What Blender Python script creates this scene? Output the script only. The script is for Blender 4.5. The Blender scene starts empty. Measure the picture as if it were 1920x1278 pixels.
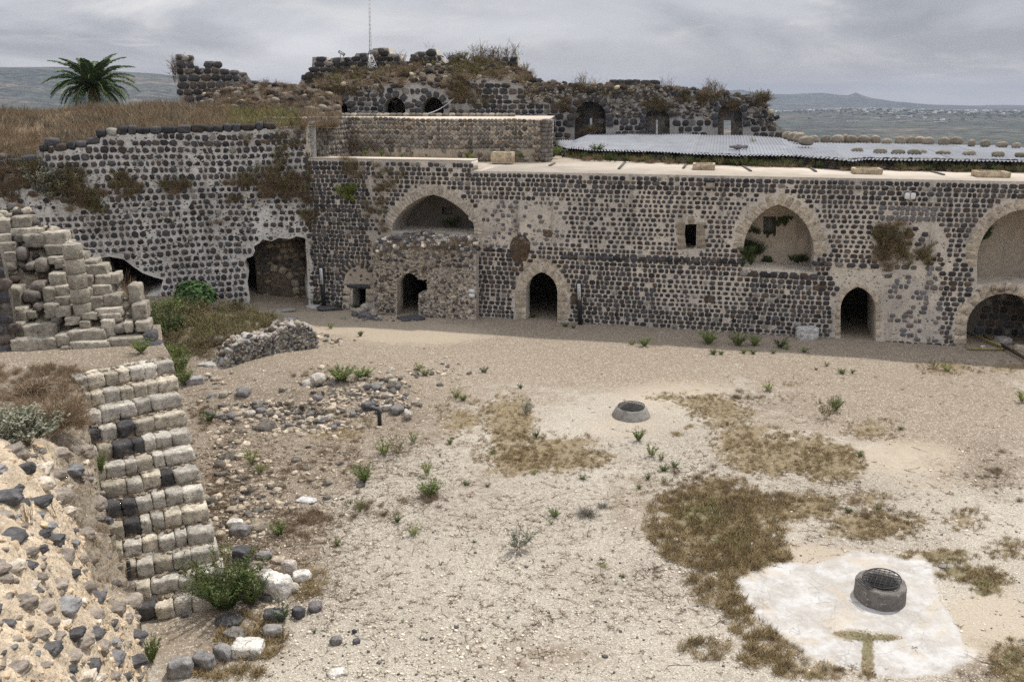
import bpy, bmesh, math, random
import numpy as np
from mathutils import Vector, noise

# ------------------------------------------------------------------ camera, world, sun, exposure
SC = bpy.context.scene
COL = SC.collection
F = 1600.0
TH = math.atan((639 - 190) / F)
HC = 10.0
cam = bpy.data.cameras.new('camera')
cam.sensor_width = 36.0
cam.lens = 30.0
cam.clip_start = 0.1
cam.clip_end = 40000
camo = bpy.data.objects.new('camera', cam)
COL.objects.link(camo)
camo.location = (0, 0, HC)
camo.rotation_euler = (math.radians(90) - TH, 0, 0)
SC.camera = camo
SC.view_settings.view_transform = 'Standard'
SC.view_settings.look = 'None'
SC.view_settings.exposure = 0.26
SC.view_settings.gamma = 1.0
SC.render.resolution_x = 1024
SC.render.resolution_y = 681
SC.cycles.max_bounces = 5
SC.cycles.diffuse_bounces = 3
SC.cycles.glossy_bounces = 2
SC.cycles.transmission_bounces = 2
SC.cycles.volume_bounces = 0
SC.cycles.use_adaptive_sampling = True
SC.cycles.adaptive_threshold = 0.012
SC.cycles.use_denoising = False
SC.cycles.denoiser = 'OPENIMAGEDENOISE'
SC.cycles.denoising_input_passes = 'RGB_ALBEDO_NORMAL'
SC.cycles.denoising_prefilter = 'ACCURATE'

LIGHT = Vector((-0.36, -0.36, -1.0)).normalized()
SUN_EL = math.asin(-LIGHT.z)
SUN_AZ = math.atan2(-LIGHT.x, -LIGHT.y)      # clockwise from +Y
sun = bpy.data.lights.new('sun', 'SUN')
sun.energy = 3.05
sun.angle = math.radians(1.6)
sun.color = (1.0, 0.955, 0.88)
suno = bpy.data.objects.new('sun', sun)
COL.objects.link(suno)
suno.rotation_euler = LIGHT.to_track_quat('-Z', 'Y').to_euler()
suno.location = (10, 10, 40)


class NT:
    """tiny node-tree helper"""
    def __init__(s, tree):
        s.t = tree
        s.n = tree.nodes
        s.l = tree.links

    def new(s, typ, ins=None, **kw):
        nd = s.n.new(typ)
        for k, v in kw.items():
            setattr(nd, k, v)
        for k, v in (ins or {}).items():
            s.put(nd, k, v)
        return nd

    def put(s, nd, k, v):
        sock = nd.inputs[k]
        if isinstance(v, bpy.types.NodeSocket):
            s.l.new(v, sock)
        elif isinstance(v, bpy.types.Node):
            s.l.new(v.outputs[0], sock)
        else:
            if sock.type == 'RGBA' and hasattr(v, '__len__') and len(v) == 3:
                v = (*v, 1)
            sock.default_value = v

    def math(s, op, a, b=0.0, clamp=False):
        return s.new('ShaderNodeMath', {0: a, 1: b}, operation=op, use_clamp=clamp).outputs[0]

    def ramp(s, v, lo, hi, a=0.0, b=1.0):
        return s.new('ShaderNodeMapRange', {0: v, 1: lo, 2: hi, 3: a, 4: b}, interpolation_type='SMOOTHSTEP').outputs[0]

    def mix(s, f, a, b, blend='MIX'):
        nd = s.n.new('ShaderNodeMix')
        nd.data_type = 'RGBA'
        nd.blend_type = blend
        s.put(nd, 0, f)
        s.put(nd, 6, a)
        s.put(nd, 7, b)
        return nd.outputs[2]

    def noise(s, co, scale, detail=4, rough=0.55, dist=0.0):
        return s.new('ShaderNodeTexNoise', {'Vector': co, 'Scale': scale, 'Detail': detail, 'Roughness': rough, 'Distortion': dist}).outputs[0]

    def vor(s, co, scale, out='Distance', feature='F1', rnd=1.0):
        return s.new('ShaderNodeTexVoronoi', {'Vector': co, 'Scale': scale, 'Randomness': rnd}, feature=feature).outputs[out]

    def scaled(s, co, v):
        return s.new('ShaderNodeMapping', {'Vector': co, 'Scale': v}).outputs[0]


world = bpy.data.worlds.new('World')
SC.world = world
world.use_nodes = True
w = NT(world.node_tree)
w.n.clear()
sky = w.new('ShaderNodeTexSky', sky_type='NISHITA', sun_disc=False, sun_elevation=SUN_EL, sun_rotation=SUN_AZ,
            altitude=350.0, air_density=1.0, dust_density=3.0)
tc = w.new('ShaderNodeTexCoord').outputs['Generated']
sep = w.new('ShaderNodeSeparateXYZ', {0: tc})
zz = w.math('ADD', w.math('MAXIMUM', sep.outputs[2], 0.0), 0.13)
px_ = w.math('DIVIDE', sep.outputs[0], zz)
py_ = w.math('DIVIDE', sep.outputs[1], zz)
cv = w.new('ShaderNodeCombineXYZ', {0: px_, 1: py_, 2: 0.0}).outputs[0]
n1 = w.noise(w.scaled(cv, (0.34, 0.36, 1)), 0.9, 7, 0.55, 0.6)
n2 = w.noise(w.scaled(cv, (0.9, 0.8, 1)), 1.1, 7, 0.6, 0.5)
n3 = w.noise(w.scaled(cv, (0.14, 0.22, 1)), 1.0, 3, 0.5, 0.0)
body = w.ramp(n1, 0.36, 0.60)
c0 = w.mix(body, (0.265, 0.275, 0.305), (0.72, 0.72, 0.74))
c1 = w.mix(w.math('MULTIPLY', w.ramp(n2, 0.50, 0.70), 0.7), c0, (0.85, 0.82, 0.79))
c1 = w.mix(w.math('MULTIPLY', w.ramp(n3, 0.42, 0.58), 0.45), c1, (0.25, 0.257, 0.29))
lowband = w.ramp(sep.outputs[2], -0.02, 0.085, 1.0, 0.0)
c2 = w.mix(w.math('MULTIPLY', lowband, 0.5), c1, (0.98, 0.90, 0.84))
skys = w.mix(1.0, sky.outputs[0], (0.10, 0.10, 0.10), 'MULTIPLY')
lift = w.ramp(sep.outputs[2], 0.14, 0.6, 1.0, 2.3)
c2 = w.mix(1.0, c2, w.new('ShaderNodeCombineColor', {0: lift, 1: lift, 2: lift}).outputs[0], 'MULTIPLY')
fin = w.mix(0.92, skys, c2)
bg = w.new('ShaderNodeBackground', {'Color': fin, 'Strength': 1.0})
wo = w.new('ShaderNodeOutputWorld', {'Surface': bg})

# ------------------------------------------------------------------ measuring helpers (pixels of the 1920 px wide photo -> points in the place)
CT, ST = math.cos(TH), math.sin(TH)


def ray(px, py):
    a = px - 960.0
    b = 639.0 - py
    return np.array((a, F * CT + b * ST, -F * ST + b * CT))


def G(px, py, z=0.0):
    d = ray(px, py)
    t = (z - HC) / d[2]
    return Vector((d[0] * t, d[1] * t, z))


def AtY(px, py, y):
    d = ray(px, py)
    t = y / d[1]
    return Vector((d[0] * t, y, HC + d[2] * t))


def w2p(P):
    P = np.asarray(P, float).reshape(-1, 3)
    x = P[:, 0]
    y = P[:, 1]
    z = P[:, 2] - HC
    dep = y * CT - z * ST
    up = y * ST + z * CT
    return np.stack([960 + F * x / dep, 639 - F * up / dep], 1)


class Frame:
    """an upright wall plane: u along, v up, w out of the wall"""
    def __init__(s, A, B):
        s.O = np.array((A[0], A[1], 0.0))
        d = np.array((B[0] - A[0], B[1] - A[1], 0.0))
        s.L = np.linalg.norm(d)
        s.U = d / s.L
        s.V = np.array((0, 0, 1.0))
        s.N = np.cross(s.U, s.V)
        if s.N[1] > 0:
            s.N = -s.N

    def uv(s, px, py):
        d = ray(px, py)
        o = s.O - np.array((0, 0, HC))
        t = (s.N @ o) / (s.N @ d)
        p = d * t - o
        return float(p @ s.U), float(p[2])

    def uvs(s, pts):
        return [s.uv(*p) for p in pts]

    def P(s, u, v, w=0.0):
        return s.O + s.U * u + s.V * v + s.N * w

    def Ps(s, u, v, w):
        u = np.asarray(u, float)
        v = np.broadcast_to(v, u.shape)
        w = np.broadcast_to(w, u.shape)
        return s.O + u[..., None] * s.U + v[..., None] * s.V + w[..., None] * s.N


RNG = np.random.default_rng(7)
random.seed(7)


def inpoly(x, y, poly):
    x = np.asarray(x, float)
    y = np.asarray(y, float)
    r = np.zeros(x.shape, bool)
    n = len(poly)
    for i in range(n):
        x0, y0 = poly[i]
        x1, y1 = poly[(i + 1) % n]
        if y0 == y1:
            continue
        c = ((y0 > y) != (y1 > y)) & (x < (x1 - x0) * (y - y0) / (y1 - y0) + x0)
        r ^= c
    return r


def polydist(x, y, poly, closed=True):
    x = np.asarray(x, float)
    y = np.asarray(y, float)
    d = np.full(x.shape, 1e9)
    n = len(poly)
    for i in range(n if closed else n - 1):
        x0, y0 = poly[i]
        x1, y1 = poly[(i + 1) % n]
        dx, dy = x1 - x0, y1 - y0
        L = dx * dx + dy * dy + 1e-12
        t = np.clip(((x - x0) * dx + (y - y0) * dy) / L, 0, 1)
        d = np.minimum(d, np.hypot(x - x0 - t * dx, y - y0 - t * dy))
    return d


def near(x, y, poly, m):
    return inpoly(x, y, poly) | (polydist(x, y, poly) < m)


def fbm(x, y, s=1.0, seed=0, oct=4):
    """cheap vectorised value noise 0..1"""
    x = np.asarray(x, float) * s + seed * 17.3
    y = np.asarray(y, float) * s + seed * 5.1
    out = np.zeros(x.shape)
    amp, tot = 1.0, 0.0
    for o in range(oct):
        xi = np.floor(x).astype(np.int64)
        yi = np.floor(y).astype(np.int64)
        fx = x - xi
        fy = y - yi
        fx = fx * fx * (3 - 2 * fx)
        fy = fy * fy * (3 - 2 * fy)

        def h(a, b):
            q = (a * 374761393 + b * 668265263 + (seed + o) * 2246822519) & 0xFFFFFFFF
            q = ((q ^ (q >> 13)) * 1274126177) & 0xFFFFFFFF
            return ((q ^ (q >> 16)) & 0xFFFF) / 65535.0
        out += amp * ((h(xi, yi) * (1 - fx) + h(xi + 1, yi) * fx) * (1 - fy) + (h(xi, yi + 1) * (1 - fx) + h(xi + 1, yi + 1) * fx) * fy)
        tot += amp
        amp *= 0.5
        x = x * 2.03 + 3.1
        y = y * 2.03 + 7.7
    return out / tot


# ------------------------------------------------------------------ mesh building
class Geo:
    """collects chunks (V, F, C, material index) and links them as ONE mesh object"""
    def __init__(s):
        s.ch = []

    def add(s, V, Fc, C=(0.3, 0.3, 0.3), m=0):
        V = np.asarray(V, float).reshape(-1, 3)
        C = np.asarray(C, float)
        if C.ndim == 1:
            C = np.broadcast_to(C, (len(V), 3))
        if isinstance(Fc, np.ndarray):
            Fc = [Fc]
        else:
            by = {}
            for f in Fc:
                by.setdefault(len(f), []).append(f)
            Fc = [np.array(v) for v in by.values()]
        s.ch.append((V, Fc, C, m))
        return s

    def arrays(s):
        off = 0
        Vs, Cs, Fs = [], [], []
        for V, Fc, C, m in s.ch:
            Vs.append(V)
            Cs.append(C)
            for f in Fc:
                Fs.append((f + off, m))
            off += len(V)
        return np.concatenate(Vs), Fs, np.concatenate(Cs)

    def mesh(s, name, mats, smooth=False):
        V, Fs, C = s.arrays()
        me = bpy.data.meshes.new(name)
        me.vertices.add(len(V))
        me.vertices.foreach_set('co', V.astype(np.float32).ravel())
        nl = sum(f.size for f, m in Fs)
        nf = sum(len(f) for f, m in Fs)
        me.loops.add(nl)
        me.loops.foreach_set('vertex_index', np.concatenate([f.ravel() for f, m in Fs]).astype(np.int32))
        me.polygons.add(nf)
        tot = np.concatenate([np.full(len(f), f.shape[1], np.int32) for f, m in Fs])
        st = np.concatenate([[0], np.cumsum(tot)[:-1]]).astype(np.int32)
        me.polygons.foreach_set('loop_start', st)
        try:
            me.polygons.foreach_set('loop_total', tot)
        except Exception:
            pass
        me.polygons.foreach_set('material_index', np.concatenate([np.full(len(f), m, np.int32) for f, m in Fs]))
        for mt in (mats if isinstance(mats, (list, tuple)) else [mats]):
            me.materials.append(mt)
        me.update(calc_edges=True)
        a = me.color_attributes.new('tint', 'FLOAT_COLOR', 'POINT')
        a.data.foreach_set('color', np.concatenate([C, np.ones((len(C), 1))], 1).astype(np.float32).ravel())
        if smooth:
            me.polygons.foreach_set('use_smooth', np.ones(nf, bool))
        me.validate()
        return me

    def build(s, name, mats, parent=None, smooth=False):
        o = bpy.data.objects.new(name, s.mesh(name, mats, smooth))
        COL.objects.link(o)
        if parent is not None:
            o.parent = parent
            o.matrix_parent_inverse = parent.matrix_basis.inverted()
        return o


def tag(o, label=None, cat=None, group=None, kind=None):
    if label:
        o['label'] = label
    if cat:
        o['category'] = cat
    if group:
        o['group'] = group
    if kind:
        o['kind'] = kind
    return o


def empty(name, loc, label=None, cat=None, group=None):
    o = bpy.data.objects.new(name, None)
    COL.objects.link(o)
    o.location = loc
    o.empty_display_size = 0.3
    return tag(o, label, cat, group)


def boxg(g, c, sx, sy, sz, col=(0.3, 0.3, 0.3), m=0, ax=None):
    """box; ax = (U, V, N) axes, c = centre"""
    ax = ax or (np.array((1, 0, 0.)), np.array((0, 1, 0.)), np.array((0, 0, 1.)))
    c = np.array(c, float)
    V = [c + ax[0] * i * sx / 2 + ax[1] * j * sy / 2 + ax[2] * k * sz / 2 for i in (-1, 1) for j in (-1, 1) for k in (-1, 1)]
    g.add(V, [(0, 1, 3, 2), (4, 6, 7, 5), (0, 4, 5, 1), (2, 3, 7, 6), (0, 2, 6, 4), (1, 5, 7, 3)], col, m)


def tube(g, pts, r0, r1=None, n=6, col=(0.3, 0.3, 0.3), m=0):
    pts = [np.array(p, float) for p in pts]
    r1 = r0 if r1 is None else r1
    V = []
    for i, p in enumerate(pts):
        d = pts[min(i + 1, len(pts) - 1)] - pts[max(i - 1, 0)]
        d /= np.linalg.norm(d) + 1e-9
        a = np.cross(d, (0, 0, 1.0) if abs(d[2]) < 0.9 else (1.0, 0, 0))
        a /= np.linalg.norm(a)
        b = np.cross(d, a)
        r = r0 + (r1 - r0) * i / max(1, len(pts) - 1)
        for k in range(n):
            t = 2 * math.pi * k / n
            V.append(p + r * (a * math.cos(t) + b * math.sin(t)))
    Fc = []
    for i in range(len(pts) - 1):
        for k in range(n):
            Fc.append((i * n + k, i * n + (k + 1) % n, (i + 1) * n + (k + 1) % n, (i + 1) * n + k))
    Fc.append(tuple(range(n - 1, -1, -1)))
    Fc.append(tuple((len(pts) - 1) * n + k for k in range(n)))
    g.add(V, Fc, col, m)


def facing(g, fr, cu, cv, hw, hh, depth, expo, col, rot=None, K=10, jit=0.12, w0=0.0, m=1, back=0.05, inner=0.68):
    """stones set in a wall face: rounded irregular cushions standing proud of the mortar"""
    cu = np.asarray(cu, float)
    n = len(cu)
    if n == 0:
        return
    bc = lambda a: np.broadcast_to(np.asarray(a, float), (n,)).copy()
    cv, hw, hh, depth, expo = map(bc, (cv, hw, hh, depth, expo))
    rot = bc(0.0 if rot is None else rot)
    w0 = bc(w0)
    th = (np.arange(K) + 0.5) * 2 * math.pi / K
    th = th[None, :] + RNG.uniform(-0.5, 0.5, (n, K)) * (1.2 / K)
    c, s_ = np.cos(th), np.sin(th)
    r = (np.abs(c) ** expo[:, None] + np.abs(s_) ** expo[:, None]) ** (-1 / expo[:, None])
    r = np.minimum(r, 1.35) * (1 + RNG.uniform(-1, 1, (n, K)) * jit)
    x = r * c * hw[:, None]
    y = r * s_ * hh[:, None]
    cr, sr = np.cos(rot)[:, None], np.sin(rot)[:, None]
    u = x * cr - y * sr
    v = x * sr + y * cr
    tilt = RNG.uniform(-0.35, 0.35, (n, 2)) * depth[:, None]
    rings = []
    for sc, dd in ((1.0, -1), (0.97, 0.55), (inner, 1.0)):
        W = np.full((n, K), -back) if dd < 0 else depth[:, None] * dd * RNG.uniform(0.75, 1.2, (n, K)) + (tilt[:, :1] * c + tilt[:, 1:] * s_) * sc
        rings.append(fr.Ps(cu[:, None] + u * sc, cv[:, None] + v * sc, W + w0[:, None]))
    cen = fr.Ps(cu[:, None], cv[:, None], (depth * 1.05 + w0)[:, None])
    V = np.concatenate(rings + [cen], 1)  # n, 3K+1, 3
    k = np.arange(K)
    k2 = (k + 1) % K
    q = np.concatenate([np.stack([k, k2, K + k2, K + k], 1), np.stack([K + k, K + k2, 2 * K + k2, 2 * K + k], 1)])
    t = np.stack([2 * K + k, 2 * K + k2, np.full(K, 3 * K)], 1)
    off = (np.arange(n) * (3 * K + 1))[:, None, None]
    Q = (q[None] + off).reshape(-1, 4)
    T = (t[None] + off).reshape(-1, 3)
    C = np.broadcast_to(np.asarray(col, float), (n, 3))
    C = np.repeat(C[:, None, :], 3 * K + 1, 1).reshape(-1, 3)
    g.ch.append((V.reshape(-1, 3), [Q, T], C, m))


BAS = np.array((0.062, 0.060, 0.063))


def basalt(n, brown=0.25, light=0.05, lim=0.0, base=None):
    c = (BAS if base is None else np.array(base))[None] * RNG.uniform(0.55, 1.5, (n, 1))
    b = RNG.random(n) < brown
    c[b] *= np.array((1.35, 1.12, 0.92))
    l = RNG.random(n) < light
    c[l] = np.array((0.24, 0.225, 0.20)) * RNG.uniform(0.8, 1.2, (l.sum(), 1))
    q = RNG.random(n) < lim
    c[q] = np.array((0.48, 0.43, 0.35)) * RNG.uniform(0.8, 1.15, (q.sum(), 1))
    return c


def cells(u0, u1, v0, v1, h, wl, wh, wav=0.04, hj=0.15):
    cu, cv, hw, hh = [], [], [], []
    v = v0
    r = 0
    while v < v1:
        H = h * RNG.uniform(1 - hj, 1 + hj)
        u = u0 + RNG.uniform(0, wh)
        while u < u1:
            W = RNG.uniform(wl, wh)
            cu.append(u + W / 2)
            cv.append(v + H / 2 + wav * (fbm(np.array([u * 0.35]), np.array([v * 0.4]), 1, 3, 2)[0] - 0.5) * 4)
            hw.append(W / 2)
            hh.append(H / 2)
            u += W
        v += H
        r += 1
    return map(np.array, (cu, cv, hw, hh))


def arch(xl, xr, ys, yt, yb, n=9):
    """pointed arch outline in photo pixels; ys springing, yt apex, yb foot"""
    wd = (xr - xl) / 2.0
    h = float(ys - yt)
    R = (wd * wd + h * h) / (2 * wd)
    a1 = math.atan2(h, R - wd)if R > wd else math.pi - math.atan2(h, wd - R)
    if R <= wd:
        # flat arch: start tangent upright, ellipse-like rise to a slight point
        L = [(xl + wd * (1 - math.cos(math.pi / 2 * i / n)) * 1.0, ys - h * math.sin(math.pi / 2 * i / n) ** 0.9 * (0.93 + 0.07 * i / n)) for i in range(n + 1)]
    else:
        L = [(xl + R - R * math.cos(a1 * i / n), ys - R * math.sin(a1 * i / n)) for i in range(n + 1)]
    Rr = [(xr - (x - xl), y) for x, y in L[::-1][1:]]
    return [(xl, yb)] + L + Rr + [(xr, yb)]


def slab(g, fr, outline, holes, t, m=0, col=(0.4, 0.36, 0.3), w0=0.0):
    """wall slab with real openings: outline and holes are (u, v) lists"""
    cu = bpy.data.curves.new('tmp', 'CURVE')
    cu.dimensions = '2D'
    cu.fill_mode = 'BOTH'
    cu.extrude = t / 2
    for pl in [outline] + list(holes):
        sp = cu.splines.new('POLY')
        sp.points.add(len(pl) - 1)
        for i, (a, b) in enumerate(pl):
            sp.points[i].co = (a, b, 0, 1)
        sp.use_cyclic_u = True
    ob = bpy.data.objects.new('tmp', cu)
    COL.objects.link(ob)
    dg = bpy.context.evaluated_depsgraph_get()
    me = bpy.data.meshes.new_from_object(ob.evaluated_get(dg))
    V = np.empty(len(me.vertices) * 3)
    me.vertices.foreach_get('co', V)
    V = V.reshape(-1, 3)
    Fc = [tuple(p.vertices) for p in me.polygons]
    bpy.data.objects.remove(ob)
    bpy.data.curves.remove(cu)
    bpy.data.meshes.remove(me)
    P = fr.Ps(V[:, 0], V[:, 1], V[:, 2] - t / 2 + w0)
    g.add(P, Fc, col, m)


def voussoirs(g, fr, pts, thick, col, proud=0.03, gap=0.012, seg=None, m=1, jit=0.04, closed=False, var=0.15):
    """wedge stones along an opening's edge; pts = (u, v) polyline on the inner edge, stones lie outside (left of travel)"""
    P = np.array(pts)
    L = np.concatenate([[0], np.cumsum(np.hypot(*np.diff(P, axis=0).T))])
    n = max(2, int(round(L[-1] / (seg or thick * 0.55))))
    cu, cv, hw, hh, rr = [], [], [], [], []
    e = np.linspace(0, L[-1], n + 1)
    for i in range(n):
        s = (e[i] + e[i + 1]) / 2
        u, v = np.interp(s, L, P[:, 0]), np.interp(s, L, P[:, 1])
        u2, v2 = np.interp(s + 0.02, L, P[:, 0]), np.interp(s + 0.02, L, P[:, 1])
        u1, v1 = np.interp(s - 0.02, L, P[:, 0]), np.interp(s - 0.02, L, P[:, 1])
        a = math.atan2(v2 - v1, u2 - u1)
        th = thick * RNG.uniform(1 - var, 1 + var)
        cu.append(u - math.sin(a) * th / 2)
        cv.append(v + math.cos(a) * th / 2)
        hw.append((e[i + 1] - e[i]) / 2 - gap / 2)
        hh.append(th / 2)
        rr.append(a)
    hw = np.array(hw)
    c = np.asarray(col)[None] * RNG.uniform(0.85, 1.12, (n, 1))
    facing(g, fr, cu, cv, hw * 1.02, np.array(hh), proud, 9, c, rot=rr, K=12, jit=jit, m=m, inner=0.9)


def cubegrid(n=4):
    """unit cube surface as a grid"""
    idx = {}
    V, Fc = [], []

    def vi(p):
        k = tuple(round(q, 5) for q in p)
        if k not in idx:
            idx[k] = len(V)
            V.append(p)
        return idx[k]
    for ax in range(3):
        for sg in (-1, 1):
            a, b = (ax + 1) % 3, (ax + 2) % 3
            for i in range(n):
                for j in range(n):
                    q = []
                    for di, dj in ((0, 0), (1, 0), (1, 1), (0, 1)):
                        p = [0, 0, 0]
                        p[ax] = sg
                        p[a] = -1 + 2 * (i + di) / n
                        p[b] = -1 + 2 * (j + dj) / n
                        q.append(vi(tuple(p)))
                    if sg < 0:
                        q = q[::-1]
                    Fc.append(tuple(q))
    return np.array(V, float), np.array(Fc)


CG = {n: cubegrid(n) for n in (2, 3, 4, 5, 7)}


def block(size, rnd=0.2, nz=0.06, n=4, seed=None, big=0.12):
    """weathered stone block: cube grid with worn edges, lumps and chips; returns V centred, F"""
    V, Fc = CG[n]
    V = V.copy()
    ln = np.linalg.norm(V, axis=1, keepdims=True)
    V = V * (1 - rnd) + V / ln * rnd * 1.25
    # pull the edges in a little (worn arris)
    ed = (np.abs(V) > 0.8).sum(1)[:, None]
    V *= np.where(ed >= 2, 1 - (0.02 if n >= 5 else 0.05) * (ed - 1), 1.0)
    if n >= 5:
        chip = (ed[:, 0] >= 2) & (RNG.random(len(V)) < .16)
        V[chip] *= RNG.uniform(.84, .97, (chip.sum(), 1))
    o = np.array(RNG.uniform(-50, 50, 3)) if seed is None else np.array((seed, seed * 2.3, 0.7))
    D = np.array([noise.noise_vector(Vector(p * 1.1 + o)) for p in V]) * big
    D += np.array([noise.noise_vector(Vector(p * 3.2 + o)) for p in V]) * nz
    V = V + D
    # random shear so no two are the same box
    V[:, 0] += V[:, 2] * RNG.uniform(-0.08, 0.08)
    V[:, 2] += V[:, 0] * RNG.uniform(-0.06, 0.06)
    return V * np.array(size) / 2.0, Fc


def rotz(V, a):
    c, s = math.cos(a), math.sin(a)
    return np.stack([V[:, 0] * c - V[:, 1] * s, V[:, 0] * s + V[:, 1] * c, V[:, 2]], 1)


def roty(V, a):
    c, s = math.cos(a), math.sin(a)
    return np.stack([V[:, 0] * c + V[:, 2] * s, V[:, 1], -V[:, 0] * s + V[:, 2] * c], 1)


def scatter(g, protos, P, S, R=None, col=None, tilt=0.0, m=0):
    """copies prototype arrays [(V, F, C)] to points P with scales S"""
    P = np.asarray(P, float).reshape(-1, 3)
    n = len(P)
    S = np.broadcast_to(np.asarray(S, float), (n,))
    R = RNG.uniform(0, 2 * math.pi, n) if R is None else np.broadcast_to(R, (n,))
    which = RNG.integers(0, len(protos), n)
    for k, (V, Fc, C) in enumerate(protos):
        id_ = np.nonzero(which == k)[0]
        if len(id_) == 0:
            continue
        c, s = np.cos(R[id_])[:, None], np.sin(R[id_])[:, None]
        X = V[None, :, 0] * c - V[None, :, 1] * s
        Y = V[None, :, 0] * s + V[None, :, 1] * c
        Z = np.broadcast_to(V[None, :, 2], X.shape).copy()
        if tilt:
            tx = RNG.uniform(-tilt, tilt, (len(id_), 1))
            ty = RNG.uniform(-tilt, tilt, (len(id_), 1))
            X, Y, Z = X + Z * tx, Y + Z * ty, Z - X * tx - Y * ty
        Q = np.stack([X, Y, Z], 2) * S[id_][:, None, None] + P[id_][:, None, :]
        off = (np.arange(len(id_)) * len(V))[:, None, None]
        FF = (Fc[None] + off).reshape(-1, Fc.shape[1])
        if col is None:
            cc = np.broadcast_to(C[None], (len(id_),) + C.shape) * RNG.uniform(0.75, 1.25, (len(id_), 1, 1))
        else:
            cc = C[None] * np.asarray(col)[id_][:, None, :]
        g.ch.append((Q.reshape(-1, 3), [FF], cc.reshape(-1, 3), m))


# ------------------------------------------------------------------ materials
def newmat(name):
    m = bpy.data.materials.new(name)
    m.use_nodes = True
    t = NT(m.node_tree)
    bs = t.n['Principled BSDF']
    bs.inputs['Roughness'].default_value = 0.9
    bs.inputs['Specular IOR Level'].default_value = 0.2
    return m, t, bs


def tintmat(name, nscale=6.0, namt=0.5, bump=0.4, bscale=25.0, rough=0.92, spec=0.15, bdist=0.03, spots=None, spotcol=(0.5, 0.48, 0.43), spotamt=0.4, fine=60.0, pits=0):
    """surface whose own colour comes from the mesh's tint attribute, broken up by noise"""
    m, t, bs = newmat(name)
    at = t.new('ShaderNodeAttribute', attribute_name='tint').outputs['Color']
    co = t.new('ShaderNodeTexCoord').outputs['Object']
    a = t.noise(co, nscale, 5, 0.62)
    b = t.noise(co, fine, 3, 0.6)
    f = t.math('ADD', t.ramp(a, 0.25, 0.75, 1 - namt, 1 + namt), t.ramp(b, 0.3, 0.7, -namt * 0.4, namt * 0.4))
    c = t.mix(1.0, at, t.new('ShaderNodeCombineColor', {0: f, 1: f, 2: f}).outputs[0], 'MULTIPLY')
    if spots:
        s = t.ramp(t.noise(co, spots, 4, 0.7, 0.4), 0.58, 0.68)
        c = t.mix(t.math('MULTIPLY', s, spotamt), c, spotcol)
    if pits:
        pv = t.ramp(t.vor(co, pits), 0.08, 0.34, 1.0, 0.0)
        pv = t.math('MULTIPLY', pv, t.ramp(a, 0.42, 0.6, 0.0, 0.8))
        c = t.mix(pv, c, (0.10, 0.088, 0.07))
        cr = t.new('ShaderNodeTexVoronoi', {'Vector': t.new('ShaderNodeVectorMath', {0: co, 1: t.new('ShaderNodeTexNoise', {'Vector': co, 'Scale': 6.0}).outputs[1]}, operation='ADD').outputs[0], 'Scale': pits * .18}, feature='DISTANCE_TO_EDGE').outputs[0]
        c = t.mix(t.math('MULTIPLY', t.ramp(cr, 0.0, 0.03, 0.6, 0.0), t.ramp(b, .35, .6)), c, (0.16, 0.14, 0.11))
    t.put(bs, 'Base Color', c)
    bs.inputs['Roughness'].default_value = rough
    bs.inputs['Specular IOR Level'].default_value = spec
    if bump:
        bn = t.math('ADD', t.noise(co, bscale, 4, 0.65), t.math('MULTIPLY', a, 0.8))
        t.put(bs, 'Normal', t.new('ShaderNodeBump', {'Height': bn, 'Strength': bump, 'Distance': bdist}))
    return m


def mortarmat(name, ca, cb, cc, streak=0.5, scale=0.5, dirt=(0.10, 0.095, 0.085), green=0.0):
    m, t, bs = newmat(name)
    co = t.new('ShaderNodeTexCoord').outputs['Object']
    a = t.noise(co, scale, 5, 0.6, 0.3)
    b = t.noise(co, scale * 6, 5, 0.7)
    c = t.noise(co, 14, 4, 0.7)
    k = t.mix(t.ramp(a, 0.36, 0.64), ca, cb)
    k = t.mix(t.math('MULTIPLY', t.ramp(b, 0.45, 0.72), 0.6), k, cc)
    st = t.noise(t.scaled(co, (1.4, 1.4, 0.13)), 1.3, 5, 0.65, 0.2)
    k = t.mix(t.math('MULTIPLY', t.ramp(st, 0.53, 0.72), streak), k, dirt)
    g = t.ramp(c, 0.3, 0.75, 0.84, 1.15)
    k = t.mix(1.0, k, t.new('ShaderNodeCombineColor', {0: g, 1: g, 2: g}).outputs[0], 'MULTIPLY')
    big = t.noise(co, 0.16, 6, 0.7, 0.8)
    k = t.mix(t.math('MULTIPLY', t.ramp(big, 0.50, 0.62), 0.42), k, (0.24, 0.215, 0.185))
    pits = t.ramp(t.vor(co, 9.0), 0.0, 0.22, 1.0, 0.0)
    k = t.mix(t.math('MULTIPLY', pits, t.ramp(b, 0.5, 0.65, 0, 0.6)), k, (0.09, 0.085, 0.075))
    t.put(bs, 'Base Color', k)
    h = t.math('ADD', t.math('ADD', c, t.math('MULTIPLY', b, 1.5)), t.noise(co, 45, 3, 0.6))
    t.put(bs, 'Normal', t.new('ShaderNodeBump', {'Height': h, 'Strength': 0.7, 'Distance': 0.035}))
    return m


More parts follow.
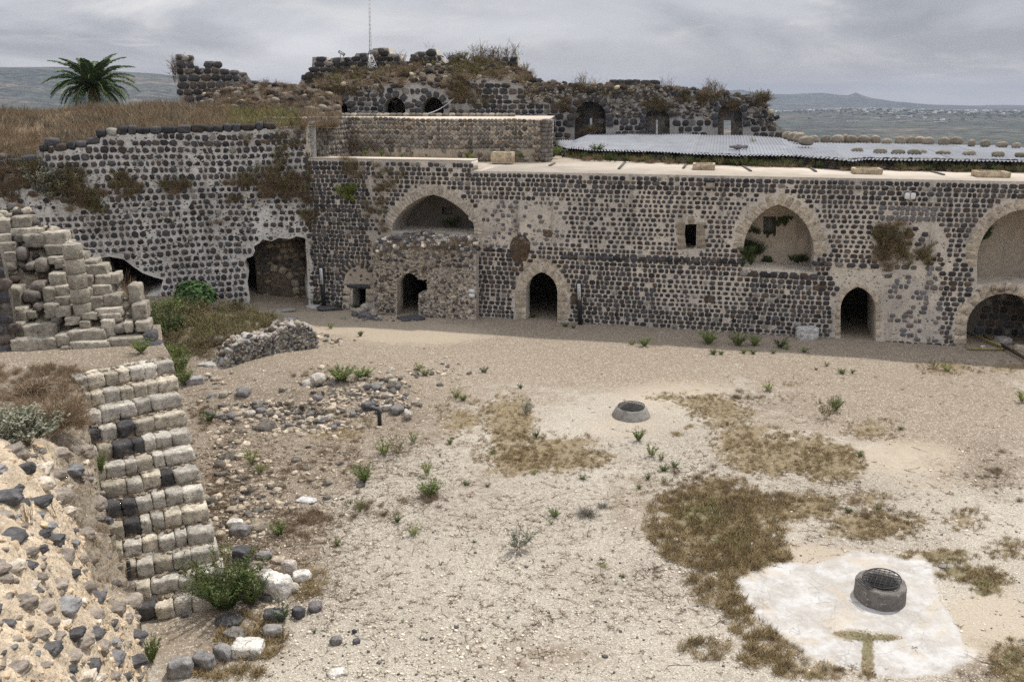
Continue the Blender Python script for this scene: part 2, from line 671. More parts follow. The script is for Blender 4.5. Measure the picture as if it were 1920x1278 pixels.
M_STONE = tintmat('basalt', 9, 0.38, 0.7, 28, spots=4.5, spotcol=(0.26, 0.24, 0.215), spotamt=0.3, fine=40)
M_LIME = tintmat("limestone", 5, 0.42, 1.0, 14, bdist=.05, spots=6, spotcol=(0.19, 0.16, 0.125), spotamt=0.7, fine=26, pits=15)
M_ROCK = tintmat('rock', 7, 0.42, 0.9, 18, fine=34, bdist=.04)
M_MORTAR = mortarmat('lime_mortar', (0.66, 0.585, 0.49), (0.52, 0.475, 0.415), (0.36, 0.325, 0.285), 0.8, 0.4, dirt=(.20, .182, .16))
M_MORTW = mortarmat('pale_mortar', (0.70, 0.68, 0.64), (0.50, 0.475, 0.44), (0.30, 0.275, 0.245), 0.45, 0.5)
M_MORTG = mortarmat('grey_mortar', (0.46, 0.445, 0.43), (0.36, 0.345, 0.33), (0.24, 0.22, 0.20), 0.4, 0.5)
M_PLAST = mortarmat('old_plaster', (0.54, 0.455, 0.35), (0.46, 0.40, 0.32), (0.36, 0.31, 0.25), 0.35, 0.6)
M_LEAF = tintmat('leaves', 3, 0.25, 0.0, rough=0.7, spec=0.2)
M_DRY = tintmat('dry_plants', 3, 0.3, 0.0, rough=0.9, spec=0.1)
M_PAINT = tintmat('paint', 8, 0.12, 0.15, 40, rough=0.55, spec=0.4, bdist=0.004)
M_DARK = tintmat('iron', 14, 0.3, 0.3, 60, rough=0.6, spec=0.4, bdist=0.003)
M_SACK = tintmat('sackcloth', 8, 0.25, 0.6, 70, rough=0.95, spec=0.05, bdist=0.01)
M_RUBBLE = tintmat('rubble', 7, 0.5, 0.9, 14, bdist=0.06, spots=9, spotcol=(0.42, 0.39, 0.34), spotamt=0.7, fine=24)


def deckmat():
    m, t, bs = newmat('lime_screed')
    co = t.new('ShaderNodeTexCoord').outputs['Object']
    a = t.noise(co, 0.5, 5, 0.65, 0.4)
    b = t.noise(co, 3.5, 5, 0.7)
    k = t.mix(t.ramp(a, 0.35, 0.65), (0.62, 0.55, 0.46), (0.50, 0.43, 0.345))
    k = t.mix(t.math('MULTIPLY', t.ramp(b, 0.55, 0.75), 0.5), k, (0.36, 0.30, 0.23))
    t.put(bs, 'Base Color', k)
    t.put(bs, 'Normal', t.new('ShaderNodeBump', {'Height': b, 'Strength': 0.4, 'Distance': 0.02}))
    return m


M_DECK = deckmat()


def groundmat():
    m, t, bs = newmat('gravel_yard')
    co = t.new('ShaderNodeTexCoord').outputs['Object']
    A = t.new('ShaderNodeAttribute', attribute_name='maska')
    B = t.new('ShaderNodeAttribute', attribute_name='maskb')
    sa = t.new('ShaderNodeSeparateColor', {0: A.outputs['Color']})
    sb = t.new('ShaderNodeSeparateColor', {0: B.outputs['Color']})
    dirt, dry, cem = sa.outputs[0], sa.outputs[1], sa.outputs[2]
    sand, grn, lit = sb.outputs[0], sb.outputs[1], sb.outputs[2]
    nb = t.noise(co, 0.35, 5, 0.6, 0.3)
    nm = t.noise(co, 1.7, 6, 0.68, 0.3)
    nf = t.noise(co, 7.0, 5, 0.7)
    ng = t.noise(co, 28.0, 3, 0.7)
    vcol = t.vor(co, 34.0, 'Color')
    vs = t.new('ShaderNodeSeparateColor', {0: vcol})
    vd = t.vor(co, 34.0)
    # gravel: cream stones of mixed brightness with darker gaps
    base = t.mix(t.ramp(nb, 0.3, 0.7), (0.53, 0.48, 0.40), (0.385, 0.337, 0.275))
    peb = t.mix(t.ramp(vs.outputs[0], 0.1, 0.95), (0.25, 0.22, 0.18), (0.73, 0.665, 0.57))
    base = t.mix(0.4, base, peb)
    base = t.mix(t.math('MULTIPLY', t.ramp(vd, 0.30, 0.62), 0.45), base, (0.16, 0.135, 0.105))
    # fine trodden dirt
    dc = t.mix(t.ramp(nf, 0.3, 0.7), (0.18, 0.14, 0.10), (0.30, 0.243, 0.182))
    dc = t.mix(t.math('MULTIPLY', t.ramp(vs.outputs[1], 0.86, 0.92), 0.75), dc, (0.60, 0.56, 0.49))
    wob = t.math('ADD', t.math('MULTIPLY', nm, 0.9), t.math('MULTIPLY', nf, 0.5))       # ~0.7 mean
    fd = t.ramp(t.math('ADD', dirt, t.math('MULTIPLY', t.math('SUBTRACT', wob, 0.7), 1.5)), 0.28, 0.72)
    c = t.mix(t.math('MULTIPLY', fd, 0.92), base, dc)
    # warm sand of the path
    fs = t.ramp(t.math('ADD', sand, t.math('MULTIPLY', t.math('SUBTRACT', wob, 0.7), 0.7)), 0.35, 0.65)
    c = t.mix(t.math('MULTIPLY', fs, 0.6), c, t.mix(nf, (0.47, 0.40, 0.305), (0.40, 0.335, 0.25)))
    # plant litter: dark brown crumbs
    litn = t.ramp(t.math('ADD', t.math('MULTIPLY', ng, 0.6), t.math('MULTIPLY', nf, 0.5)), 0.52, 0.66)
    fl = t.math('MULTIPLY', litn, t.ramp(t.math('ADD', lit, t.math('SUBTRACT', wob, 0.7)), 0.15, 0.75))
    c = t.mix(t.math('MULTIPLY', fl, 0.85), c, (0.095, 0.07, 0.048))
    # mat of dry couch grass
    gn = t.noise(t.scaled(co, (1, 1, 1)), 16, 5, 0.75, 1.2)
    gc = t.mix(t.ramp(gn, 0.35, 0.68), (0.125, 0.092, 0.052), (0.33, 0.26, 0.155))
    fg = t.ramp(t.math('ADD', dry, t.math('MULTIPLY', t.math('SUBTRACT', t.math('ADD', wob, t.math('MULTIPLY', nb, 0.8)), 1.1), 1.5)), 0.42, 0.66)
    gc = t.mix(t.math('MULTIPLY', t.ramp(grn, 0.2, 0.8), 0.5), gc, t.mix(gn, (0.05, 0.06, 0.025), (0.17, 0.19, 0.085)))
    c = t.mix(t.math('MULTIPLY', fg, 0.9), c, gc)
    # cement apron
    cr = t.new('ShaderNodeTexVoronoi', {'Vector': t.new('ShaderNodeVectorMath', {0: co, 1: t.new('ShaderNodeTexNoise', {'Vector': co, 'Scale': 2.0}).outputs[1]}, operation='ADD').outputs[0], 'Scale': 0.75}, feature='DISTANCE_TO_EDGE').outputs[0]
    cc = t.mix(t.ramp(nm, 0.38, 0.62), (0.50, 0.49, 0.475), (0.39, 0.375, 0.355))
    cc = t.mix(t.math('MULTIPLY', t.ramp(t.noise(co, 1.1, 5, 0.65, 0.6), 0.5, 0.62), 0.6), cc, (0.46, 0.39, 0.30))
    cc = t.mix(t.math('MULTIPLY', t.ramp(cr, 0.0, 0.012, 1.0, 0.0), 0.55), cc, (0.22, 0.20, 0.17))
    cc = t.mix(t.math('MULTIPLY', t.ramp(nf, 0.6, 0.75), 0.5), cc, (0.42, 0.37, 0.30))
    fc = t.math('MULTIPLY', t.ramp(t.math('ADD', cem, t.math('MULTIPLY', t.math('SUBTRACT', wob, 0.7), 1.0)), 0.40, 0.62), t.ramp(t.math('ADD', nf, t.math('MULTIPLY', nm, .6)), 0.66, 0.95, 1.0, 0.6))
    c = t.mix(fc, c, cc)
    t.put(bs, 'Base Color', c)
    rough_h = t.math('ADD', t.math('MULTIPLY', vd, -0.9), t.math('MULTIPLY', nf, 1.6))
    h = t.math('MULTIPLY', rough_h, t.ramp(fc, 0, 1, 1.0, 0.25))
    t.put(bs, 'Normal', t.new('ShaderNodeBump', {'Height': h, 'Strength': 0.75, 'Distance': 0.02}))
    return m


M_GROUND = groundmat()

# ------------------------------------------------------------------ yard ground (one sheet, relief of a few cm)
MW = Frame(G(985, 600), G(1800, 648))           # main range facade
H_DECK = 6.93
CORN = MW.P(MW.uv(590, 560)[0], 0)
LW = Frame((-23.2, 37.6), CORN[:2])             # left curtain wall


def blobs(px, py, lst):
    out = np.zeros(px.shape)
    for x, y, rx, ry, s in lst:
        d = ((px - x) / rx) ** 2 + ((py - y) / ry) ** 2
        out = np.maximum(out, s * np.clip(1.28 - .78 * np.sqrt(d + 1e-9), 0, 1))
    return out


def ground_z(X, Y):
    z = (fbm(X, Y, 0.5, 11, 4) - 0.5) * 0.14
    flat = np.clip(1.4 - np.hypot(X - 7.66, Y - 15.65) / 4.0, 0, 1)
    flat = np.maximum(flat, np.clip(1.5 - np.hypot(X - 3.89, Y - 26.2) / 2.5, 0, 1))
    z = z * (1 - flat)
    # rise towards the foot of the left wall, weed mound
    k = np.clip((-9.5 - X) / 8.0, 0, 1) * np.clip((Y - 26) / 8.0, 0, 1)
    z = z + 1.15 * k * k * (3 - 2 * k)
    z = z + 0.55 * np.clip(1.2 - np.hypot((X + 11.2) / 3.2, (Y - 33.3) / 3.0), 0, 1)
    # raised broken footing
    q_ = w2p(np.stack([X.ravel(), np.maximum(Y.ravel(), 8), 0 * X.ravel()], 1))
    dd_ = np.minimum(polydist(q_[:, 0], q_[:, 1] * 1.6, [(395, 1195), (460, 1190), (540, 1180), (600, 1190)], False), polydist(q_[:, 0], q_[:, 1] * 1.6, [(560, 1158), (640, 1150), (745, 1140), (770, 1210)], False))
    z = z + (.30 * np.clip(1 - dd_ / 26.0, 0, 1) * (0.4 + 1.2 * fbm(X, Y, 2.2, 5).ravel())).reshape(X.shape)
    # sunken diggings
    z = z - 0.28 * np.clip(1.3 - np.hypot((X + 5.6) / 4.2, (Y - 26.5) / 1.7), 0, 1)
    return z


nx, ny = 560, 400
gx = np.linspace(-34, 34, nx)
gy = np.concatenate([np.linspace(-4, 12, 40), np.linspace(12.15, 62, ny - 40)])
X, Y = np.meshgrid(gx, gy)
Z = ground_z(X, Y)
Vg = np.stack([X, Y, Z], 2).reshape(-1, 3)
ii = (np.arange(ny - 1)[:, None] * nx + np.arange(nx - 1)[None]).ravel()
Fg = np.stack([ii, ii + 1, ii + nx + 1, ii + nx], 1)
g = Geo()
g.add(Vg, Fg)
ground = g.build('yard_ground', M_GROUND, smooth=True)
tag(ground, kind='structure')
pp = w2p(np.stack([X, np.maximum(Y, 11), 0 * Z], 2).reshape(-1, 3))
qx, qy = pp[:, 0], pp[:, 1]
DIRT = [(640, 720, 260, 60, 1.4), (420, 800, 120, 120, 1.5), (980, 665, 400, 30, 1.0), (1650, 700, 260, 50, 1.2), (900, 900, 60, 90, .5), (1200, 940, 90, 90, .6), (450, 960, 150, 190, 1.3), (560, 850, 150, 70, 1.1), (600, 770, 260, 60, 1.2), (1100, 700, 500, 40, .8), (1800, 800, 200, 60, 1.1), (600, 760, 330, 75, 1.0), (480, 900, 150, 140, 1.0), (430, 1040, 110, 130, .9), (700, 690, 420, 50, .9), (1200, 660, 700, 45, .85),
        (1700, 760, 330, 75, .95), (1850, 880, 140, 60, .7), (760, 800, 130, 60, .7), (1450, 700, 260, 30, .7), (380, 1200, 190, 60, .8),
        (1000, 1230, 200, 40, .55), (1880, 1260, 90, 70, .8), (640, 870, 80, 60, .6), (960, 740, 160, 40, .6)]
DRYG = [(955, 800, 55, 60, .85), (960, 850, 70, 40, .8), (1050, 850, 90, 38, .7), (1120, 862, 40, 16, .7), (865, 790, 50, 45, .6), (1340, 985, 120, 75, 1.0), (1330, 935, 90, 45, .9), (1400, 1040, 75, 40, .95),
        (1470, 850, 120, 38, 1.0), (1400, 820, 70, 28, .8), (1560, 870, 60, 34, .9), (1510, 950, 60, 28, .85), (1640, 985, 90, 26, 1.0), (1620, 940, 60, 20, .6), (1350, 770, 60, 28, .85), (1300, 752, 45, 15, .8),
        (1250, 745, 40, 8, .8), (1640, 805, 60, 20, .6), (1350, 1100, 60, 40, .55), (1405, 1150, 40, 45, .6), (1460, 1205, 60, 30, .6), (1550, 1258, 110, 14, .6), (1330, 1215, 50, 20, .35), (1450, 1240, 60, 14, .5),
        (1760, 1045, 70, 14, .85), (1820, 1075, 60, 14, .85), (1850, 1085, 50, 12, .8), (1845, 1110, 30, 16, .7), (1810, 975, 40, 22, .6), (1890, 1030, 45, 20, .6), (1780, 690, 60, 14, .6), (1880, 690, 70, 12, .6),
        (1630, 1196, 45, 8, .9), (1595, 1188, 35, 7, .9), (1660, 1196, 30, 6, .9), (1627, 1230, 11, 40, .95), (470, 1195, 60, 40, .6), (430, 1260, 60, 14, .6), (1440, 745, 40, 10, .4), (640, 800, 60, 30, .6), (1900, 1240, 40, 40, .6),
        (1290, 800, 8, 5, .8), (1270, 815, 10, 5, .8), (1485, 720, 18, 5, .6), (560, 1090, 50, 30, .5)]
GRN = [(1320, 965, 60, 30, .9), (1370, 1010, 60, 30, .7), (1627, 1205, 60, 40, .8), (1790, 1060, 80, 40, .6), (1845, 1110, 40, 30, .8), (1255, 748, 30, 8, .7), (1900, 1240, 50, 40, .6)]
SAND = [(640, 605, 190, 22, 1.0), (780, 625, 160, 24, .8), (1500, 640, 300, 12, .4), (1270, 740, 170, 40, .6), (1180, 800, 150, 40, .5), (1700, 860, 140, 40, .8), (1500, 1040, 170, 30, .7), (1860, 1170, 110, 80, .8), (1750, 900, 180, 50, .5), (1050, 630, 200, 20, .35)]
LIT = [(430, 930, 80, 170, 2.0), (430, 930, 80, 170, 2.0), (400, 780, 50, 60, 2.0), (540, 1000, 110, 90, 1.6), (650, 860, 200, 80, 1.0), (560, 780, 260, 90, .9), (480, 960, 120, 160, 1.0), (700, 950, 180, 90, .7), (620, 1120, 150, 70, .6), (1000, 1120, 420, 140, .38), (1300, 880, 160, 90, .6), (960, 960, 320, 90, .5), (1500, 920, 220, 60, .7),
       (1850, 880, 100, 60, .7), (1250, 1080, 150, 70, .5), (1640, 1000, 160, 40, .6), (1400, 760, 150, 30, .5), (1880, 1270, 100, 60, .7), (300, 700, 120, 90, .9), (1720, 740, 300, 60, .25), (750, 850, 140, 60, .6)]
CEM = [(1378, 1085), (1418, 1068), (1470, 1052), (1520, 1056), (1560, 1050), (1600, 1032), (1650, 1038), (1700, 1048), (1725, 1035), (1748, 1058), (1752, 1085), (1762, 1120), (1780, 1150), (1800, 1180), (1805, 1205), (1838, 1215), (1832, 1238), (1795, 1245), (1770, 1262), (1700, 1270), (1640, 1262), (1570, 1248), (1530, 1235), (1490, 1212), (1455, 1185), (1420, 1160), (1400, 1130)]
ins = inpoly(qx, qy, CEM)
dd = polydist(qx, qy, CEM)
cem = np.clip(0.5 + np.where(ins, dd, -dd) / 30.0, 0, 1)
cem = cem * (1 - np.clip(blobs(qx, qy, [(1630, 1192, 46, 7, 1), (1595, 1186, 30, 6, 1), (1664, 1194, 26, 6, 1), (1627, 1232, 10, 42, 1)]) * 1.6, 0, 1))
dirt = np.maximum(blobs(qx, qy, DIRT), np.where(qy < 690, 0.75, 0.0))
dry = blobs(qx, qy, DRYG)
ma = np.stack([dirt, dry, cem], 1)
mb = np.stack([blobs(qx, qy, SAND), blobs(qx, qy, GRN), blobs(qx, qy, LIT)], 1)
for nm_, arr in (('maska', ma), ('maskb', mb)):
    at_ = ground.data.color_attributes.new(nm_, 'FLOAT_COLOR', 'POINT')
    at_.data.foreach_set('color', np.concatenate([arr, np.ones((len(arr), 1))], 1).astype(np.float32).ravel())


def gz(x, y):
    return float(ground_z(np.array([x]), np.array([y]))[0])


def onground(px, py):
    p = G(px, py, 0.0)
    for _ in range(4):
        p = G(px, py, gz(p.x, p.y))
    return p

# ------------------------------------------------------------------ main range: facade with niches and doors
def zone_main(u, v):
    P = w2p(MW.Ps(u, v, 0.0 * u))
    return P[:, 0], P[:, 1]


rng_root = empty('castle_range', tuple(MW.P(0, 0)), 'long flat-roofed castle range of dark basalt in pale mortar with arched doors and niches', 'building')
uR = MW.uv(2300, 650)[0]
uL = MW.uv(590, 560)[0] - 0.3
top_step_u = MW.uv(884, 305)[0]
rear_top = MW.uv(740, 299)[1]
D0 = [(661, 541), (686, 541), (686, 600), (661, 600)]
D1 = arch(744, 791, 535, 511, 640)
D1 = [(744, 640), (744, 532), (750, 521), (760, 513), (768, 511), (778, 516), (786, 524), (801, 524), (801, 548), (785, 550), (785, 640)]
D2 = arch(986, 1045, 548, 510, 640)
W1 = [(1285, 466), (1283, 440), (1285, 421), (1306, 420), (1305, 464), (1300, 467), (1288, 468)]
A1 = [(735, 433), (737, 420), (748, 402), (762, 388), (778, 377), (795, 369), (813, 365), (832, 371), (850, 381), (866, 393), (878, 405), (879, 412), (886, 416), (889, 426), (888, 440), (812, 437)]
A2 = arch(1394, 1526, 470, 383, 504)
A2[-1] = (1526, 510)
A2[0] = (1394, 500)
D3 = arch(1576, 1642, 580, 538, 700)
A3 = arch(1832, 2016, 490, 392, 533)
A4 = arch(1812, 1956, 618, 550, 720)
A5 = arch(2130, 2200, 590, 548, 720)
HOLE = [(962, 452), (972, 448), (978, 457), (990, 470), (984, 484), (972, 488), (966, 470)]
holes_px = [D0, D1, D2, W1, A1, A2, D3, A3, A4, A5]
holes = [MW.uvs(h) for h in holes_px]
outl = [(uL, -0.8), (uR, -0.8), (uR, H_DECK - 0.02), (uL, H_DECK - 0.02)]
g = Geo()
slab(g, MW, outl, holes, .85, m=0)
deep = []
for i_, h_ in enumerate(holes):
    if i_ in (0, 1, 2, 3, 9):
        us_, vs_ = [a for a, b in h_], [b for a, b in h_]
        e_ = .42
        deep.append([(min(us_) - e_, min(vs_) - .1), (max(us_) + e_, min(vs_) - .1), (max(us_) + e_, max(vs_) + .25), (min(us_) - e_, max(vs_) + .25)])
    else:
        deep.append(h_)
slab(g, MW, outl, deep, 1.44, m=0, w0=-.86)
slab(g, MW, [(uL, H_DECK - .018), (top_step_u, H_DECK - .018), (top_step_u, rear_top - .035), (uL, rear_top - .035)], [], 1.1, m=0)
cu, cv, hw, hh = cells(uL, uR, -0.15, rear_top, 0.204, 0.16, 0.37, 0.015, .12)
qx, qy = zone_main(cu, cv)
# fine courses in the upper half, larger below
keep = np.ones(len(cu), bool)
fill = np.full(len(cu), 0.82)
expo = np.full(len(cu), 5.0)
z_ = qy > 490
fill[z_] = 0.86
prob = np.full(len(cu), 0.97)
col = basalt(len(cu), 0.25, 0.03)
topv = np.where(cu < top_step_u, rear_top, H_DECK)
dtop = topv - cv
z_ = dtop < 0.75
fill[z_] = 0.88
expo[z_] = 5
z_ = (qx > 1060) & (qx < 1420) & (qy > 360) & (qy < 470)
fill[z_] = 0.73
expo[z_] = 3.0
prob[z_] = 0.93
z_ = (qx > 1420) & (qx < 1640) & (qy > 380) & (qy < 480)
fill[z_] = 0.74
expo[z_] = 3.0
z_ = (qx < 705)
fill[z_] = 0.93
expo[z_] = 6
z_ = (qx > 893) & (qx < 1062) & (qy > 372) & (qy < 465)
prob[z_] = 0.45
fill[z_] = 0.7
col[z_] = col[z_] * 1.5 + 0.05
z_ = (qx > 893) & (qx < 980) & (qy >= 465)
fill[z_] = 0.85
z_ = (qx > 1640) & (qx < 1780) & (qy > 415) & (qy < 505)
prob[z_] = 0.22
z_ = (qx > 1615) & (qx < 1765) & (qy >= 500) & (qy < 640)
prob[z_] = 0.35
col[z_] = col[z_] * 1.3 + 0.06
z_ = (qx > 1560) & (qx < 1660) & (qy > 495) & (qy < 540)
prob[z_] = 0.0
z_ = (qx > 1650) & (qx < 1760) & (qy > 386) & (qy < 416)
col[z_] = col[z_] * 0.5 + 0.13
fill[z_] = 0.92
z_ = (qx > 692) & (qx < 730)
prob[z_] = 0.55
fill[z_] = 0.7
z_ = (qx > 700) & (qx < 893) & (qy > 440)
prob[z_] = 0.0
# pale mortar repair, bottom right of the window
z_ = (qx > 1230) & (qx < 1400) & (qy > 515) & (qy < 580)
fill[z_] = 0.7
keep &= RNG.random(len(cu)) < prob
keep &= (dtop > 0.1)
marg = {0: 0.35, 2: 0.62, 3: 0.38, 4: 0.52, 5: 0.50, 6: 0.34, 7: 0.42, 8: 0.5, 9: 0.3, 1: 0.1}
for i, h in enumerate(holes):
    m_ = marg[i]
    if i in (5, 7):     # jambs of basalt below the springing: no surround there
        lo = h[0][1]
        nr = near(cu, cv, h, 0.14) | (near(cu, cv, h, m_ + 0.1) & (cv > lo + 0.85))
    else:
        nr = near(cu, cv, h, m_)
    keep &= ~nr
keep &= ~near(qx, qy, HOLE, 5)
fill = fill * RNG.uniform(.82, 1.08, len(cu))
k = keep
# leave the horizontal ledge line
facing(g, MW, cu[k], cv[k], hw[k] * fill[k], hh[k] * np.minimum(fill[k] + 0.05, 0.96), RNG.uniform(0.02, 0.055, k.sum()), expo[k] * RNG.uniform(0.8, 1.2, k.sum()), col[k], rot=RNG.uniform(-0.07, 0.07, k.sum()), jit=.08)
TAN = (0.46, 0.39, 0.30)
TAN2 = (0.45, 0.395, 0.325)
wall = g.build('facade', [M_MORTAR, M_STONE], rng_root)
nc_ = 6500
a_, b_ = RNG.uniform(uL, uR, nc_), RNG.uniform(0, rear_top, nc_)
kk_ = (b_ < np.where(a_ < top_step_u, rear_top, H_DECK) - .1)
for h_ in holes:
    kk_ &= ~near(a_, b_, h_, .1)
g = Geo()
cl_ = np.where(RNG.random((nc_, 1)) < .45, basalt(nc_, .5, .2) * 1.5, np.array((.42, .37, .31)) * RNG.uniform(.5, 1.15, (nc_, 1)))
facing(g, MW, a_[kk_], b_[kk_], RNG.uniform(.015, .055, kk_.sum()), RNG.uniform(.012, .035, kk_.sum()), .016, 2.2, cl_[kk_], rot=RNG.uniform(-.6, .6, kk_.sum()), jit=.25, K=6, m=0)
g.build('joint_chips', M_STONE, rng_root)['kind'] = 'stuff'

# arch surrounds, each a part
def surround(px_pts, thick, col, name='arch_surround', seg=None, proud=0.015, m=None, var=0.15):
    gg = Geo()
    voussoirs(gg, MW, MW.uvs(px_pts), thick, col, proud=proud, seg=seg, m=0, var=var, jit=0.03)
    return gg.build(name, m or M_LIME, rng_root)


surround(A1[:-1], 0.46, TAN2, seg=0.17)
surround([A2[1][:1] + (480,)] + A2[2:-2] + [(1526, 480)], 0.47, TAN, seg=0.30, proud=0.012)
surround([(1832, 500)] + A3[1:-1] + [(2016, 500)], 0.44, TAN, seg=0.32, proud=0.012)
surround([(986, 600)] + D2[1:-1] + [(1045, 600)], 0.50, TAN, seg=0.3, var=0.22)
surround([(986 - 19, 548)] + [(x + (x - 1015.5) * 0.62, y + (y - 560) * 0.42) for x, y in D2[2:-2]] + [(1045 + 19, 548)], 0.42, TAN, seg=0.3, var=0.3, proud=0.02)
surround([(1576, 628)] + D3[1:-1] + [(1642, 632)], 0.22, TAN, seg=0.36, proud=0.015)
surround([(1812, 645)] + A4[1:-1] + [(1956, 655)], 0.47, TAN, seg=0.42, proud=0.05)
surround([(1287, 466), (1284, 440), (1285, 421), (1306, 420), (1305, 466)], 0.40, (0.30, 0.255, 0.19), seg=0.3, proud=0.02)
surround([(2130, 650)] + A5[1:-1] + [(2200, 650)], 0.3, TAN, seg=0.32)

# blocked doorway: flat lintel, tympanum, striped relieving arch
g = Geo()
u0, v0 = MW.uv(673, 533)
facing(g, MW, [MW.uv(672, 536)[0]], [MW.uv(672, 536.5)[1]], 0.62, 0.115, 0.06, 12, [(0.07, 0.07, 0.075)], K=16, jit=0.03, m=0, inner=0.93)
g.build('lintel', M_STONE, rng_root)
g = Geo()
pl = MW.uvs([(645, 532), (648, 515), (658, 503), (672, 497), (686, 502), (698, 514), (702, 532)])
slab(g, MW, pl, [], 0.06, w0=0.045)
g.build('tympanum', M_PLAST, rng_root)
g = Geo()
vp = MW.uvs([(645, 518), (650, 507), (660, 499), (672, 494), (685, 499), (695, 507), (702, 518)])
cs = []
P_ = np.array(vp)
Ls = np.concatenate([[0], np.cumsum(np.hypot(*np.diff(P_, axis=0).T))])
nn = 17
for i in range(nn):
    s = (i + .5) / nn * Ls[-1]
    a = math.atan2(np.interp(s + .05, Ls, P_[:, 1]) - np.interp(s - .05, Ls, P_[:, 1]), np.interp(s + .05, Ls, P_[:, 0]) - np.interp(s - .05, Ls, P_[:, 0]))
    cs.append((np.interp(s, Ls, P_[:, 0]) - math.sin(a) * 0.1, np.interp(s, Ls, P_[:, 1]) + math.cos(a) * 0.1, a))
cs = np.array(cs)
kc = np.array([(0.065, 0.063, 0.066) if (i % 2 == 0 and abs(i - 8) > 1) else (0.36, 0.30, 0.22) for i in range(nn)])
facing(g, MW, cs[:, 0], cs[:, 1], Ls[-1] / nn / 2 * 0.92, 0.17, 0.06, 9, kc, rot=cs[:, 2], K=12, jit=0.03, m=0, inner=0.9)
g.build('relieving_arch', M_LIME, rng_root)
for sx in (650, 694):
    g = Geo()
    facing(g, MW, [MW.uv(sx, 550)[0]] * 2, [MW.uv(sx, 547)[1], MW.uv(sx, 560)[1]], 0.22, 0.16, 0.05, 10, [TAN, TAN2], K=12, jit=0.03, m=0, inner=0.9)
    g.build('door_jamb', M_LIME, rng_root)

# niche backs (inside the openings), floors of the niches are the cut wall itself
def niche_back(px_hole, depth, mat=M_PLAST, name='niche_back', cut=None):
    gg = Geo()
    uv = MW.uvs(px_hole)
    us = [a for a, b in uv]
    vs = [b for a, b in uv]
    o = [(min(us) - .6, min(vs) - .5), (max(us) + .6, min(vs) - .5), (max(us) + .6, max(vs) + .5), (min(us) - .6, max(vs) + .5)]
    slab(gg, MW, o, [cut] if cut else [], 0.5, w0=-depth)
    return gg.build(name, mat, rng_root)


def shift(px, py, depth):
    """(u, v) of the point seen at this pixel on the plane 'depth' behind the facade"""
    d = ray(px, py)
    o = MW.O - MW.N * depth - np.array((0, 0, HC))
    t = (MW.N @ o) / (MW.N @ d)
    p = d * t - o
    return float(p @ MW.U), float(p[2])


c2_ = [shift(x, y, 1.7) for x, y in ((1431, 439), (1431, 406), (1455, 406), (1455, 439))]
niche_back(A2, 1.7, cut=c2_)
niche_back(A3, 1.9)
niche_back(A1, 1.95, cut=[shift(x, y, 1.9) for x, y in ((828, 402), (828, 388), (848, 388), (848, 402))], mat=mortarmat('sooty_plaster', (.17, .15, .125), (.13, .12, .105), (.08, .072, .06), .6, .6))  # darker plaster for the backs of two niches
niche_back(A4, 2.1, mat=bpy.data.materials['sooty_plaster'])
g = Geo()
for dp, (x, y) in ((2.0, (1443, 422)), (2.2, (838, 395))):
    a, b = shift(x, y, dp)
    g = Geo()
    boxg(g, MW.P(a, b, -dp - 0.12), 1.2, 0.2, 1.4, (0.16, 0.15, 0.13), 0, (MW.U, MW.N, MW.V))
    g.build('blocked_window', M_STONE, rng_root)
# stones showing in the lower arch's back wall
g = Geo()
a0, b0 = shift(1820, 640, 2.1)
a1, b1 = shift(1940, 560, 2.1)
c1, c2, c3, c4 = cells(a0, a1, b0 - .2, b1, 0.3, 0.28, 0.5)
facing(g, Frame(MW.P(0, 0, -2.1), MW.P(1, 0, -2.1)), c1, c2, c3 * .85, c4 * .85, 0.03, 3.5, basalt(len(c1), .3, .2), m=0)
g.build('rear_stones', M_STONE, rng_root)

# rooms behind: cross wall, end walls, so the doors open on real darkness
g = Geo()
for (a, b, w0, w1) in ((uL - 1, uR, -6.4, -6.0), (uL - 1, uL - .6, -6.0, -2.3), (uR - .4, uR, -6.0, -2.31)):
    boxg(g, MW.P((a + b) / 2, 3.0, (w0 + w1) / 2), b - a, w1 - w0, 7.7, (0.2, 0.18, 0.15), 0, (MW.U, MW.N, MW.V))
for px0 in (720, 1120, 1500, 1760):
    boxg(g, MW.P(MW.uv(px0, 600)[0], 3.0, -4.15), 0.5, 3.66, 7.6, (0.2, 0.18, 0.15), 0, (MW.U, MW.N, MW.V))
g.build('room_wall', M_RUBBLE, rng_root)

# roof deck
g = Geo()
bx = lambda a, b, w0, w1, z0, z1: boxg(g, MW.P((a + b) / 2, (z0 + z1) / 2, (w0 + w1) / 2), b - a, abs(w1 - w0), z1 - z0, (0.5, .5, .5), 0, (MW.U, MW.N, MW.V))
bx(top_step_u + 0.5, uR, -0.01, -14.5, 6.86, 6.93)
bx(top_step_u + 0.003, top_step_u + 0.498, -0.01, -14.5, 6.86, 6.93)
bx(uL - 1.2, top_step_u + 0.5, -2.3, -14.5, 6.87, 6.935)
bx(uL - .4, top_step_u - 0.004, -0.008, -1.1, rear_top - 0.03, rear_top + 0.03)
g.build('roof_deck', M_DECK, rng_root)
# low kerb and gutters on the deck
g = Geo()
for x0, y0, x1, y1 in ((1160, 317, 1172, 304), (1281, 316, 1288, 306), (1392, 311, 1408, 321), (1515, 312, 1530, 322), (1745, 321, 1770, 328), (1030, 311, 1040, 306)):
    g = Geo()
    a, b = G(x0, y0, 6.95), G(x1, y1, 6.95)
    d = np.array(b - a)
    L = np.linalg.norm(d)
    d /= L
    boxg(g, (np.array(a) + np.array(b)) / 2 + np.array((0, 0, .01)), L, 0.10, 0.06, (0.13, 0.12, 0.11), 0, (d, np.cross((0, 0, 1), d), np.array((0, 0, 1.))))
    g.build('gutter', M_STONE, rng_root)

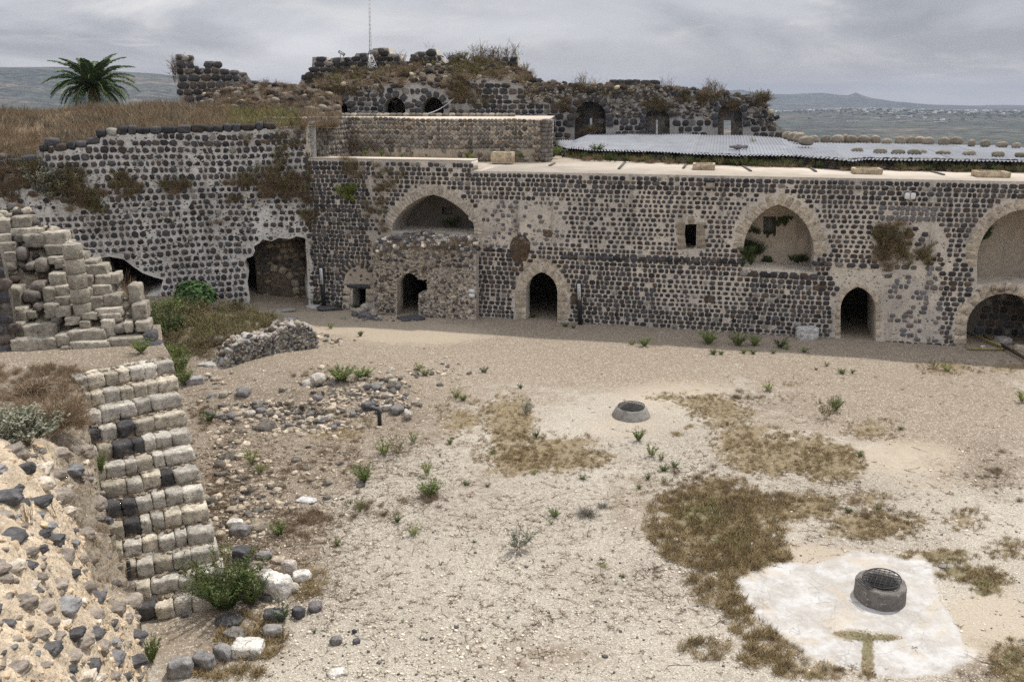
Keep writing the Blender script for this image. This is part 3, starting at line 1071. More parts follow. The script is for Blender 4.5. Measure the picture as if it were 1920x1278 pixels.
# projecting broken vault and rubble pier in front of the facade (left of the main door)
g = Geo()
PJ = Frame(MW.P(0, 0, 0.55)[:2], MW.P(1, 0, 0.55)[:2])
pj_out = [(699, 478), (712, 470), (735, 466), (760, 462), (790, 460), (820, 464), (850, 466), (880, 470), (892, 474), (893, 640), (800, 640), (785, 640), (785, 550), (801, 548), (801, 524), (786, 524), (778, 516), (768, 511), (760, 513), (750, 521), (744, 532), (744, 640), (699, 640)]
pu = PJ.uvs(pj_out)
slab(g, PJ, pu, [], 0.6, m=0)
# sloping debris top
nU, nW = 40, 8
for i in range(1):
    us = np.linspace(pu[0][0], pu[8][0], nU)
    V = []
    for j in range(nW):
        t_ = j / (nW - 1)
        for a in us:
            x_, y_ = 0, 0
            vtop = np.interp(a, [p[0] for p in pu[:9]], [p[1] for p in pu[:9]])
            hump = 0.62 * t_ + 0.25 * (fbm(np.array([a * 1.3]), np.array([t_ * 2]), 1, 5)[0] - .5)
            V.append(MW.P(a, vtop + hump - 0.03, 0.58 - 0.56 * t_))
    ii = (np.arange(nW - 1)[:, None] * nU + np.arange(nU - 1)[None]).ravel()
    g.add(V, np.stack([ii, ii + 1, ii + nU + 1, ii + nU], 1), (0.24, 0.20, 0.155), 2)
cu, cv, hw, hh = cells(pu[0][0], pu[8][0], -0.1, PJ.uv(800, 462)[1] + .1, 0.17, 0.14, 0.34, 0.15, 0.35)
P_ = w2p(PJ.Ps(cu, cv, 0 * cu))
kk = inpoly(cu, cv, pu) & (polydist(cu, cv, pu) > 0.08)
smooth_ = (P_[:, 0] > 797) & (P_[:, 1] > 505)
kk &= ~(smooth_ & (RNG.random(len(cu)) < 0.55))
cc = np.where(RNG.random((len(cu), 1)) < 0.55, basalt(len(cu), .5, .2) * 1.3, np.array((0.30, 0.26, 0.20)) * RNG.uniform(.7, 1.25, (len(cu), 1)))
facing(g, PJ, cu[kk], cv[kk], hw[kk] * RNG.uniform(.6, .95, kk.sum()), hh[kk] * RNG.uniform(.6, .95, kk.sum()), RNG.uniform(.03, .10, kk.sum()), 2.6, cc[kk], rot=RNG.uniform(-.5, .5, kk.sum()), jit=.2, m=1)
nr_ = 260
P = np.array([PJ.P(RNG.uniform(pu[0][0], pu[8][0]), 0, -RNG.uniform(0, .5)) for _ in range(nr_)])
for p_ in P:
    u_ = (p_ - PJ.O) @ PJ.U
    d_ = -(p_ - PJ.O) @ PJ.N
    vt_ = np.interp(u_, [q[0] for q in pu[:9]], [q[1] for q in pu[:9]]) + .62 * d_ / .56
    V, Fc = block(RNG.uniform(.08, .28) * np.array((1, .8, .7)), .4, .1, 3, big=.3)
    g.add(V + p_ + (0, 0, vt_), Fc, basalt(1, .5, .4, .1)[0] * 1.8, 1)
a_, b_ = RNG.uniform(pu[0][0], pu[9][0], 2600), RNG.uniform(0, 4, 2600)
kk_ = inpoly(a_, b_, pu)
cl_ = np.where(RNG.random((2600, 1)) < .35, basalt(2600, .5, .2) * 1.6, np.array((.40, .34, .27)) * RNG.uniform(.5, 1.2, (2600, 1)))
facing(g, PJ, a_[kk_], b_[kk_], RNG.uniform(.02, .09, kk_.sum()), RNG.uniform(.015, .06, kk_.sum()), RNG.uniform(.015, .05, kk_.sum()), 2.3, cl_[kk_], rot=RNG.uniform(-.7, .7, kk_.sum()), jit=.25, K=7)
g.build('rubble_pier', [M_MORTAR, M_STONE, M_RUBBLE], rng_root)
# patch of pale squared stones under the left niche
g = Geo()
cu, cv, hw, hh = cells(MW.uv(737, 450)[0], MW.uv(887, 450)[0], MW.uv(800, 474)[1], MW.uv(812, 441)[1], 0.22, 0.3, 0.6, 0.0)
hu = [MW.uv(792, 454), MW.uv(874, 468)]
kk = np.ones(len(cu), bool)
for a, b in hu:
    kk &= ~((abs(cu - a) < 0.18) & (abs(cv - b) < 0.15))
cc = np.array((0.38, 0.34, 0.27)) * RNG.uniform(.6, 1.1, (len(cu), 1))
dk = RNG.random(len(cu)) < .2
cc[dk] = (0.1, 0.095, 0.09)
facing(g, MW, cu[kk], cv[kk], hw[kk] * .95, hh[kk] * .93, .04, 6, cc[kk], m=0, inner=.85)
for a, b in hu:
    boxg(g, MW.P(a, b, 0.02), 0.16, 0.06, 0.18, (0.01, 0.01, 0.01), 0, (MW.U, MW.N, MW.V))
g.build('parapet_course', M_LIME, rng_root)
# string ledge across the facade; dark stone row stands in for a shadow line
g = Geo()
lp = [MW.uv(1062, 474), MW.uv(1390, 490)]
def ledge(x0, y0, x1, y1, hgt=0.2, proud=.07, c=BAS):
    a, b = MW.uv(x0, y0), MW.uv(x1, y1)
    n = int((b[0] - a[0]) / .36)
    us = np.linspace(a[0], b[0], n)
    vs = np.linspace(a[1], b[1], n)
    facing(g, MW, us, vs, .17, hgt / 2, proud, 6, basalt(n, .2, .05), m=0, inner=.85)
ledge(895, 466, 960, 470)
g.build('string_course', M_STONE, rng_root)
g = Geo()
ledge(1060, 481, 1390, 491)
g.build('string_course', M_STONE, rng_root)
g = Geo()
ledge(1530, 494, 1640, 499)
g.build('string_course', M_STONE, rng_root)
g = Geo()
ledge(1395, 512, 1526, 519, .27)
g.build('niche_sill', M_STONE, rng_root)
# recess broken into the wall
g = Geo()
hc = MW.uv(975, 468)
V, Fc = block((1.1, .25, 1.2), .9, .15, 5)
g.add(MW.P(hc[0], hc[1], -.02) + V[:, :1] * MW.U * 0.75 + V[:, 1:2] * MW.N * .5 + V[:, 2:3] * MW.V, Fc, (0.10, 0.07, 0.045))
for x, y in ((1027, 438), (1078, 560), (1703, 440), (1330, 560), (1540, 540)):
    g.build('broken_patch', M_RUBBLE, rng_root)
    g = Geo()
    a, b = MW.uv(x, y)
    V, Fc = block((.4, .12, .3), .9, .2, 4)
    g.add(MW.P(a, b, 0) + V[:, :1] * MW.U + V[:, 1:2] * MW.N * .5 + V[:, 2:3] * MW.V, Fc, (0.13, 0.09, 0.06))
g.build('broken_patch', M_RUBBLE, rng_root)
# stone spout under the roof edge
g = Geo()
a, b = MW.uv(1332, 347)
boxg(g, MW.P(a, b, .07), .38, .14, .26, (0.42, 0.36, 0.29), 0, (MW.U, MW.N, MW.V))
boxg(g, MW.P(a, b + .21, .09), .44, .18, .10, (0.07, 0.07, 0.07), 0, (MW.U, MW.N, MW.V))
g.build('water_spout', M_LIME, rng_root)

# ------------------------------------------------------------------ left curtain wall
lw_root = empty('curtain_wall', tuple(LW.P(0, 0)), 'high rough wall of round basalt stones in whitish mortar at the left of the yard', 'wall')
ltop = [(-60, 296), (-20, 296), (10, 300), (34, 312), (62, 304), (82, 292), (84, 272), (112, 270), (114, 282), (150, 276), (186, 266), (190, 254), (240, 250), (300, 249), (400, 246), (470, 243), (540, 238), (592, 236)]
BIG = [(466, 600), (469, 560), (464, 530), (467, 508), (458, 492), (463, 484), (474, 480), (478, 470), (476, 462), (486, 456), (492, 449), (510, 452), (522, 446), (544, 448), (556, 443), (570, 446), (580, 452), (577, 476), (582, 500), (577, 540), (583, 600)]
SM = [(186, 484), (205, 481), (232, 486), (250, 500), (268, 512), (290, 520), (306, 524), (300, 545), (262, 560), (230, 556), (205, 520)]
lo = LW.uvs(ltop)
uend = LW.L + .25
lout = [(lo[0][0] - 8, -1), (uend, -1)] + [(uend, lo[-1][1])] + lo[::-1] + [(lo[0][0] - 8, lo[0][1] - .4)]
lh = [LW.uvs(BIG), LW.uvs(SM)]
g = Geo()
slab(g, LW, lout, lh, 2.2, m=0)
cu, cv, hw, hh = cells(lo[0][0] - 3, uend, 0.2, lo[-1][1], 0.285, 0.2, 0.42, 0.07, .2)
P_ = w2p(LW.Ps(cu, cv, 0 * cu))
lpoly = lout
kk = inpoly(cu, cv, lpoly) & (polydist(cu, cv, lo, False) > .15)
for h in lh:
    kk &= ~near(cu, cv, h, .12)
fill = np.full(len(cu), .75)
expo = np.full(len(cu), 3.0)
pr = np.full(len(cu), .95)
z_ = P_[:, 0] > 500
fill[z_] = .72
z_ = (polydist(cu, cv, lo, False) < .75)
fill[z_] = .9
expo[z_] = 3.5
z_ = (P_[:, 0] > 390) & (P_[:, 0] < 560) & (P_[:, 1] > 370) & (P_[:, 1] < 470)
pr[z_] = .75
z_ = (P_[:, 0] < 200) & (P_[:, 1] > 330) & (P_[:, 1] < 400)
pr[z_] = .5
kk &= RNG.random(len(cu)) < pr
fill = fill * RNG.uniform(.75, 1.15, len(cu))
facing(g, LW, cu[kk], cv[kk], hw[kk] * fill[kk], hh[kk] * fill[kk], RNG.uniform(.03, .09, kk.sum()), expo[kk] * RNG.uniform(.85, 1.2, kk.sum()), basalt(kk.sum(), .3, .03, .004), rot=RNG.uniform(-.25, .25, kk.sum()), jit=.15, K=11)
# smaller chips in the joints
n_ = 5200
a = RNG.uniform(lo[0][0] - 2, uend, n_)
b = RNG.uniform(.2, lo[-1][1], n_)
kk = inpoly(a, b, lpoly) & (polydist(a, b, lo, False) > .1)
for h in lh:
    kk &= ~near(a, b, h, .1)
c_ = np.where(RNG.random((n_, 1)) < .5, basalt(n_), np.array((.42, .39, .34)) * RNG.uniform(.5, 1.1, (n_, 1)))
facing(g, LW, a[kk], b[kk], RNG.uniform(.02, .07, kk.sum()), RNG.uniform(.015, .045, kk.sum()), .02, 2.2, c_[kk], rot=RNG.uniform(-.6, .6, kk.sum()), jit=.25, K=6)
g.build('wall_face', [M_MORTW, M_STONE], lw_root)
# coping: rough basalt blocks along the broken top
g = Geo()
P_ = np.array(lo)
Ls = np.concatenate([[0], np.cumsum(np.hypot(*np.diff(P_, axis=0).T))])
s = 0.0
while s < Ls[-1] - 2.2:
    w_ = RNG.uniform(.35, .7)
    u_, v_ = np.interp(s + w_ / 2, Ls, P_[:, 0]), np.interp(s + w_ / 2, Ls, P_[:, 1])
    hgt = RNG.uniform(.28, .42)
    V, Fc = block((w_ * .98, .7, hgt), .28, .07, 4)
    g.add(LW.P(u_, v_ + hgt * .3, -.3) + V[:, :1] * LW.U + V[:, 1:2] * LW.N + V[:, 2:3] * LW.V, Fc, basalt(1, .3, .08)[0] * 1.05)
    s += w_
g.build('coping', M_STONE, lw_root)
# recess behind the big broken opening: masonry back wall with a tan blind arch
g = Geo()
RB = Frame(LW.P(0, 0, -1.4)[:2], LW.P(LW.L, 0, -2.1)[:2])
ra = RB.uv(484, 560)[0]
rb = RB.uv(600, 560)[0]
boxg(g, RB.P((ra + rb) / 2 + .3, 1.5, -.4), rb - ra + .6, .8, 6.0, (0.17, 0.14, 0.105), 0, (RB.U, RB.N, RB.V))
cu, cv, hw, hh = cells(ra, rb, -.2, 3.6, .28, .25, .5, .1, .3)
barch = [(505, 508), (520, 510), (535, 518), (546, 530), (550, 552), (546, 575), (512, 575)]
bu = RB.uvs(barch)
kk = ~near(cu, cv, bu, .1)
facing(g, RB, cu[kk], cv[kk], hw[kk] * .86, hh[kk] * .86, RNG.uniform(.03, .09, kk.sum()), 2.8, np.where(RNG.random((kk.sum(), 1)) < .5, basalt(kk.sum()) * 1.2, np.array((.27, .22, .165)) * RNG.uniform(.7, 1.2, (kk.sum(), 1))), rot=RNG.uniform(-.3, .3, kk.sum()), jit=.18)
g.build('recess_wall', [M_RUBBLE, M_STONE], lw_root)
g = Geo()
voussoirs(g, RB, bu[:5], .38, (.36, .31, .24), proud=.12, seg=.4, m=0)
g.build('blind_arch', M_LIME, lw_root)
g = Geo()
boxg(g, LW.P(LW.L / 2, 3, -5.2), LW.L + 16, .5, 8.2, (.15, .13, .11), 0, (LW.U, LW.N, LW.V))
for px0 in (170, 330, 445):
    boxg(g, LW.P(LW.uv(px0, 560)[0], 2.9, -3.6), .4, 2.8, 7.6, (.15, .13, .11), 0, (LW.U, LW.N, LW.V))
g.build('inner_wall', M_RUBBLE, lw_root)


# ------------------------------------------------------------------ plants: prototypes as arrays
def leafquads(P, D, W, L, C, droop=0.0):
    """narrow leaves: P base, D direction, W width vector, L length"""
    n = len(P)
    tip = P + D * L[:, None]
    mid = P + D * (L * .5)[:, None]
    tip = tip - np.array((0, 0, 1.)) * (droop * L)[:, None]
    V = np.stack([P, mid + W, tip, mid - W], 1).reshape(-1, 3)
    Fq = (np.arange(n)[:, None] * 4 + np.array([0, 1, 2, 3]))
    return V, Fq, np.repeat(C, 4, 0)


def unit(v):
    return v / (np.linalg.norm(v, axis=1, keepdims=True) + 1e-9)


def proto_tuft(nb=14, h=1.0, spread=.5, wd=.02, c0=(.30, .21, .12), c1=(.42, .33, .19), r=None):
    r = r or np.random.default_rng(RNG.integers(1e6))
    P = np.stack([r.normal(0, .10, nb), r.normal(0, .10, nb), np.zeros(nb)], 1)
    D = unit(np.stack([r.normal(0, spread, nb), r.normal(0, spread, nb), np.ones(nb)], 1))
    Wv = unit(np.stack([r.normal(0, 1, nb), r.normal(0, 1, nb), np.zeros(nb)], 1)) * wd
    C = np.array(c0) + (np.array(c1) - np.array(c0)) * r.random((nb, 1))
    return leafquads(P, D, Wv, h * r.uniform(.5, 1.1, nb), C, .12 * r.random(nb))


def proto_weed(ns=42, nl=46, h=1.0, spread=.7, lw=.015, ll=.10, c0=(.075, .105, .03), c1=(.20, .25, .08), stem=(.14, .13, .06), seed=0, bare=.15):
    """bushy upright weed: curved stems set with many narrow leaves"""
    r = np.random.default_rng(seed)
    Vs, Fs, Cs = [], [], []
    off = 0
    for i in range(ns):
        a = r.uniform(0, 6.28)
        o = r.uniform(0, 1) ** .6 * spread
        d = np.array((math.cos(a) * o, math.sin(a) * o, 1.0))
        L = h * r.uniform(.6, 1.05) * (1 - .3 * o)
        t = np.linspace(0, 1, 6)[:, None]
        pts = np.array((math.cos(a), math.sin(a), 0)) * .05 + d * t * L + np.array((math.cos(a), math.sin(a), -0.2)) * (t ** 2) * L * .22 * r.uniform(0, 1.4)
        wv = np.array((-math.sin(a), math.cos(a), 0)) * .006
        for k in range(5):
            V = np.array([pts[k] - wv, pts[k] + wv, pts[k + 1] + wv * .7, pts[k + 1] - wv * .7])
            Vs.append(V)
            Fs.append(np.array([[0, 1, 2, 3]]) + off)
            off += 4
            Cs.append(np.tile(np.array(stem), (4, 1)))
        tt = r.uniform(bare, 1, nl)
        P = np.stack([np.interp(tt, t[:, 0], pts[:, j]) for j in range(3)], 1)
        D = unit(np.stack([r.normal(0, 1, nl), r.normal(0, 1, nl), r.uniform(.1, 1.4, nl)], 1))
        Wv = unit(np.cross(D, r.normal(0, 1, (nl, 3)))) * lw * h
        C = np.array(c0) + (np.array(c1) - np.array(c0)) * (r.random((nl, 1)) * .7 + .3 * tt[:, None])
        V, Fq, C = leafquads(P, D, Wv, ll * h * r.uniform(.5, 1.2, nl), C, .1 * r.random(nl))
        Vs.append(V)
        Fs.append(Fq + off)
        off += len(V)
        Cs.append(C)
    return np.concatenate(Vs), np.concatenate(Fs), np.concatenate(Cs)


def proto_twigs(n=60, h=1.0, c0=(.16, .11, .075), c1=(.30, .23, .15), seed=0, up=.6, w=.007, fork=4):
    """dry shrub: tangle of forked thin twigs"""
    r = np.random.default_rng(seed)
    P, D, L, lv = [], [], [], []
    for i in range(n):
        a = r.uniform(0, 6.28)
        d = np.array((math.cos(a), math.sin(a), up * r.uniform(.5, 2.2)))
        d /= np.linalg.norm(d)
        p = np.array((r.normal(0, .05), r.normal(0, .05), 0))
        l = h * r.uniform(.25, .5)
        P.append(p); D.append(d); L.append(l); lv.append(1.6)
        for k in range(fork):
            q = p + d * l * r.uniform(.4, 1)
            d2 = d + r.normal(0, .55, 3)
            d2 /= np.linalg.norm(d2)
            l2 = l * r.uniform(.5, 1.1)
            P.append(q); D.append(d2); L.append(l2); lv.append(1.0)
            for j in range(2):
                d3 = d2 + r.normal(0, .6, 3)
                d3 /= np.linalg.norm(d3)
                P.append(q + d2 * l2 * r.uniform(.4, 1)); D.append(d3); L.append(l2 * r.uniform(.3, .7)); lv.append(.7)
    P, D, L, lv = map(np.array, (P, D, L, lv))
    Wv = unit(np.cross(D, r.normal(0, 1, (len(P), 3)))) * (w * lv)[:, None]
    C = np.array(c0) + (np.array(c1) - np.array(c0)) * r.random((len(P), 1))
    V = leafquads(P, D, Wv, L, C, 0 * L)
    V[0][:, 2] = np.abs(V[0][:, 2])
    return V


def proto_rock(size=(1, 1, .7), rnd=.55, n=3, nz=.1, big=.3, col=(.3, .28, .25)):
    V, Fc = block(size, rnd, nz, n, big=big)
    return V, Fc, np.tile(np.array(col), (len(V), 1))


STRAW = [proto_tuft(14, 1, .45, .016, (.15, .12, .085), (.31, .25, .17)) for _ in range(4)]
RUST = [proto_tuft(14, 1, .6, .016, (.16, .115, .075), (.30, .225, .145)) for _ in range(3)]
GRASSY = [proto_tuft(14, 1, .5, .018, (.14, .14, .05), (.30, .28, .11)) for _ in range(3)]
WEED = [proto_weed(seed=s) for s in range(4)]
WEEDY = [proto_weed(16, 26, 1, .55, .020, .15, (.11, .14, .03), (.25, .28, .08), seed=10 + s) for s in range(3)]
WEEDD = [proto_weed(20, 26, 1, .6, .02, .14, (.035, .055, .02), (.09, .12, .045), seed=20 + s) for s in range(3)]
SAGE = [proto_weed(26, 30, 1, .9, .022, .10, (.17, .175, .13), (.33, .33, .26), (.2, .17, .13), seed=30 + s, bare=.35) for s in range(3)]
TWIG = [proto_twigs(50, seed=s) for s in range(3)]
TWIGG = [proto_twigs(50, 1, (.17, .155, .13), (.31, .29, .25), seed=7 + s) for s in range(2)]
OLIVE = [proto_weed(18, 20, 1, .8, .018, .10, (.10, .09, .04), (.21, .185, .085), (.18, .13, .08), seed=40 + s, bare=.3) for s in range(3)]

# ------------------------------------------------------------------ dry-grass mound on top of the curtain wall
nS, nT = 90, 26
us = np.linspace(lo[0][0] - 14, uend + 1.5, nS)
lov = np.interp(us, [p[0] for p in lo], [p[1] for p in lo])
zb = np.interp(us, [lo[0][0] - 14, lo[0][0], LW.uv(250, 250)[0], uend], [8.9, 9.1, 9.6, 9.1])
V = []
for j in range(nT):
    t_ = j / (nT - 1)
    dist = 24 * t_ ** 1.5
    kk_ = min(1, dist / 13.0)
    kk_ = kk_ * kk_ * (3 - 2 * kk_)
    z_ = (lov - .12) * (1 - kk_) + zb * kk_ + (fbm(us, us * 0 + dist, .35, 4, 3) - .5) * .7 * min(1, dist / 2 + .05)
    if t_ > .8:
        z_ = z_ - (t_ - .8) * 5 * 4
    for a, z1 in zip(us, z_):
        V.append(LW.P(a, z1, -.35 - dist))
V = np.array(V)
ii = (np.arange(nT - 1)[:, None] * nS + np.arange(nS - 1)[None]).ravel()
MV = V.reshape(nT, nS, 3)
g = Geo()
g.add(V, np.stack([ii, ii + 1, ii + nS + 1, ii + nS], 1), (.22, .165, .11))
tag(g.build('grassy_hill', M_RUBBLE, smooth=True), kind='structure')


def mound_pts(n, jlo=0.0, jhi=1.0):
    a = RNG.uniform(0, nS - 1.01, n)
    b = RNG.uniform(jlo * (nT - 1), jhi * (nT - 1) - .01, n)
    i0, j0 = a.astype(int), b.astype(int)
    fa, fb = (a - i0)[:, None], (b - j0)[:, None]
    p = (MV[j0, i0] * (1 - fa) + MV[j0, i0 + 1] * fa) * (1 - fb) + (MV[j0 + 1, i0] * (1 - fa) + MV[j0 + 1, i0 + 1] * fa) * fb
    return p


P = mound_pts(17000, 0.02, .86)
q = w2p(P)
kk = (q[:, 0] > -150) & (q[:, 0] < 640)
P, q = P[kk], q[kk]
dn = fbm(P[:, 0], P[:, 1], .3, 9)
kk = RNG.random(len(P)) < .35 + .9 * dn
P, q, dn = P[kk], q[kk], dn[kk]
gr = (q[:, 0] > 430) & (q[:, 0] < 560) & (RNG.random(len(P)) < .6)
rs = (~gr) & (fbm(P[:, 0], P[:, 1], .45, 2) > .47)
g = Geo()
S = RNG.uniform(.35, .8, len(P)) * (.7 + .6 * dn)
scatter(g, GRASSY, P[gr], S[gr])
scatter(g, RUST, P[rs], S[rs])
scatter(g, STRAW, P[~gr & ~rs], S[~gr & ~rs])
tag(g.build('dry_grass', M_DRY), 'tall dry brown grass covering the hill above the curtain wall', 'grass', kind='stuff')

# ------------------------------------------------------------------ date palm
def frond(Lf, el, az, seed):
    r = np.random.default_rng(seed)
    n = 22
    t = np.linspace(0, 1, n)
    ang = el - t ** 1.3 * (1.1 + .9 * max(0, 1.0 - el)) 
    dx = np.concatenate([[0], np.cumsum(np.cos(ang[:-1]))]) * Lf / n
    dz = np.concatenate([[0], np.cumsum(np.sin(ang[:-1]))]) * Lf / n
    ca, sa = math.cos(az), math.sin(az)
    sp = np.stack([dx * ca, dx * sa, dz], 1)
    g_ = Geo()
    tube(g_, sp[::3], .045, .012, 4, (.20, .20, .09))
    T = unit(np.gradient(sp, axis=0))
    side = np.array((-sa, ca, 0.))
    P, D, Wv, L, C = [], [], [], [], []
    for i in range(2, n):
        for k in range(4):
            for sgn in (-1, 1):
                d = side * sgn * 1.0 + T[i] * r.uniform(.7, 1.1) + np.array((0, 0, 1.)) * r.uniform(-.1, .45)
                P.append(sp[i] - T[i] * k * Lf / n / 4)
                D.append(d / np.linalg.norm(d))
                Wv.append(np.array((0, 0, 1.)) * .02 + T[i] * .034)
                L.append(.62 * (math.sin(math.pi * (t[i] * .86 + .12)) ** .6) * r.uniform(.8, 1.1) + .08)
                C.append((np.array((.07, .11, .05)) if el > -.12 or seed % 3 else np.array((.20, .15, .085))) * r.uniform(.6, 1.7))
    V, Fq, C = leafquads(np.array(P), np.array(D), np.array(Wv), np.array(L), np.array(C), .22 * np.ones(len(P)))
    g_.add(V, Fq, C)
    return g_


pc = AtY(174, 166, 70)
palm = empty('palm_tree', (pc.x, pc.y, pc.z - 5), 'date palm with arching green fronds rising behind the dry grass hill', 'palm tree')
g = Geo()
tube(g, [(pc.x, pc.y, pc.z - 5 + i * .5) for i in range(11)], .34, .30, 12, (.15, .11, .075))
for i in range(120):
    a = i * 2.4
    z_ = pc.z - 4.9 + i * .042
    V, Fc = CG[2]
    g.add(V * np.array((.1, .1, .14)) + np.array((pc.x + .33 * math.cos(a), pc.y + .33 * math.sin(a), z_)), Fc, (.17, .125, .08))
g.build('trunk', M_ROCK, palm)
for i in range(56):
    el = 1.45 - 1.7 * ((i + .5) / 56) ** 1.0
    Lf = 3.9 * (1 - .12 * abs(el - .6)) * RNG.uniform(.78, 1.08)
    fg_ = frond(Lf, el, i * 2.39996 + RNG.uniform(-.2, .2), i)
    for c in fg_.ch:
        c[0][:] += np.array(pc)
    fg_.build('frond', M_LEAF, palm)

# ------------------------------------------------------------------ wall of rounded cobbles above the deck, with its flat white roof
CW = Frame((-13.6, 46.8), AtY(1024, 225, 45.6)[:2])
cw = empty('cobble_building', tuple(CW.P(0, 7)), 'squat flat-roofed block faced with rounded grey cobbles above the left roof deck', 'building')
cz = 9.02
g = Geo()
boxg(g, CW.P(CW.L / 2, cz / 2 + 3.0, -6.5), CW.L, 13, cz - 6.0, (.3, .27, .22), 0, (CW.U, CW.N, CW.V))
cu, cv, hw, hh = cells(0, CW.L - .1, 7.0, cz - .02, .22, .17, .32, .05)
yy = w2p(CW.Ps(cu, cv, 0 * cu))
low = cv < 7.62
pk = ~(low & (RNG.random(len(cu)) < .65))
c_ = np.array((.185, .168, .148)) * RNG.uniform(.5, 1.45, (len(cu), 1))
rd = RNG.random(len(cu))
c_[rd < .12] = (.36, .31, .25)
c_[rd > .8] *= (1.15, .97, .82)
facing(g, CW, cu[pk], cv[pk], hw[pk] * .98, hh[pk] * 1.0, RNG.uniform(.06, .11, pk.sum()), 2.9, c_[pk], rot=RNG.uniform(-.3, .3, pk.sum()), jit=.1, inner=.55)
# rounded right end
for k in range(1, 8):
    cu = []
    z_ = 7.0
    ang = k / 8 * math.pi / 2
    while z_ < cz:
        V, Fc = block((.3, .3, .24), .7, .05, 3)
        p = CW.P(CW.L - .15 + .35 * math.sin(ang), z_ + .1, -.35 + .4 * math.cos(ang))
        g.add(V + p, Fc, np.array((.19, .17, .15)) * RNG.uniform(.5, 1.3), 1)
        z_ += .21
g.build('wall', [M_PLAST, M_STONE], cw)
g = Geo()
boxg(g, CW.P(CW.L / 2, cz + .02, -6.55), CW.L + .1, 13.1, .08, (.5, .5, .5), 0, (CW.U, CW.N, CW.V))
g.build('roof', M_DECK, cw)
g = Geo()
cu = np.arange(.3, CW.L - 2.5, .42)
for a in cu:
    V, Fc = block((.40, .35, .24), .5, .06, 3)
    g.add(CW.P(a, cz + .14, -9.5) + V, Fc, np.array((.36, .32, .26)) * RNG.uniform(.4, 1.2))
g.build('roof_kerb', M_LIME, cw)

# return wall closing the gap between curtain wall and cobbles
_e = LW.P(LW.L + .2, 0)
_d = -MW.N * 6
_k = ((CW.O - _e) @ CW.N) / (_d @ CW.N)
RW = Frame(_e[:2], (_e + _d * _k)[:2])
g = Geo()
if RW.N[0] < 0:
    RW.N = -RW.N
slab(g, RW, [(-.1, 5.5), (RW.L, 5.5), (RW.L, 8.98), (-.1, lo[-1][1] - .05)], [], .8)
cu, cv, hw, hh = cells(0, RW.L, 6.4, 8.9, .24, .2, .34)
facing(g, RW, cu, cv, hw * .95, hh * .97, RNG.uniform(.05, .1, len(cu)), 2.9, np.array((.185, .168, .148)) * RNG.uniform(.4, 1.4, (len(cu), 1)), jit=.1, inner=.55)
g.build('return_wall', [M_PLAST, M_STONE], cw)

# ------------------------------------------------------------------ ruined hall behind
BW = Frame(AtY(545, 200, 61)[:2], AtY(1470, 200, 57.5)[:2])
hall = empty('ruined_hall', tuple(BW.P(0, 7)), 'ruined dark hall with a row of arches, broken top and battlements on the skyline', 'ruin')
btop = [(545, 182), (565, 176), (600, 166), (640, 163), (700, 160), (760, 157), (830, 155), (880, 150), (905, 148), (930, 152), (975, 158), (1000, 163), (1060, 165), (1140, 163), (1215, 163), (1255, 166), (1300, 170), (1340, 178), (1372, 181), (1400, 186), (1436, 200), (1444, 214), (1456, 232), (1467, 240)]
bt = BW.uvs(btop)
za = 5.5
bo = [(bt[0][0], za), (bt[-1][0], za)] + bt[::-1]
BA = [arch(604, 652, 210, 181, 260), arch(718, 760, 205, 182, 260), arch(789, 832, 205, 182, 260), arch(1077, 1136, 218, 190, 290), arch(1210, 1256, 222, 203, 290), arch(1346, 1393, 218, 193, 290)]
bh = [BW.uvs(a) for a in BA]
g = Geo()
slab(g, BW, bo, bh, 1.3)
cu, cv, hw, hh = cells(bt[0][0], bt[-1][0], 6.5, 12.4, .36, .34, .68, .08, .25)
q = w2p(BW.Ps(cu, cv, 0 * cu))
kk = inpoly(cu, cv, bo) & (polydist(cu, cv, bt, False) > .2)
for h in bh:
    kk &= ~near(cu, cv, h, .42)
rub = (q[:, 0] > 985) & (q[:, 1] < 196) | ((q[:, 0] > 1130) & (q[:, 0] < 1345) & (q[:, 1] < 222)) | ((q[:, 0] > 560) & (q[:, 0] < 720) & (q[:, 1] < 175))
gap = (q[:, 0] > 762) & (q[:, 0] < 900) & (q[:, 1] > 172)
kk &= ~rub
pr = np.where(gap, .45, .95)
kk &= RNG.random(len(cu)) < pr
fill = np.where((q[:, 0] > 880) & (q[:, 0] < 960), .95, .88)
facing(g, BW, cu[kk], cv[kk], hw[kk] * fill[kk], hh[kk] * fill[kk], RNG.uniform(.03, .08, kk.sum()), 4.5, basalt(kk.sum(), .2, .04), rot=RNG.uniform(-.1, .1, kk.sum()), jit=.1)
# exposed rubble core
n_ = 5200
a = RNG.uniform(bt[0][0], bt[-1][0], n_)
b = RNG.uniform(7.5, 12, n_)
q = w2p(BW.Ps(a, b, 0 * a))
rub = (q[:, 0] > 985) & (q[:, 1] < 196) | ((q[:, 0] > 1130) & (q[:, 0] < 1345) & (q[:, 1] < 222)) | ((q[:, 0] > 560) & (q[:, 0] < 720) & (q[:, 1] < 175)) | ((q[:, 0] > 1395) & (q[:, 1] < 236))
kk = inpoly(a, b, bo) & rub
for h in bh:
    kk &= ~near(a, b, h, .3)
c_ = np.where(RNG.random((n_, 1)) < .5, basalt(n_, .5, .2), np.array((.27, .235, .19)) * RNG.uniform(.5, 1.4, (n_, 1)))
facing(g, BW, a[kk], b[kk], RNG.uniform(.06, .2, kk.sum()), RNG.uniform(.05, .13, kk.sum()), RNG.uniform(.03, .16, kk.sum()), 2.6, c_[kk], rot=RNG.uniform(-.5, .5, kk.sum()), jit=.2, K=8)
g.build('arcade_wall', [M_MORTG, M_STONE], hall)
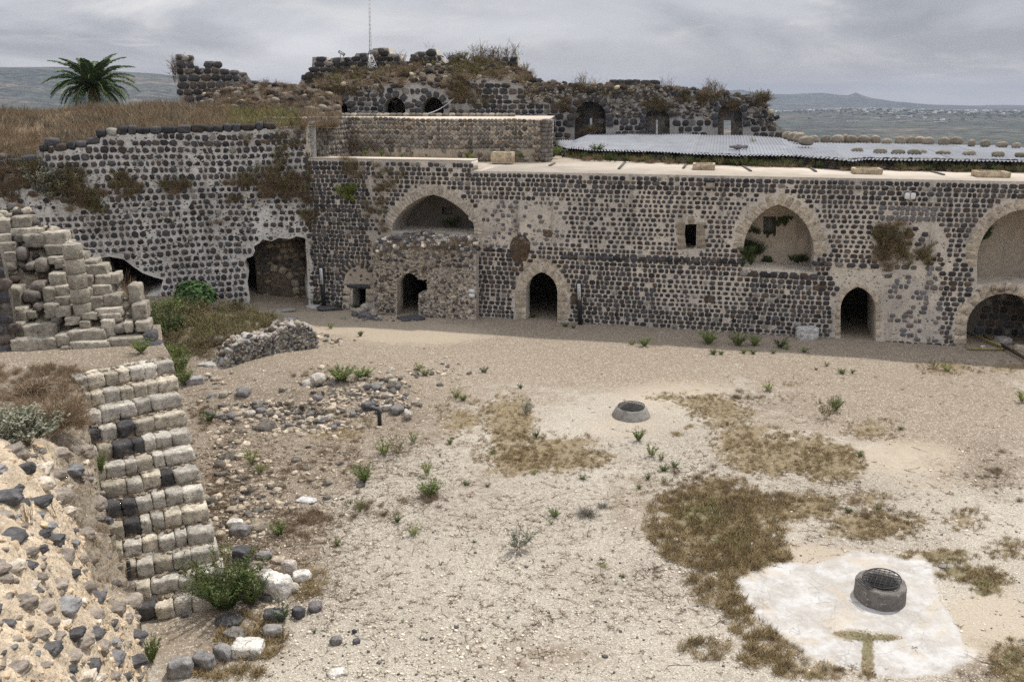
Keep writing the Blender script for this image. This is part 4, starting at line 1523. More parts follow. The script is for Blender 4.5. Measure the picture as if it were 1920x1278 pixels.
for i, A in enumerate(BA):
    gg = Geo()
    pts = BW.uvs(A[:-1] if i else A[1:])
    if i in (3, 5, 0):
        pts = BW.uvs([(A[0][0], A[1][1] + 20)] + A[1:-1] + [(A[-1][0], A[1][1] + 20)])
    voussoirs(gg, BW, pts, .48 if i in (0, 3) else .40, (.075, .075, .08), proud=.09, seg=.42, m=0, jit=.03)
    gg.build('arch_ring', M_STONE, hall)


def bshift(px, py, dpt):
    d = ray(px, py)
    o = BW.O - BW.N * dpt - np.array((0, 0, HC))
    t = (BW.N @ o) / (BW.N @ d)
    p = d * t - o
    return float(p @ BW.U), float(p[2])


for (x0, x1, cuts) in ((590, 850, []), (1060, 1156, [(1106, 1110, 222, 243)]), (1196, 1270, [(1230, 1234, 225, 252)]), (1335, 1405, [(1357, 1372, 226, 254)])):
    gg = Geo()
    dpt = (1.25 if x0 == 1060 else .42) if cuts else 2.6
    u0_, u1_ = BW.uv(x0, 200)[0], BW.uv(x1, 200)[0]
    ch = []
    for (a, b, c, d) in cuts:
        ch.append([bshift(a, d, dpt), bshift(b, d, dpt), bshift(b, c, dpt), bshift(a, c, dpt)])
    FB = Frame(BW.P(0, 0, -dpt)[:2], BW.P(1, 0, -dpt)[:2])
    tp = 10.4
    slab(gg, FB, [(u0_, 5.6), (u1_, 5.6), (u1_, tp), (u0_, tp)], ch, .35, col=(.13, .115, .10))
    cu, cv, hw, hh = cells(u0_, u1_, 6.6, 10.2, .36, .35, .6)
    kk = np.ones(len(cu), bool)
    for h in ch:
        kk &= ~near(cu, cv, h, .3)
    facing(gg, FB, cu[kk], cv[kk], hw[kk] * .85, hh[kk] * .85, .04, 4, basalt(kk.sum(), .3, .1) * 1.2)
    gg.build('niche_wall', [M_RUBBLE, M_STONE], hall)
# battlement wall on top, further back
BT = Frame(AtY(560, 120, 65)[:2], AtY(1030, 120, 63)[:2])
bat = [(560, 160), (566, 146), (574, 136), (584, 135), (586, 107), (612, 107), (615, 116), (622, 109), (640, 108), (662, 109), (668, 100), (692, 100), (700, 91), (728, 90), (731, 101), (748, 102), (752, 114), (766, 117), (770, 106), (780, 98), (799, 97), (800.5, 122), (802, 93), (816, 92), (820, 103), (827, 106), (832, 119), (842, 119), (843, 104.5), (858, 104), (861, 112), (866, 118), (890, 120), (891, 106), (905, 106), (925, 108), (955, 107), (971, 106), (972, 140), (990, 141), (992, 149), (1018, 150), (1026, 160)]
bu_ = BT.uvs(bat)
bpo = bu_ + [(bu_[-1][0], 8), (bu_[0][0], 8)]
g = Geo()
slab(g, BT, bpo, [], 1.4)
cu, cv, hw, hh = cells(bu_[0][0], bu_[-1][0], 10.4, 14.4, .42, .45, .85, .02, .2)
kk = inpoly(cu, cv, bpo) & (polydist(cu, cv, bpo) > .12)
facing(g, BT, cu[kk], cv[kk], hw[kk] * .97, hh[kk] * .97, RNG.uniform(.08, .2, kk.sum()), 5, basalt(kk.sum(), .3, .04) * .9, rot=RNG.uniform(-.04, .04, kk.sum()), jit=.08)
# loose crowning blocks break the straight slab edge
s_pts = np.array(bu_)
for i in range(len(s_pts) - 1):
    d = s_pts[i + 1] - s_pts[i]
    L_ = np.hypot(*d)
    if L_ < .25 or abs(d[1]) > abs(d[0]) * 1.2:
        continue
    for k in range(max(1, int(L_ / .55))):
        t_ = (k + .5) / max(1, int(L_ / .55))
        c0_ = s_pts[i] + d * t_
        V, Fc = block((min(L_, .62), 1.5, .42), .25, .08, 4)
        g.add(BT.P(c0_[0], c0_[1] - .17, -.7) + V[:, :1] * BT.U + V[:, 1:2] * BT.N + V[:, 2:3] * BT.V, Fc, basalt(1, .3, .05)[0], 1)
g.build('battlement', [M_RUBBLE, M_STONE], hall)
# overgrown rubble slope between arcade and battlement, roof of the long right part
nS2, nT2 = 130, 12
us = np.linspace(bt[0][0] - 1, bt[-1][0] - .4, nS2)
tv = np.interp(us, [p[0] for p in bt], [p[1] for p in bt])
pxs = w2p(BW.Ps(us, tv, 0 * us))[:, 0]
rise = np.interp(pxs, [545, 590, 640, 900, 975, 1010, 1100], [.2, 1.0, 1.55, 1.5, 1.0, .3, .05])
V = []
for j in range(nT2):
    t_ = j / (nT2 - 1)
    for a, z0, r_ in zip(us, tv, rise):
        n_ = fbm(np.array([a]), np.array([t_ * 5.0]), 1.1, 8)[0] - .5
        V.append(BW.P(a, z0 - .05 + r_ * t_ ** .8 + n_ * .55 * (t_ > .05), .02 - 4.6 * t_))
V = np.array(V)
ii = (np.arange(nT2 - 1)[:, None] * nS2 + np.arange(nS2 - 1)[None]).ravel()
g = Geo()
g.add(V, np.stack([ii, ii + 1, ii + nS2 + 1, ii + nS2], 1), (.13, .105, .08))
HV = V.reshape(nT2, nS2, 3)
n_ = 900
a = RNG.integers(0, nS2 - 1, n_)
b = RNG.integers(0, nT2 - 1, n_)
ROCKS = [proto_rock() for _ in range(6)]
ROCKS2 = [proto_rock((1, .8, .6), .8, 3) for _ in range(4)]
scatter(g, ROCKS, HV[b, a] + RNG.normal(0, .1, (n_, 3)), RNG.uniform(.12, .42, n_), col=basalt(n_, .5, .2, .05) * 3.0, tilt=.4, m=1)
g.build('rubble_core', [M_RUBBLE, M_STONE], hall)
# merlons on the long right part
for x0, x1, y0, y1 in ((1143, 1199, 151, 163), (1202, 1236, 152, 164)):
    gg = Geo()
    k = int((x1 - x0) / 14)
    for i in range(k):
        c0_ = AtY(x0 + (i + .5) * (x1 - x0) / k, (y0 + y1) / 2, 60.6)
        wd = (x1 - x0) / k * 60 / 1600
        V, Fc = block((wd * 1.02, .8, .52), .15, .06, 4)
        gg.add(V + np.array(c0_), Fc, basalt(1)[0])
    gg.build('merlon', M_STONE, hall)

# isolated tower stub on the left skyline
TW = Frame(AtY(328, 150, 57)[:2], AtY(620, 150, 60)[:2])
tw = empty('tower_stub', tuple(TW.P(0, 7)), 'broken dark tower stub with a tall left corner, between the palm and the arched hall', 'ruin')
tpx = [(328, 104), (345, 103), (362, 107), (363, 122), (372, 128), (384, 130), (384, 118), (396, 114), (411, 118), (413, 130), (430, 132), (448, 134), (463, 140), (470, 150), (485, 156), (520, 157), (560, 160), (600, 172), (612, 182)]
tu = TW.uvs(tpx)
tpo = tu + [(tu[-1][0], 7.5), (TW.uv(338, 200)[0], 7.5)]
g = Geo()
slab(g, TW, tpo, [], 1.6)
cu, cv, hw, hh = cells(tu[0][0] - .2, tu[-1][0], 8.3, 14, .40, .4, .8, .05)
kk = inpoly(cu, cv, tpo) & (polydist(cu, cv, tu, False) > .1)
facing(g, TW, cu[kk], cv[kk], hw[kk] * .94, hh[kk] * .92, RNG.uniform(.05, .14, kk.sum()), 4.5, basalt(kk.sum(), .4, .08) * 1.1, rot=RNG.uniform(-.05, .05, kk.sum()))
s_pts = np.array(tu)
for i in range(len(s_pts) - 1):
    d = s_pts[i + 1] - s_pts[i]
    L_ = np.hypot(*d)
    if L_ < .2 or abs(d[1]) > abs(d[0]) * 1.3:
        continue
    for k in range(max(1, int(L_ / .5))):
        t_ = (k + .5) / max(1, int(L_ / .5))
        c0_ = s_pts[i] + d * t_
        V, Fc = block((min(.55, L_), 1.7, .40), .3, .08, 4)
        g.add(TW.P(c0_[0], c0_[1] - .14, -.8) + V[:, :1] * TW.U + V[:, 1:2] * TW.N + V[:, 2:3] * TW.V, Fc, basalt(1, .3, .12)[0] * 1.1, 1)
g.build('stub_wall', [M_RUBBLE, M_STONE], tw)
# debris bank leaning against the stub and the hall's left end
nA, nB = 60, 14
V = []
for j in range(nB):
    t_ = j / (nB - 1)
    for i in range(nA):
        x_ = 385 + (640 - 385) * i / (nA - 1)
        ytop = np.interp(x_, [385, 440, 480, 560, 600, 640], [185, 160, 158, 163, 172, 190])
        yb_ = 212
        yw = np.interp(x_, [385, 640], [56.5, 59.6]) - 6.5 * (1 - t_)
        zt = AtY(x_, ytop, yw)[2]
        z_ = 8.9 + (zt + .1 - 8.9) * t_ ** 1.1 + (fbm(np.array([x_ * .05]), np.array([t_ * 3]), 1.5, 6)[0] - .5) * .6
        p = AtY(x_, 200, yw)
        V.append((p[0], yw, z_))
V = np.array(V)
ii = (np.arange(nB - 1)[:, None] * nA + np.arange(nA - 1)[None]).ravel()
g = Geo()
g.add(V, np.stack([ii, ii + 1, ii + nA + 1, ii + nA], 1), (.13, .105, .08))
DV = V.reshape(nB, nA, 3)
n_ = 350
a = RNG.integers(0, nA - 1, n_)
b = RNG.integers(0, nB - 1, n_)
scatter(g, ROCKS, DV[b, a] + RNG.normal(0, .08, (n_, 3)), RNG.uniform(.12, .5, n_), col=basalt(n_, .5, .2, .05) * 3.0, tilt=.4, m=1)
g.build('debris_bank', [M_RUBBLE, M_STONE], tw)

# growth on the ruins: one mass of dry scrub
g = Geo()
n_ = 1150
a = RNG.integers(0, nS2 - 1, n_)
b = RNG.integers(0, nT2 - 1, n_)
P = HV[b, a] + RNG.normal(0, .15, (n_, 3)) * (1, 1, 0)
q = w2p(P)
kk = (fbm(P[:, 0], P[:, 1], .6, 3) > .40) & (P[:, 2] < 99)
P, q = P[kk], q[kk]
sc_ = RNG.uniform(.25, .8, len(P)) * np.where(q[:, 0] < 1000, 1.1, .55)
w1 = RNG.random(len(P))
ol = (w1 < .25) | ((q[:, 0] > 800) & (q[:, 0] < 920) & (w1 < .7))
scatter(g, OLIVE, P[ol], sc_[ol])
scatter(g, RUST, P[~ol & (w1 > .55)], sc_[~ol & (w1 > .55)])
scatter(g, TWIG, P[~ol & (w1 <= .55)], sc_[~ol & (w1 <= .55)])
P = DV[RNG.integers(0, nB - 1, 500), RNG.integers(0, nA - 1, 500)] + RNG.normal(0, .1, (500, 3)) * (1, 1, 0)
scatter(g, RUST + TWIG, P, RNG.uniform(.25, .7, len(P)))
# tufts rooted in the wall faces of the hall
for x, y, rx, ry, n_, s_ in ((862, 172, 26, 24, 60, .8), (905, 190, 20, 10, 18, .5), (640, 172, 40, 8, 40, .6), (1060, 200, 25, 22, 45, .5), (1232, 200, 28, 14, 50, .6), (1368, 200, 20, 8, 26, .5), (1320, 188, 26, 10, 45, .6), (1105, 246, 20, 5, 24, .4), (1280, 190, 20, 12, 25, .5), (1100, 172, 60, 8, 60, .35), (1000, 176, 20, 10, 20, .4), (1430, 190, 14, 7, 20, .8), (1165, 178, 40, 10, 40, .4), (570, 185, 25, 12, 30, .6)):
    xs = RNG.normal(x, rx * .5, n_)
    ys = RNG.normal(y, ry * .5, n_)
    P = np.array([BW.P(*BW.uv(a_, b_), .05) for a_, b_ in zip(xs, ys)])
    scatter(g, OLIVE + TWIG, P, RNG.uniform(.5, 1.1, n_) * s_)
# sparse stalks against the sky
for x, y, n_, s_ in ((900, 105, 10, 1.2), (925, 105, 14, 1.0), (945, 105, 10, 1.1), (968, 104, 5, 1.2), (806, 92, 2, .9), (870, 118, 6, .9), (755, 112, 4, .9), (1090, 160, 7, 1.0), (1120, 160, 5, .9), (1330, 170, 12, 1.0), (1350, 172, 8, .9), (1250, 163, 6, .9), (330, 140, 14, 1.0), (500, 155, 14, .6), (1410, 186, 8, .8)):
    P = np.array([AtY(x + RNG.normal(0, 7), y + 8, 64 if x < 1000 else 59) for _ in range(n_)])
    if x == 330:
        P = np.array([AtY(329, RNG.uniform(130, 160), 57.2) for _ in range(n_)])
    scatter(g, [proto_twigs(3, 1.4, (.14, .11, .08), (.25, .2, .14), seed=s, up=2.5, w=.012) for s in range(4)], P, s_ * RNG.uniform(.7, 1.2, n_))
tag(g.build('ruin_scrub', M_DRY), 'brown and olive scrub rooted on the tops and faces of the ruined walls', 'scrub', kind='stuff')

# ------------------------------------------------------------------ corrugated metal roof and sandbags
def zroof(px, back):
    return 0


RF = [(1030, 268, 7.42), (1062, 277, 7.45), (1100, 281, 7.45), (1180, 284, 7.45), (1300, 288, 7.45), (1400, 292, 7.44), (1490, 293, 7.44), (1540, 296, 7.44), (1600, 301, 7.42), (1625, 298, 7.43), (1700, 300, 7.42), (1800, 302, 7.42), (1920, 303, 7.42), (2050, 306, 7.42)]
RBk = [(1034, 262, 7.72), (1075, 262, 7.80), (1092, 251, 7.93), (1180, 251, 7.93), (1300, 252, 7.93), (1400, 254, 7.93), (1462, 257, 7.93), (1490, 266, 7.75), (1540, 268, 7.65), (1620, 268.5, 7.65), (1700, 269, 7.65), (1800, 271, 7.64), (1920, 274, 7.63), (2050, 277, 7.63)]
roofo = empty('metal_roof', tuple(G(1400, 292, 7.4)), 'low roof of grey corrugated metal sheets behind the white roof deck', 'roof')
fr = np.array([list(G(*p)) for p in RF])
bk = np.array([list(G(*p)) for p in RBk])
fpx = np.array([p[0] for p in RF], float)
# columns run straight back (perpendicular to the facade)
Lr = np.hypot(fr[-1][0] - fr[0][0], fr[-1][1] - fr[0][1])
fu = (fr - MW.O) @ MW.U
fw = (fr - MW.O) @ MW.N
bu2 = (bk - MW.O) @ MW.U
bw = (bk - MW.O) @ MW.N
PW = 2.35
u_ = fu[0]
pi_ = 0
while u_ < fu[-1] - .5:
    ue = min(u_ + PW, fu[-1])
    for row in (0, 1):
        n_ = int((ue - u_ + .06) / .034)
        uu = np.linspace(u_ - .03, ue + .03, n_)
        wf = np.interp(uu, fu, fw) + (fbm(uu, uu * 0, .9, 31, 2) - .5) * .35
        wb = np.interp(uu, bu2, bw)
        zf = np.interp(uu, fu, fr[:, 2])
        zb_ = np.interp(uu, bu2, bk[:, 2])
        mid = .47 + .02 * math.sin(pi_)
        ts = np.linspace(0, mid + .02, 6) if row == 0 else np.linspace(mid, 1, 6)
        wave = .028 * np.cos(uu * 2 * math.pi / .17)
        warp = RNG.normal(0, .012)
        V = []
        for t_ in ts:
            z_ = zf * (1 - t_) + zb_ * t_ + wave + warp + (.035 if row == 0 else 0) * (1 if t_ > mid * .5 else 0) + (fbm(uu, uu * 0 + t_ * 6, .5, 33, 3) - .5) * .10
            V.append(MW.Ps(uu, z_, wf * (1 - t_) + wb * t_))
        V = np.array(V).reshape(-1, 3)
        ii = (np.arange(5)[:, None] * n_ + np.arange(n_ - 1)[None]).ravel()
        gg = Geo()
        gg.add(V, np.stack([ii, ii + 1, ii + n_ + 1, ii + n_], 1), np.array((.20, .21, .235)) * RNG.uniform(.88, 1.08))
        gg.build('roof_sheet', bpy.data.materials.get('zinc') or tintmat('zinc', 1.5, .2, .1, 30, rough=.6, spec=.35, bdist=.004, spots=2.2, spotcol=(.22, .21, .2), spotamt=.5), roofo, smooth=True)
    u_ = ue
    pi_ += 1
# low dark wall carrying the roof
g = Geo()
uu = np.linspace(fu[1], fu[-1], 60)
ww = np.interp(uu, fu, fw) - .55
V = np.concatenate([MW.Ps(uu, 6.8, ww), MW.Ps(uu, 7.36, ww), MW.Ps(uu, 7.30, ww - .5)])
ii = np.arange(59)
g.add(V, np.concatenate([np.stack([ii, ii + 1, ii + 61, ii + 60], 1), np.stack([ii + 60, ii + 61, ii + 121, ii + 120], 1)]), (.14, .12, .095))
cu, cv, hw, hh = cells(0, fu[-1] - fu[1], 0, .45, .15, .2, .4, .02, .3)
wf2 = np.interp(cu + fu[1], uu, ww)
for a, b, c, d, e in zip(cu, cv, hw, hh, wf2):
    V, Fc = block((c * 2 * .95, .16, d * 2), .5, .1, 2)
    g.add(MW.P(a + fu[1], 6.93 + b, e + .02) + V[:, :1] * MW.U + V[:, 1:2] * MW.N + V[:, 2:3] * MW.V, Fc, basalt(1, .5, .3)[0], 1)
g.build('bearing_wall', [M_RUBBLE, M_STONE], roofo)

ORD = ['first', 'second', 'third', 'fourth', 'fifth', 'sixth', 'seventh', 'eighth', 'ninth', 'tenth', 'eleventh', 'twelfth', 'thirteenth', 'fourteenth', 'fifteenth', 'sixteenth', 'seventeenth', 'eighteenth', 'nineteenth', 'twentieth']


def sandbag(px, py, wpx, hpx, z, label, rot=0.0, col=(.27, .235, .185)):
    p = G(px, py, z)
    k = (p.y * CT - (z - HC) * ST) / F
    V, Fc = CG[7]
    V = V.copy()
    ln = np.linalg.norm(V, axis=1, keepdims=True)
    V = V * .35 + V / ln * .75
    V[:, 2] *= np.where(V[:, 2] < 0, .55, 1.0)
    pin = 1 - .35 * np.abs(V[:, 0]) ** 3
    V[:, 1] *= pin
    V[:, 2] *= pin
    o = RNG.uniform(-40, 40, 3)
    V = V + np.array([noise.noise_vector(Vector(q_ * 1.5 + o)) for q_ in V]) * .16
    V = V * np.array((wpx * k / 2, wpx * k * .3, hpx * k * .75))
    V = rotz(V, rot - .2)
    gg = Geo()
    gg.add(V + np.array((p.x, p.y, z + hpx * k * .35)), Fc, np.array(col) * RNG.uniform(.8, 1.15))
    ob = gg.build('sandbag', M_SACK, smooth=True)
    tag(ob, label, 'sandbag', 'sandbags weighing down the metal roof')


chain = [(1476, 262, 22, 13), (1488, 264, 24, 14), (1499, 266, 26, 15), (1511, 271, 30, 14)]
for i, (x, y, w_, h_) in enumerate(chain):
    sandbag(x, y, w_, h_, 7.78, '%s sandbag from the left in the overlapping row beside the ruined hall' % ORD[i], .5)
back = [(1525, 268), (1548, 268), (1570, 268), (1584, 267), (1596, 268), (1619, 268), (1641, 268), (1662, 270), (1687, 270), (1708, 270), (1724, 269), (1740, 271), (1769, 272), (1792, 271), (1821, 274), (1847, 275), (1878, 276), (1905, 277)]
for i, (x, y) in enumerate(back):
    sandbag(x, y, RNG.uniform(15, 23), RNG.uniform(8, 13), 7.62, '%s tan sandbag from the left along the far edge of the metal roof' % ORD[i], RNG.normal(0, .2))
front = [(1607, 286), (1650, 288), (1684, 289), (1714, 290), (1727, 289), (1768, 290), (1817, 291), (1871, 293), (1916, 294)]
for i, (x, y) in enumerate(front):
    sandbag(x, y, RNG.uniform(20, 25), RNG.uniform(7, 9), 7.49, '%s greyish sandbag from the left near the front edge of the metal roof' % ORD[i], RNG.normal(0, .15), (.25, .225, .18))
# lump of grey stone lying on the sheets
g = Geo()
for dx, dy, s_ in ((0, 0, .42), (.35, -.1, .3), (-.3, .05, .25)):
    V, Fc = block((s_, s_ * .7, s_ * .6), .6, .1, 4)
    g.add(V + np.array(G(1383, 279, 7.6)) + (dx, dy, .12), Fc, (.26, .25, .25))
tag(g.build('stone_lump', M_ROCK), 'grey lump of broken stone lying on the metal roof left of the tall weeds', 'stone')

# light-well curbs on the deck
def curb(px, py, wpx, hpx, label, dep=1.1, z=6.94):
    p = G(px, py, z)
    k = (p.y * CT - (z - HC) * ST) / F
    Wd, Hh = wpx * k, hpx * k
    root = empty('light_well_curb', tuple(p), label, 'curb', 'tan curbs round the light wells of the roof deck')
    ax = (MW.U, -MW.N, MW.V)
    base = np.array(p)
    colr = np.array((.45, .365, .25))
    for nm, off, sx, sy in (('front_side', (0, .06), Wd, .12), ('rear_side', (0, dep - .06), Wd, .12), ('left_side', (-Wd / 2 + .06, dep / 2), .12, dep - .245), ('right_side', (Wd / 2 - .06, dep / 2), .12, dep - .245)):
        gg = Geo()
        boxg(gg, base + MW.U * off[0] - MW.N * off[1] + np.array((0, 0, Hh / 2)), sx, sy, Hh, colr * RNG.uniform(.92, 1.08), 0, ax)
        ob = gg.build(nm, M_LIME, root)
        bv = ob.modifiers.new('bevel', 'BEVEL')
        bv.width = .012
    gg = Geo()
    boxg(gg, base - MW.N * dep / 2 + np.array((0, 0, .02)), Wd - .25, dep - .25, .05, (.02, .02, .02), 0, ax)  # near-black sheet painted in for the darkness down the light well
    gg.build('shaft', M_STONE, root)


curb(939, 306, 40, 20, 'tallest tan light well curb, standing beside the cobbled block', .8, 7.0)
curb(1319, 319, 41, 11, 'tan light well curb on the white deck above the narrow wall window')
curb(1628, 327, 50, 10, 'tan light well curb on the deck between the arched niche and the white wall lamp')
curb(1864, 333, 56, 10, 'tan light well curb on the deck nearest the right edge')

# lattice mast, floodlight and cable on the ruined hall
def mast():
    y = 63.0
    b = AtY(697, 128, y)
    t = AtY(692.5, -12, y)
    root = empty('lattice_mast', tuple(b), 'thin white lattice mast on splayed legs against the sky above the ruined hall', 'mast')
    hb = AtY(694, 103, y)
    gg = Geo()
    for k in range(3):
        a = k * 2.094 + .4
        foot = np.array(b) + np.array((math.cos(a), math.sin(a), 0)) * .42
        top = np.array(hb) + np.array((math.cos(a), math.sin(a), 0)) * .13
        g1 = Geo()
        tube(g1, [foot, top], .028, .028, 6, (.62, .61, .60))
        g1.build('leg', M_PAINT, root)
        a2 = (k + 1) * 2.094 + .4
        f2 = np.array(b) + np.array((math.cos(a2), math.sin(a2), 0)) * .42
        t2 = np.array(hb) + np.array((math.cos(a2), math.sin(a2), 0)) * .13
        for j in range(3):
            tube(gg, [foot + (top - foot) * j / 3, f2 + (t2 - f2) * (j + 1) / 3], .016, .016, 5, (.62, .61, .60))
            tube(gg, [f2 + (t2 - f2) * j / 3, foot + (top - foot) * (j + 1) / 3], .016, .016, 5, (.62, .61, .60))
            tube(gg, [foot + (top - foot) * (j + 1) / 3, f2 + (t2 - f2) * (j + 1) / 3], .014, .014, 5, (.62, .61, .60))
    gg.build('leg_bracing', M_PAINT, root)
    gg = Geo()
    g2 = Geo()
    n = 15
    for k in range(3):
        a = k * 2.094 + .4
        o = np.array((math.cos(a), math.sin(a), 0)) * .085
        tube(gg, [np.array(hb) + o, np.array(t) + o * .6], .014, .012, 5, (.60, .60, .60))
        a2 = (k + 1) * 2.094 + .4
        o2 = np.array((math.cos(a2), math.sin(a2), 0)) * .085
        for j in range(n):
            z0, z1 = j / n, (j + 1) / n
            A_ = np.array(hb) * (1 - z0) + np.array(t) * z0 + (o if j % 2 else o2) * (1 - .4 * z0)
            B_ = np.array(hb) * (1 - z1) + np.array(t) * z1 + (o2 if j % 2 else o) * (1 - .4 * z1)
            tube(g2, [A_, B_], .008, .008, 4, (.55, .55, .55))
    gg.build('mast_rail', M_PAINT, root)
    g2.build('mast_bracing', M_PAINT, root)


mast()
p = AtY(641, 106, 63.5)
fl = empty('floodlight', tuple(p), 'small floodlight tilted on a bracket on the ruin top, left of the white mast', 'floodlight')
g = Geo()
V, Fc = CG[2]
V2 = roty(V * np.array((.22, .16, .09)), .55)
g.add(V2 + np.array(p) + (0, 0, .22), Fc, (.12, .12, .13))
g.build('lamp_housing', M_DARK, fl)
g = Geo()
V2 = roty(V * np.array((.17, .008, .06)), .55)
g.add(V2 + np.array(p) + (.02, -.17, .2), Fc, (.55, .56, .58))
g.build('lens', M_PAINT, fl)
g = Geo()
tube(g, [np.array(p) + (-.1, 0, -.3), np.array(p) + (-.1, 0, .15)], .02, .02, 5, (.2, .2, .2))
tube(g, [np.array(p) + (.12, 0, -.3), np.array(p) + (.12, 0, .12)], .02, .02, 5, (.2, .2, .2))
g.build('bracket', M_DARK, fl)
g = Geo()
pts = []
for i in range(15):
    t_ = i / 14
    x = 787 + (880 - 787) * t_
    y = 217 + (155 - 217) * t_ + 13 * math.sin(math.pi * t_)
    pts.append(AtY(x, y, 57.5 + 3 * t_))
tube(g, pts, .028, .028, 5, (.45, .45, .45))
tag(g.build('cable', M_PAINT), 'pale cable sagging in front of the arches down to the flat roof', 'cable')
g = Geo()
p = AtY(951, 207, 60.6)
boxg(g, p, .42, .05, .62, (.10, .10, .10))
boxg(g, np.array(p) + (-.02, -.03, .05), .22, .02, .34, (.75, .75, .73))
tag(g.build('wall_notice', M_PAINT), 'small black notice with a white panel leaning on the wall right of the sagging cable', 'sign')

# green weeds growing along the roof edge
def plant(name, proto, p, s, label, cat, group=None, mat=None, wide=1.0):
    gg = Geo()
    V, Fq, C = proto
    V = rotz(V, RNG.uniform(0, 6.28)) * np.array((s * wide, s * wide, s))
    gg.add(V + np.array(p), Fq, C * RNG.uniform(.85, 1.15))
    ob = gg.build(name, mat or M_LEAF)
    return tag(ob, label, cat, group)


plant('weed', WEED[0], G(1034, 297, 6.95), .85, 'bright green weed at the left end of the metal roof', 'plant', 'weeds on the roof deck', wide=1.3)
plant('weed', WEED[1], G(1119, 286, 7.3), .55, 'green weed poking over the front edge of the corrugated roof, near its left end', 'plant', 'weeds on the roof deck', wide=1.5)
plant('weed', WEEDY[1], G(1260, 299, 6.95), .4, 'small yellow green weed below the roof sheets, above the narrow window', 'plant', 'weeds on the roof deck', wide=1.3)
plant('weed', WEEDY[0], G(1410, 291, 7.0), 1.05, 'tall thin weed standing before the roof sheets beside the stone lump', 'plant', 'weeds on the roof deck', wide=.35)
plant('shrub', SAGE[0], G(1010, 298, 6.95), .4, 'grey green shrub at the foot of the cobbled block', 'plant', 'weeds on the roof deck', wide=1.0)
g = Geo()
n_ = 700
xs = RNG.uniform(1040, 1930, n_)
P = []
for x in xs:
    yf = np.interp(x, [p[0] for p in RF], [p[1] for p in RF])
    q_ = G(x, yf + 16 + RNG.uniform(-2, 5), 6.95)
    P.append(q_)
scatter(g, OLIVE + WEEDD + TWIG, np.array(P), RNG.uniform(.2, .5, n_))
n_ = 160
P = np.array([CW.P(RNG.uniform(1, CW.L), 6.98 + RNG.uniform(0, .4), .3 + RNG.uniform(0, .9)) for _ in range(n_)])
scatter(g, STRAW + RUST + WEED[:1], P, RNG.uniform(.15, .45, n_))
for x, y, s_ in ((645, 283, 1), (700, 280, .5), (655, 278, 1), (600, 270, .6), (930, 300, .6), (960, 300, .5)):
    P = np.array([CW.P(CW.uv(x + RNG.normal(0, 12), y)[0], CW.uv(x, y + RNG.normal(0, 4))[1], .1) for _ in range(25)])
    scatter(g, RUST + STRAW, P, RNG.uniform(.4, .8, len(P)) * s_)
tag(g.build('edge_scrub', M_DRY), 'dark low scrub crowding the strip under the front edge of the metal roof', 'scrub', kind='stuff')

# plants hanging on the two yard walls
def tufts_on(fr_, lst, name, label, mat=M_DRY):
    gg = Geo()
    for x, y, rx, ry, n_, s_, pr_ in lst:
        P = []
        n_ = int(n_ * .8)
        for _ in range(n_):
            a_, b_ = fr_.uv(x + RNG.normal(0, rx * .72), y + RNG.normal(0, ry * .72))
            P.append(fr_.P(a_, b_, .04))
        sub = Geo()
        scatter(sub, pr_, np.array(P), RNG.uniform(.5, 1.1, n_) * s_)
        for c in sub.ch:
            Vv = c[0]
            back_ = (Vv - fr_.O) @ fr_.N
            Vv += fr_.N * np.maximum(0, .03 - back_)[:, None]
        gg.ch += sub.ch
    return tag(gg.build(name, mat), label, 'plants', kind='stuff')


RT = RUST + TWIG + OLIVE
tufts_on(LW, [(465, 345, 22, 16, 26, .8, RT), (520, 355, 30, 22, 45, .9, RT), (550, 350, 14, 14, 20, .7, RT), (240, 352, 22, 12, 24, .7, OLIVE + TWIG), (325, 352, 20, 10, 24, .6, OLIVE + TWIG), (150, 375, 30, 16, 40, .7, OLIVE + TWIG), (95, 355, 26, 18, 40, .8, OLIVE + SAGE), (140, 335, 12, 18, 20, .7, TWIG + OLIVE), (180, 390, 20, 12, 24, .6, OLIVE), (440, 380, 20, 8, 14, .5, RT), (540, 262, 20, 12, 20, .6, RT), (470, 262, 20, 8, 14, .4, RT), (585, 410, 14, 26, 24, .7, TWIG + OLIVE), (560, 240, 20, 8, 18, .5, RT), (580, 320, 6, 30, 20, .5, TWIG + OLIVE), (400, 420, 10, 6, 6, .4, RT), (25, 350, 40, 26, 110, .7, RUST + STRAW + TWIG), (60, 330, 26, 14, 50, .6, RUST + OLIVE), (315, 420, 10, 6, 6, .4, RT)],
         'wall_plants', 'brown and olive tufts sprouting from the joints of the curtain wall')
tufts_on(MW, [(655, 320, 12, 16, 26, .6, RT), (722, 335, 20, 18, 24, .5, RT), (714, 385, 10, 40, 40, .45, RT), (652, 368, 12, 8, 18, .6, WEEDY), (1660, 465, 14, 26, 50, .8, RT), (1690, 480, 16, 20, 30, .8, OLIVE + RUST), (1733, 482, 12, 14, 26, .6, OLIVE + RUST), (1700, 440, 6, 6, 8, .4, OLIVE), (1080, 570, 8, 4, 5, .3, RT), (775, 470, 30, 6, 30, .5, RUST), (640, 365, 8, 6, 6, .4, WEEDY), (690, 400, 6, 20, 14, .4, RT), (1860, 545, 30, 3, 12, .3, RT), (1400, 490, 8, 14, 14, .5, WEEDD)],
         'facade_plants', 'dry tufts and hanging plants rooted in the facade of the castle range')
tufts_on(PJ, [(760, 468, 50, 6, 70, .45, RUST + STRAW), (850, 466, 30, 8, 50, .6, RUST + STRAW), (720, 482, 16, 10, 20, .4, STRAW)], 'ledge_grass', 'dry rusty grass on the sloping top of the broken vault')
NB = Frame(MW.P(0, 0, -1.65)[:2], MW.P(1, 0, -1.65)[:2])
gg = Geo()
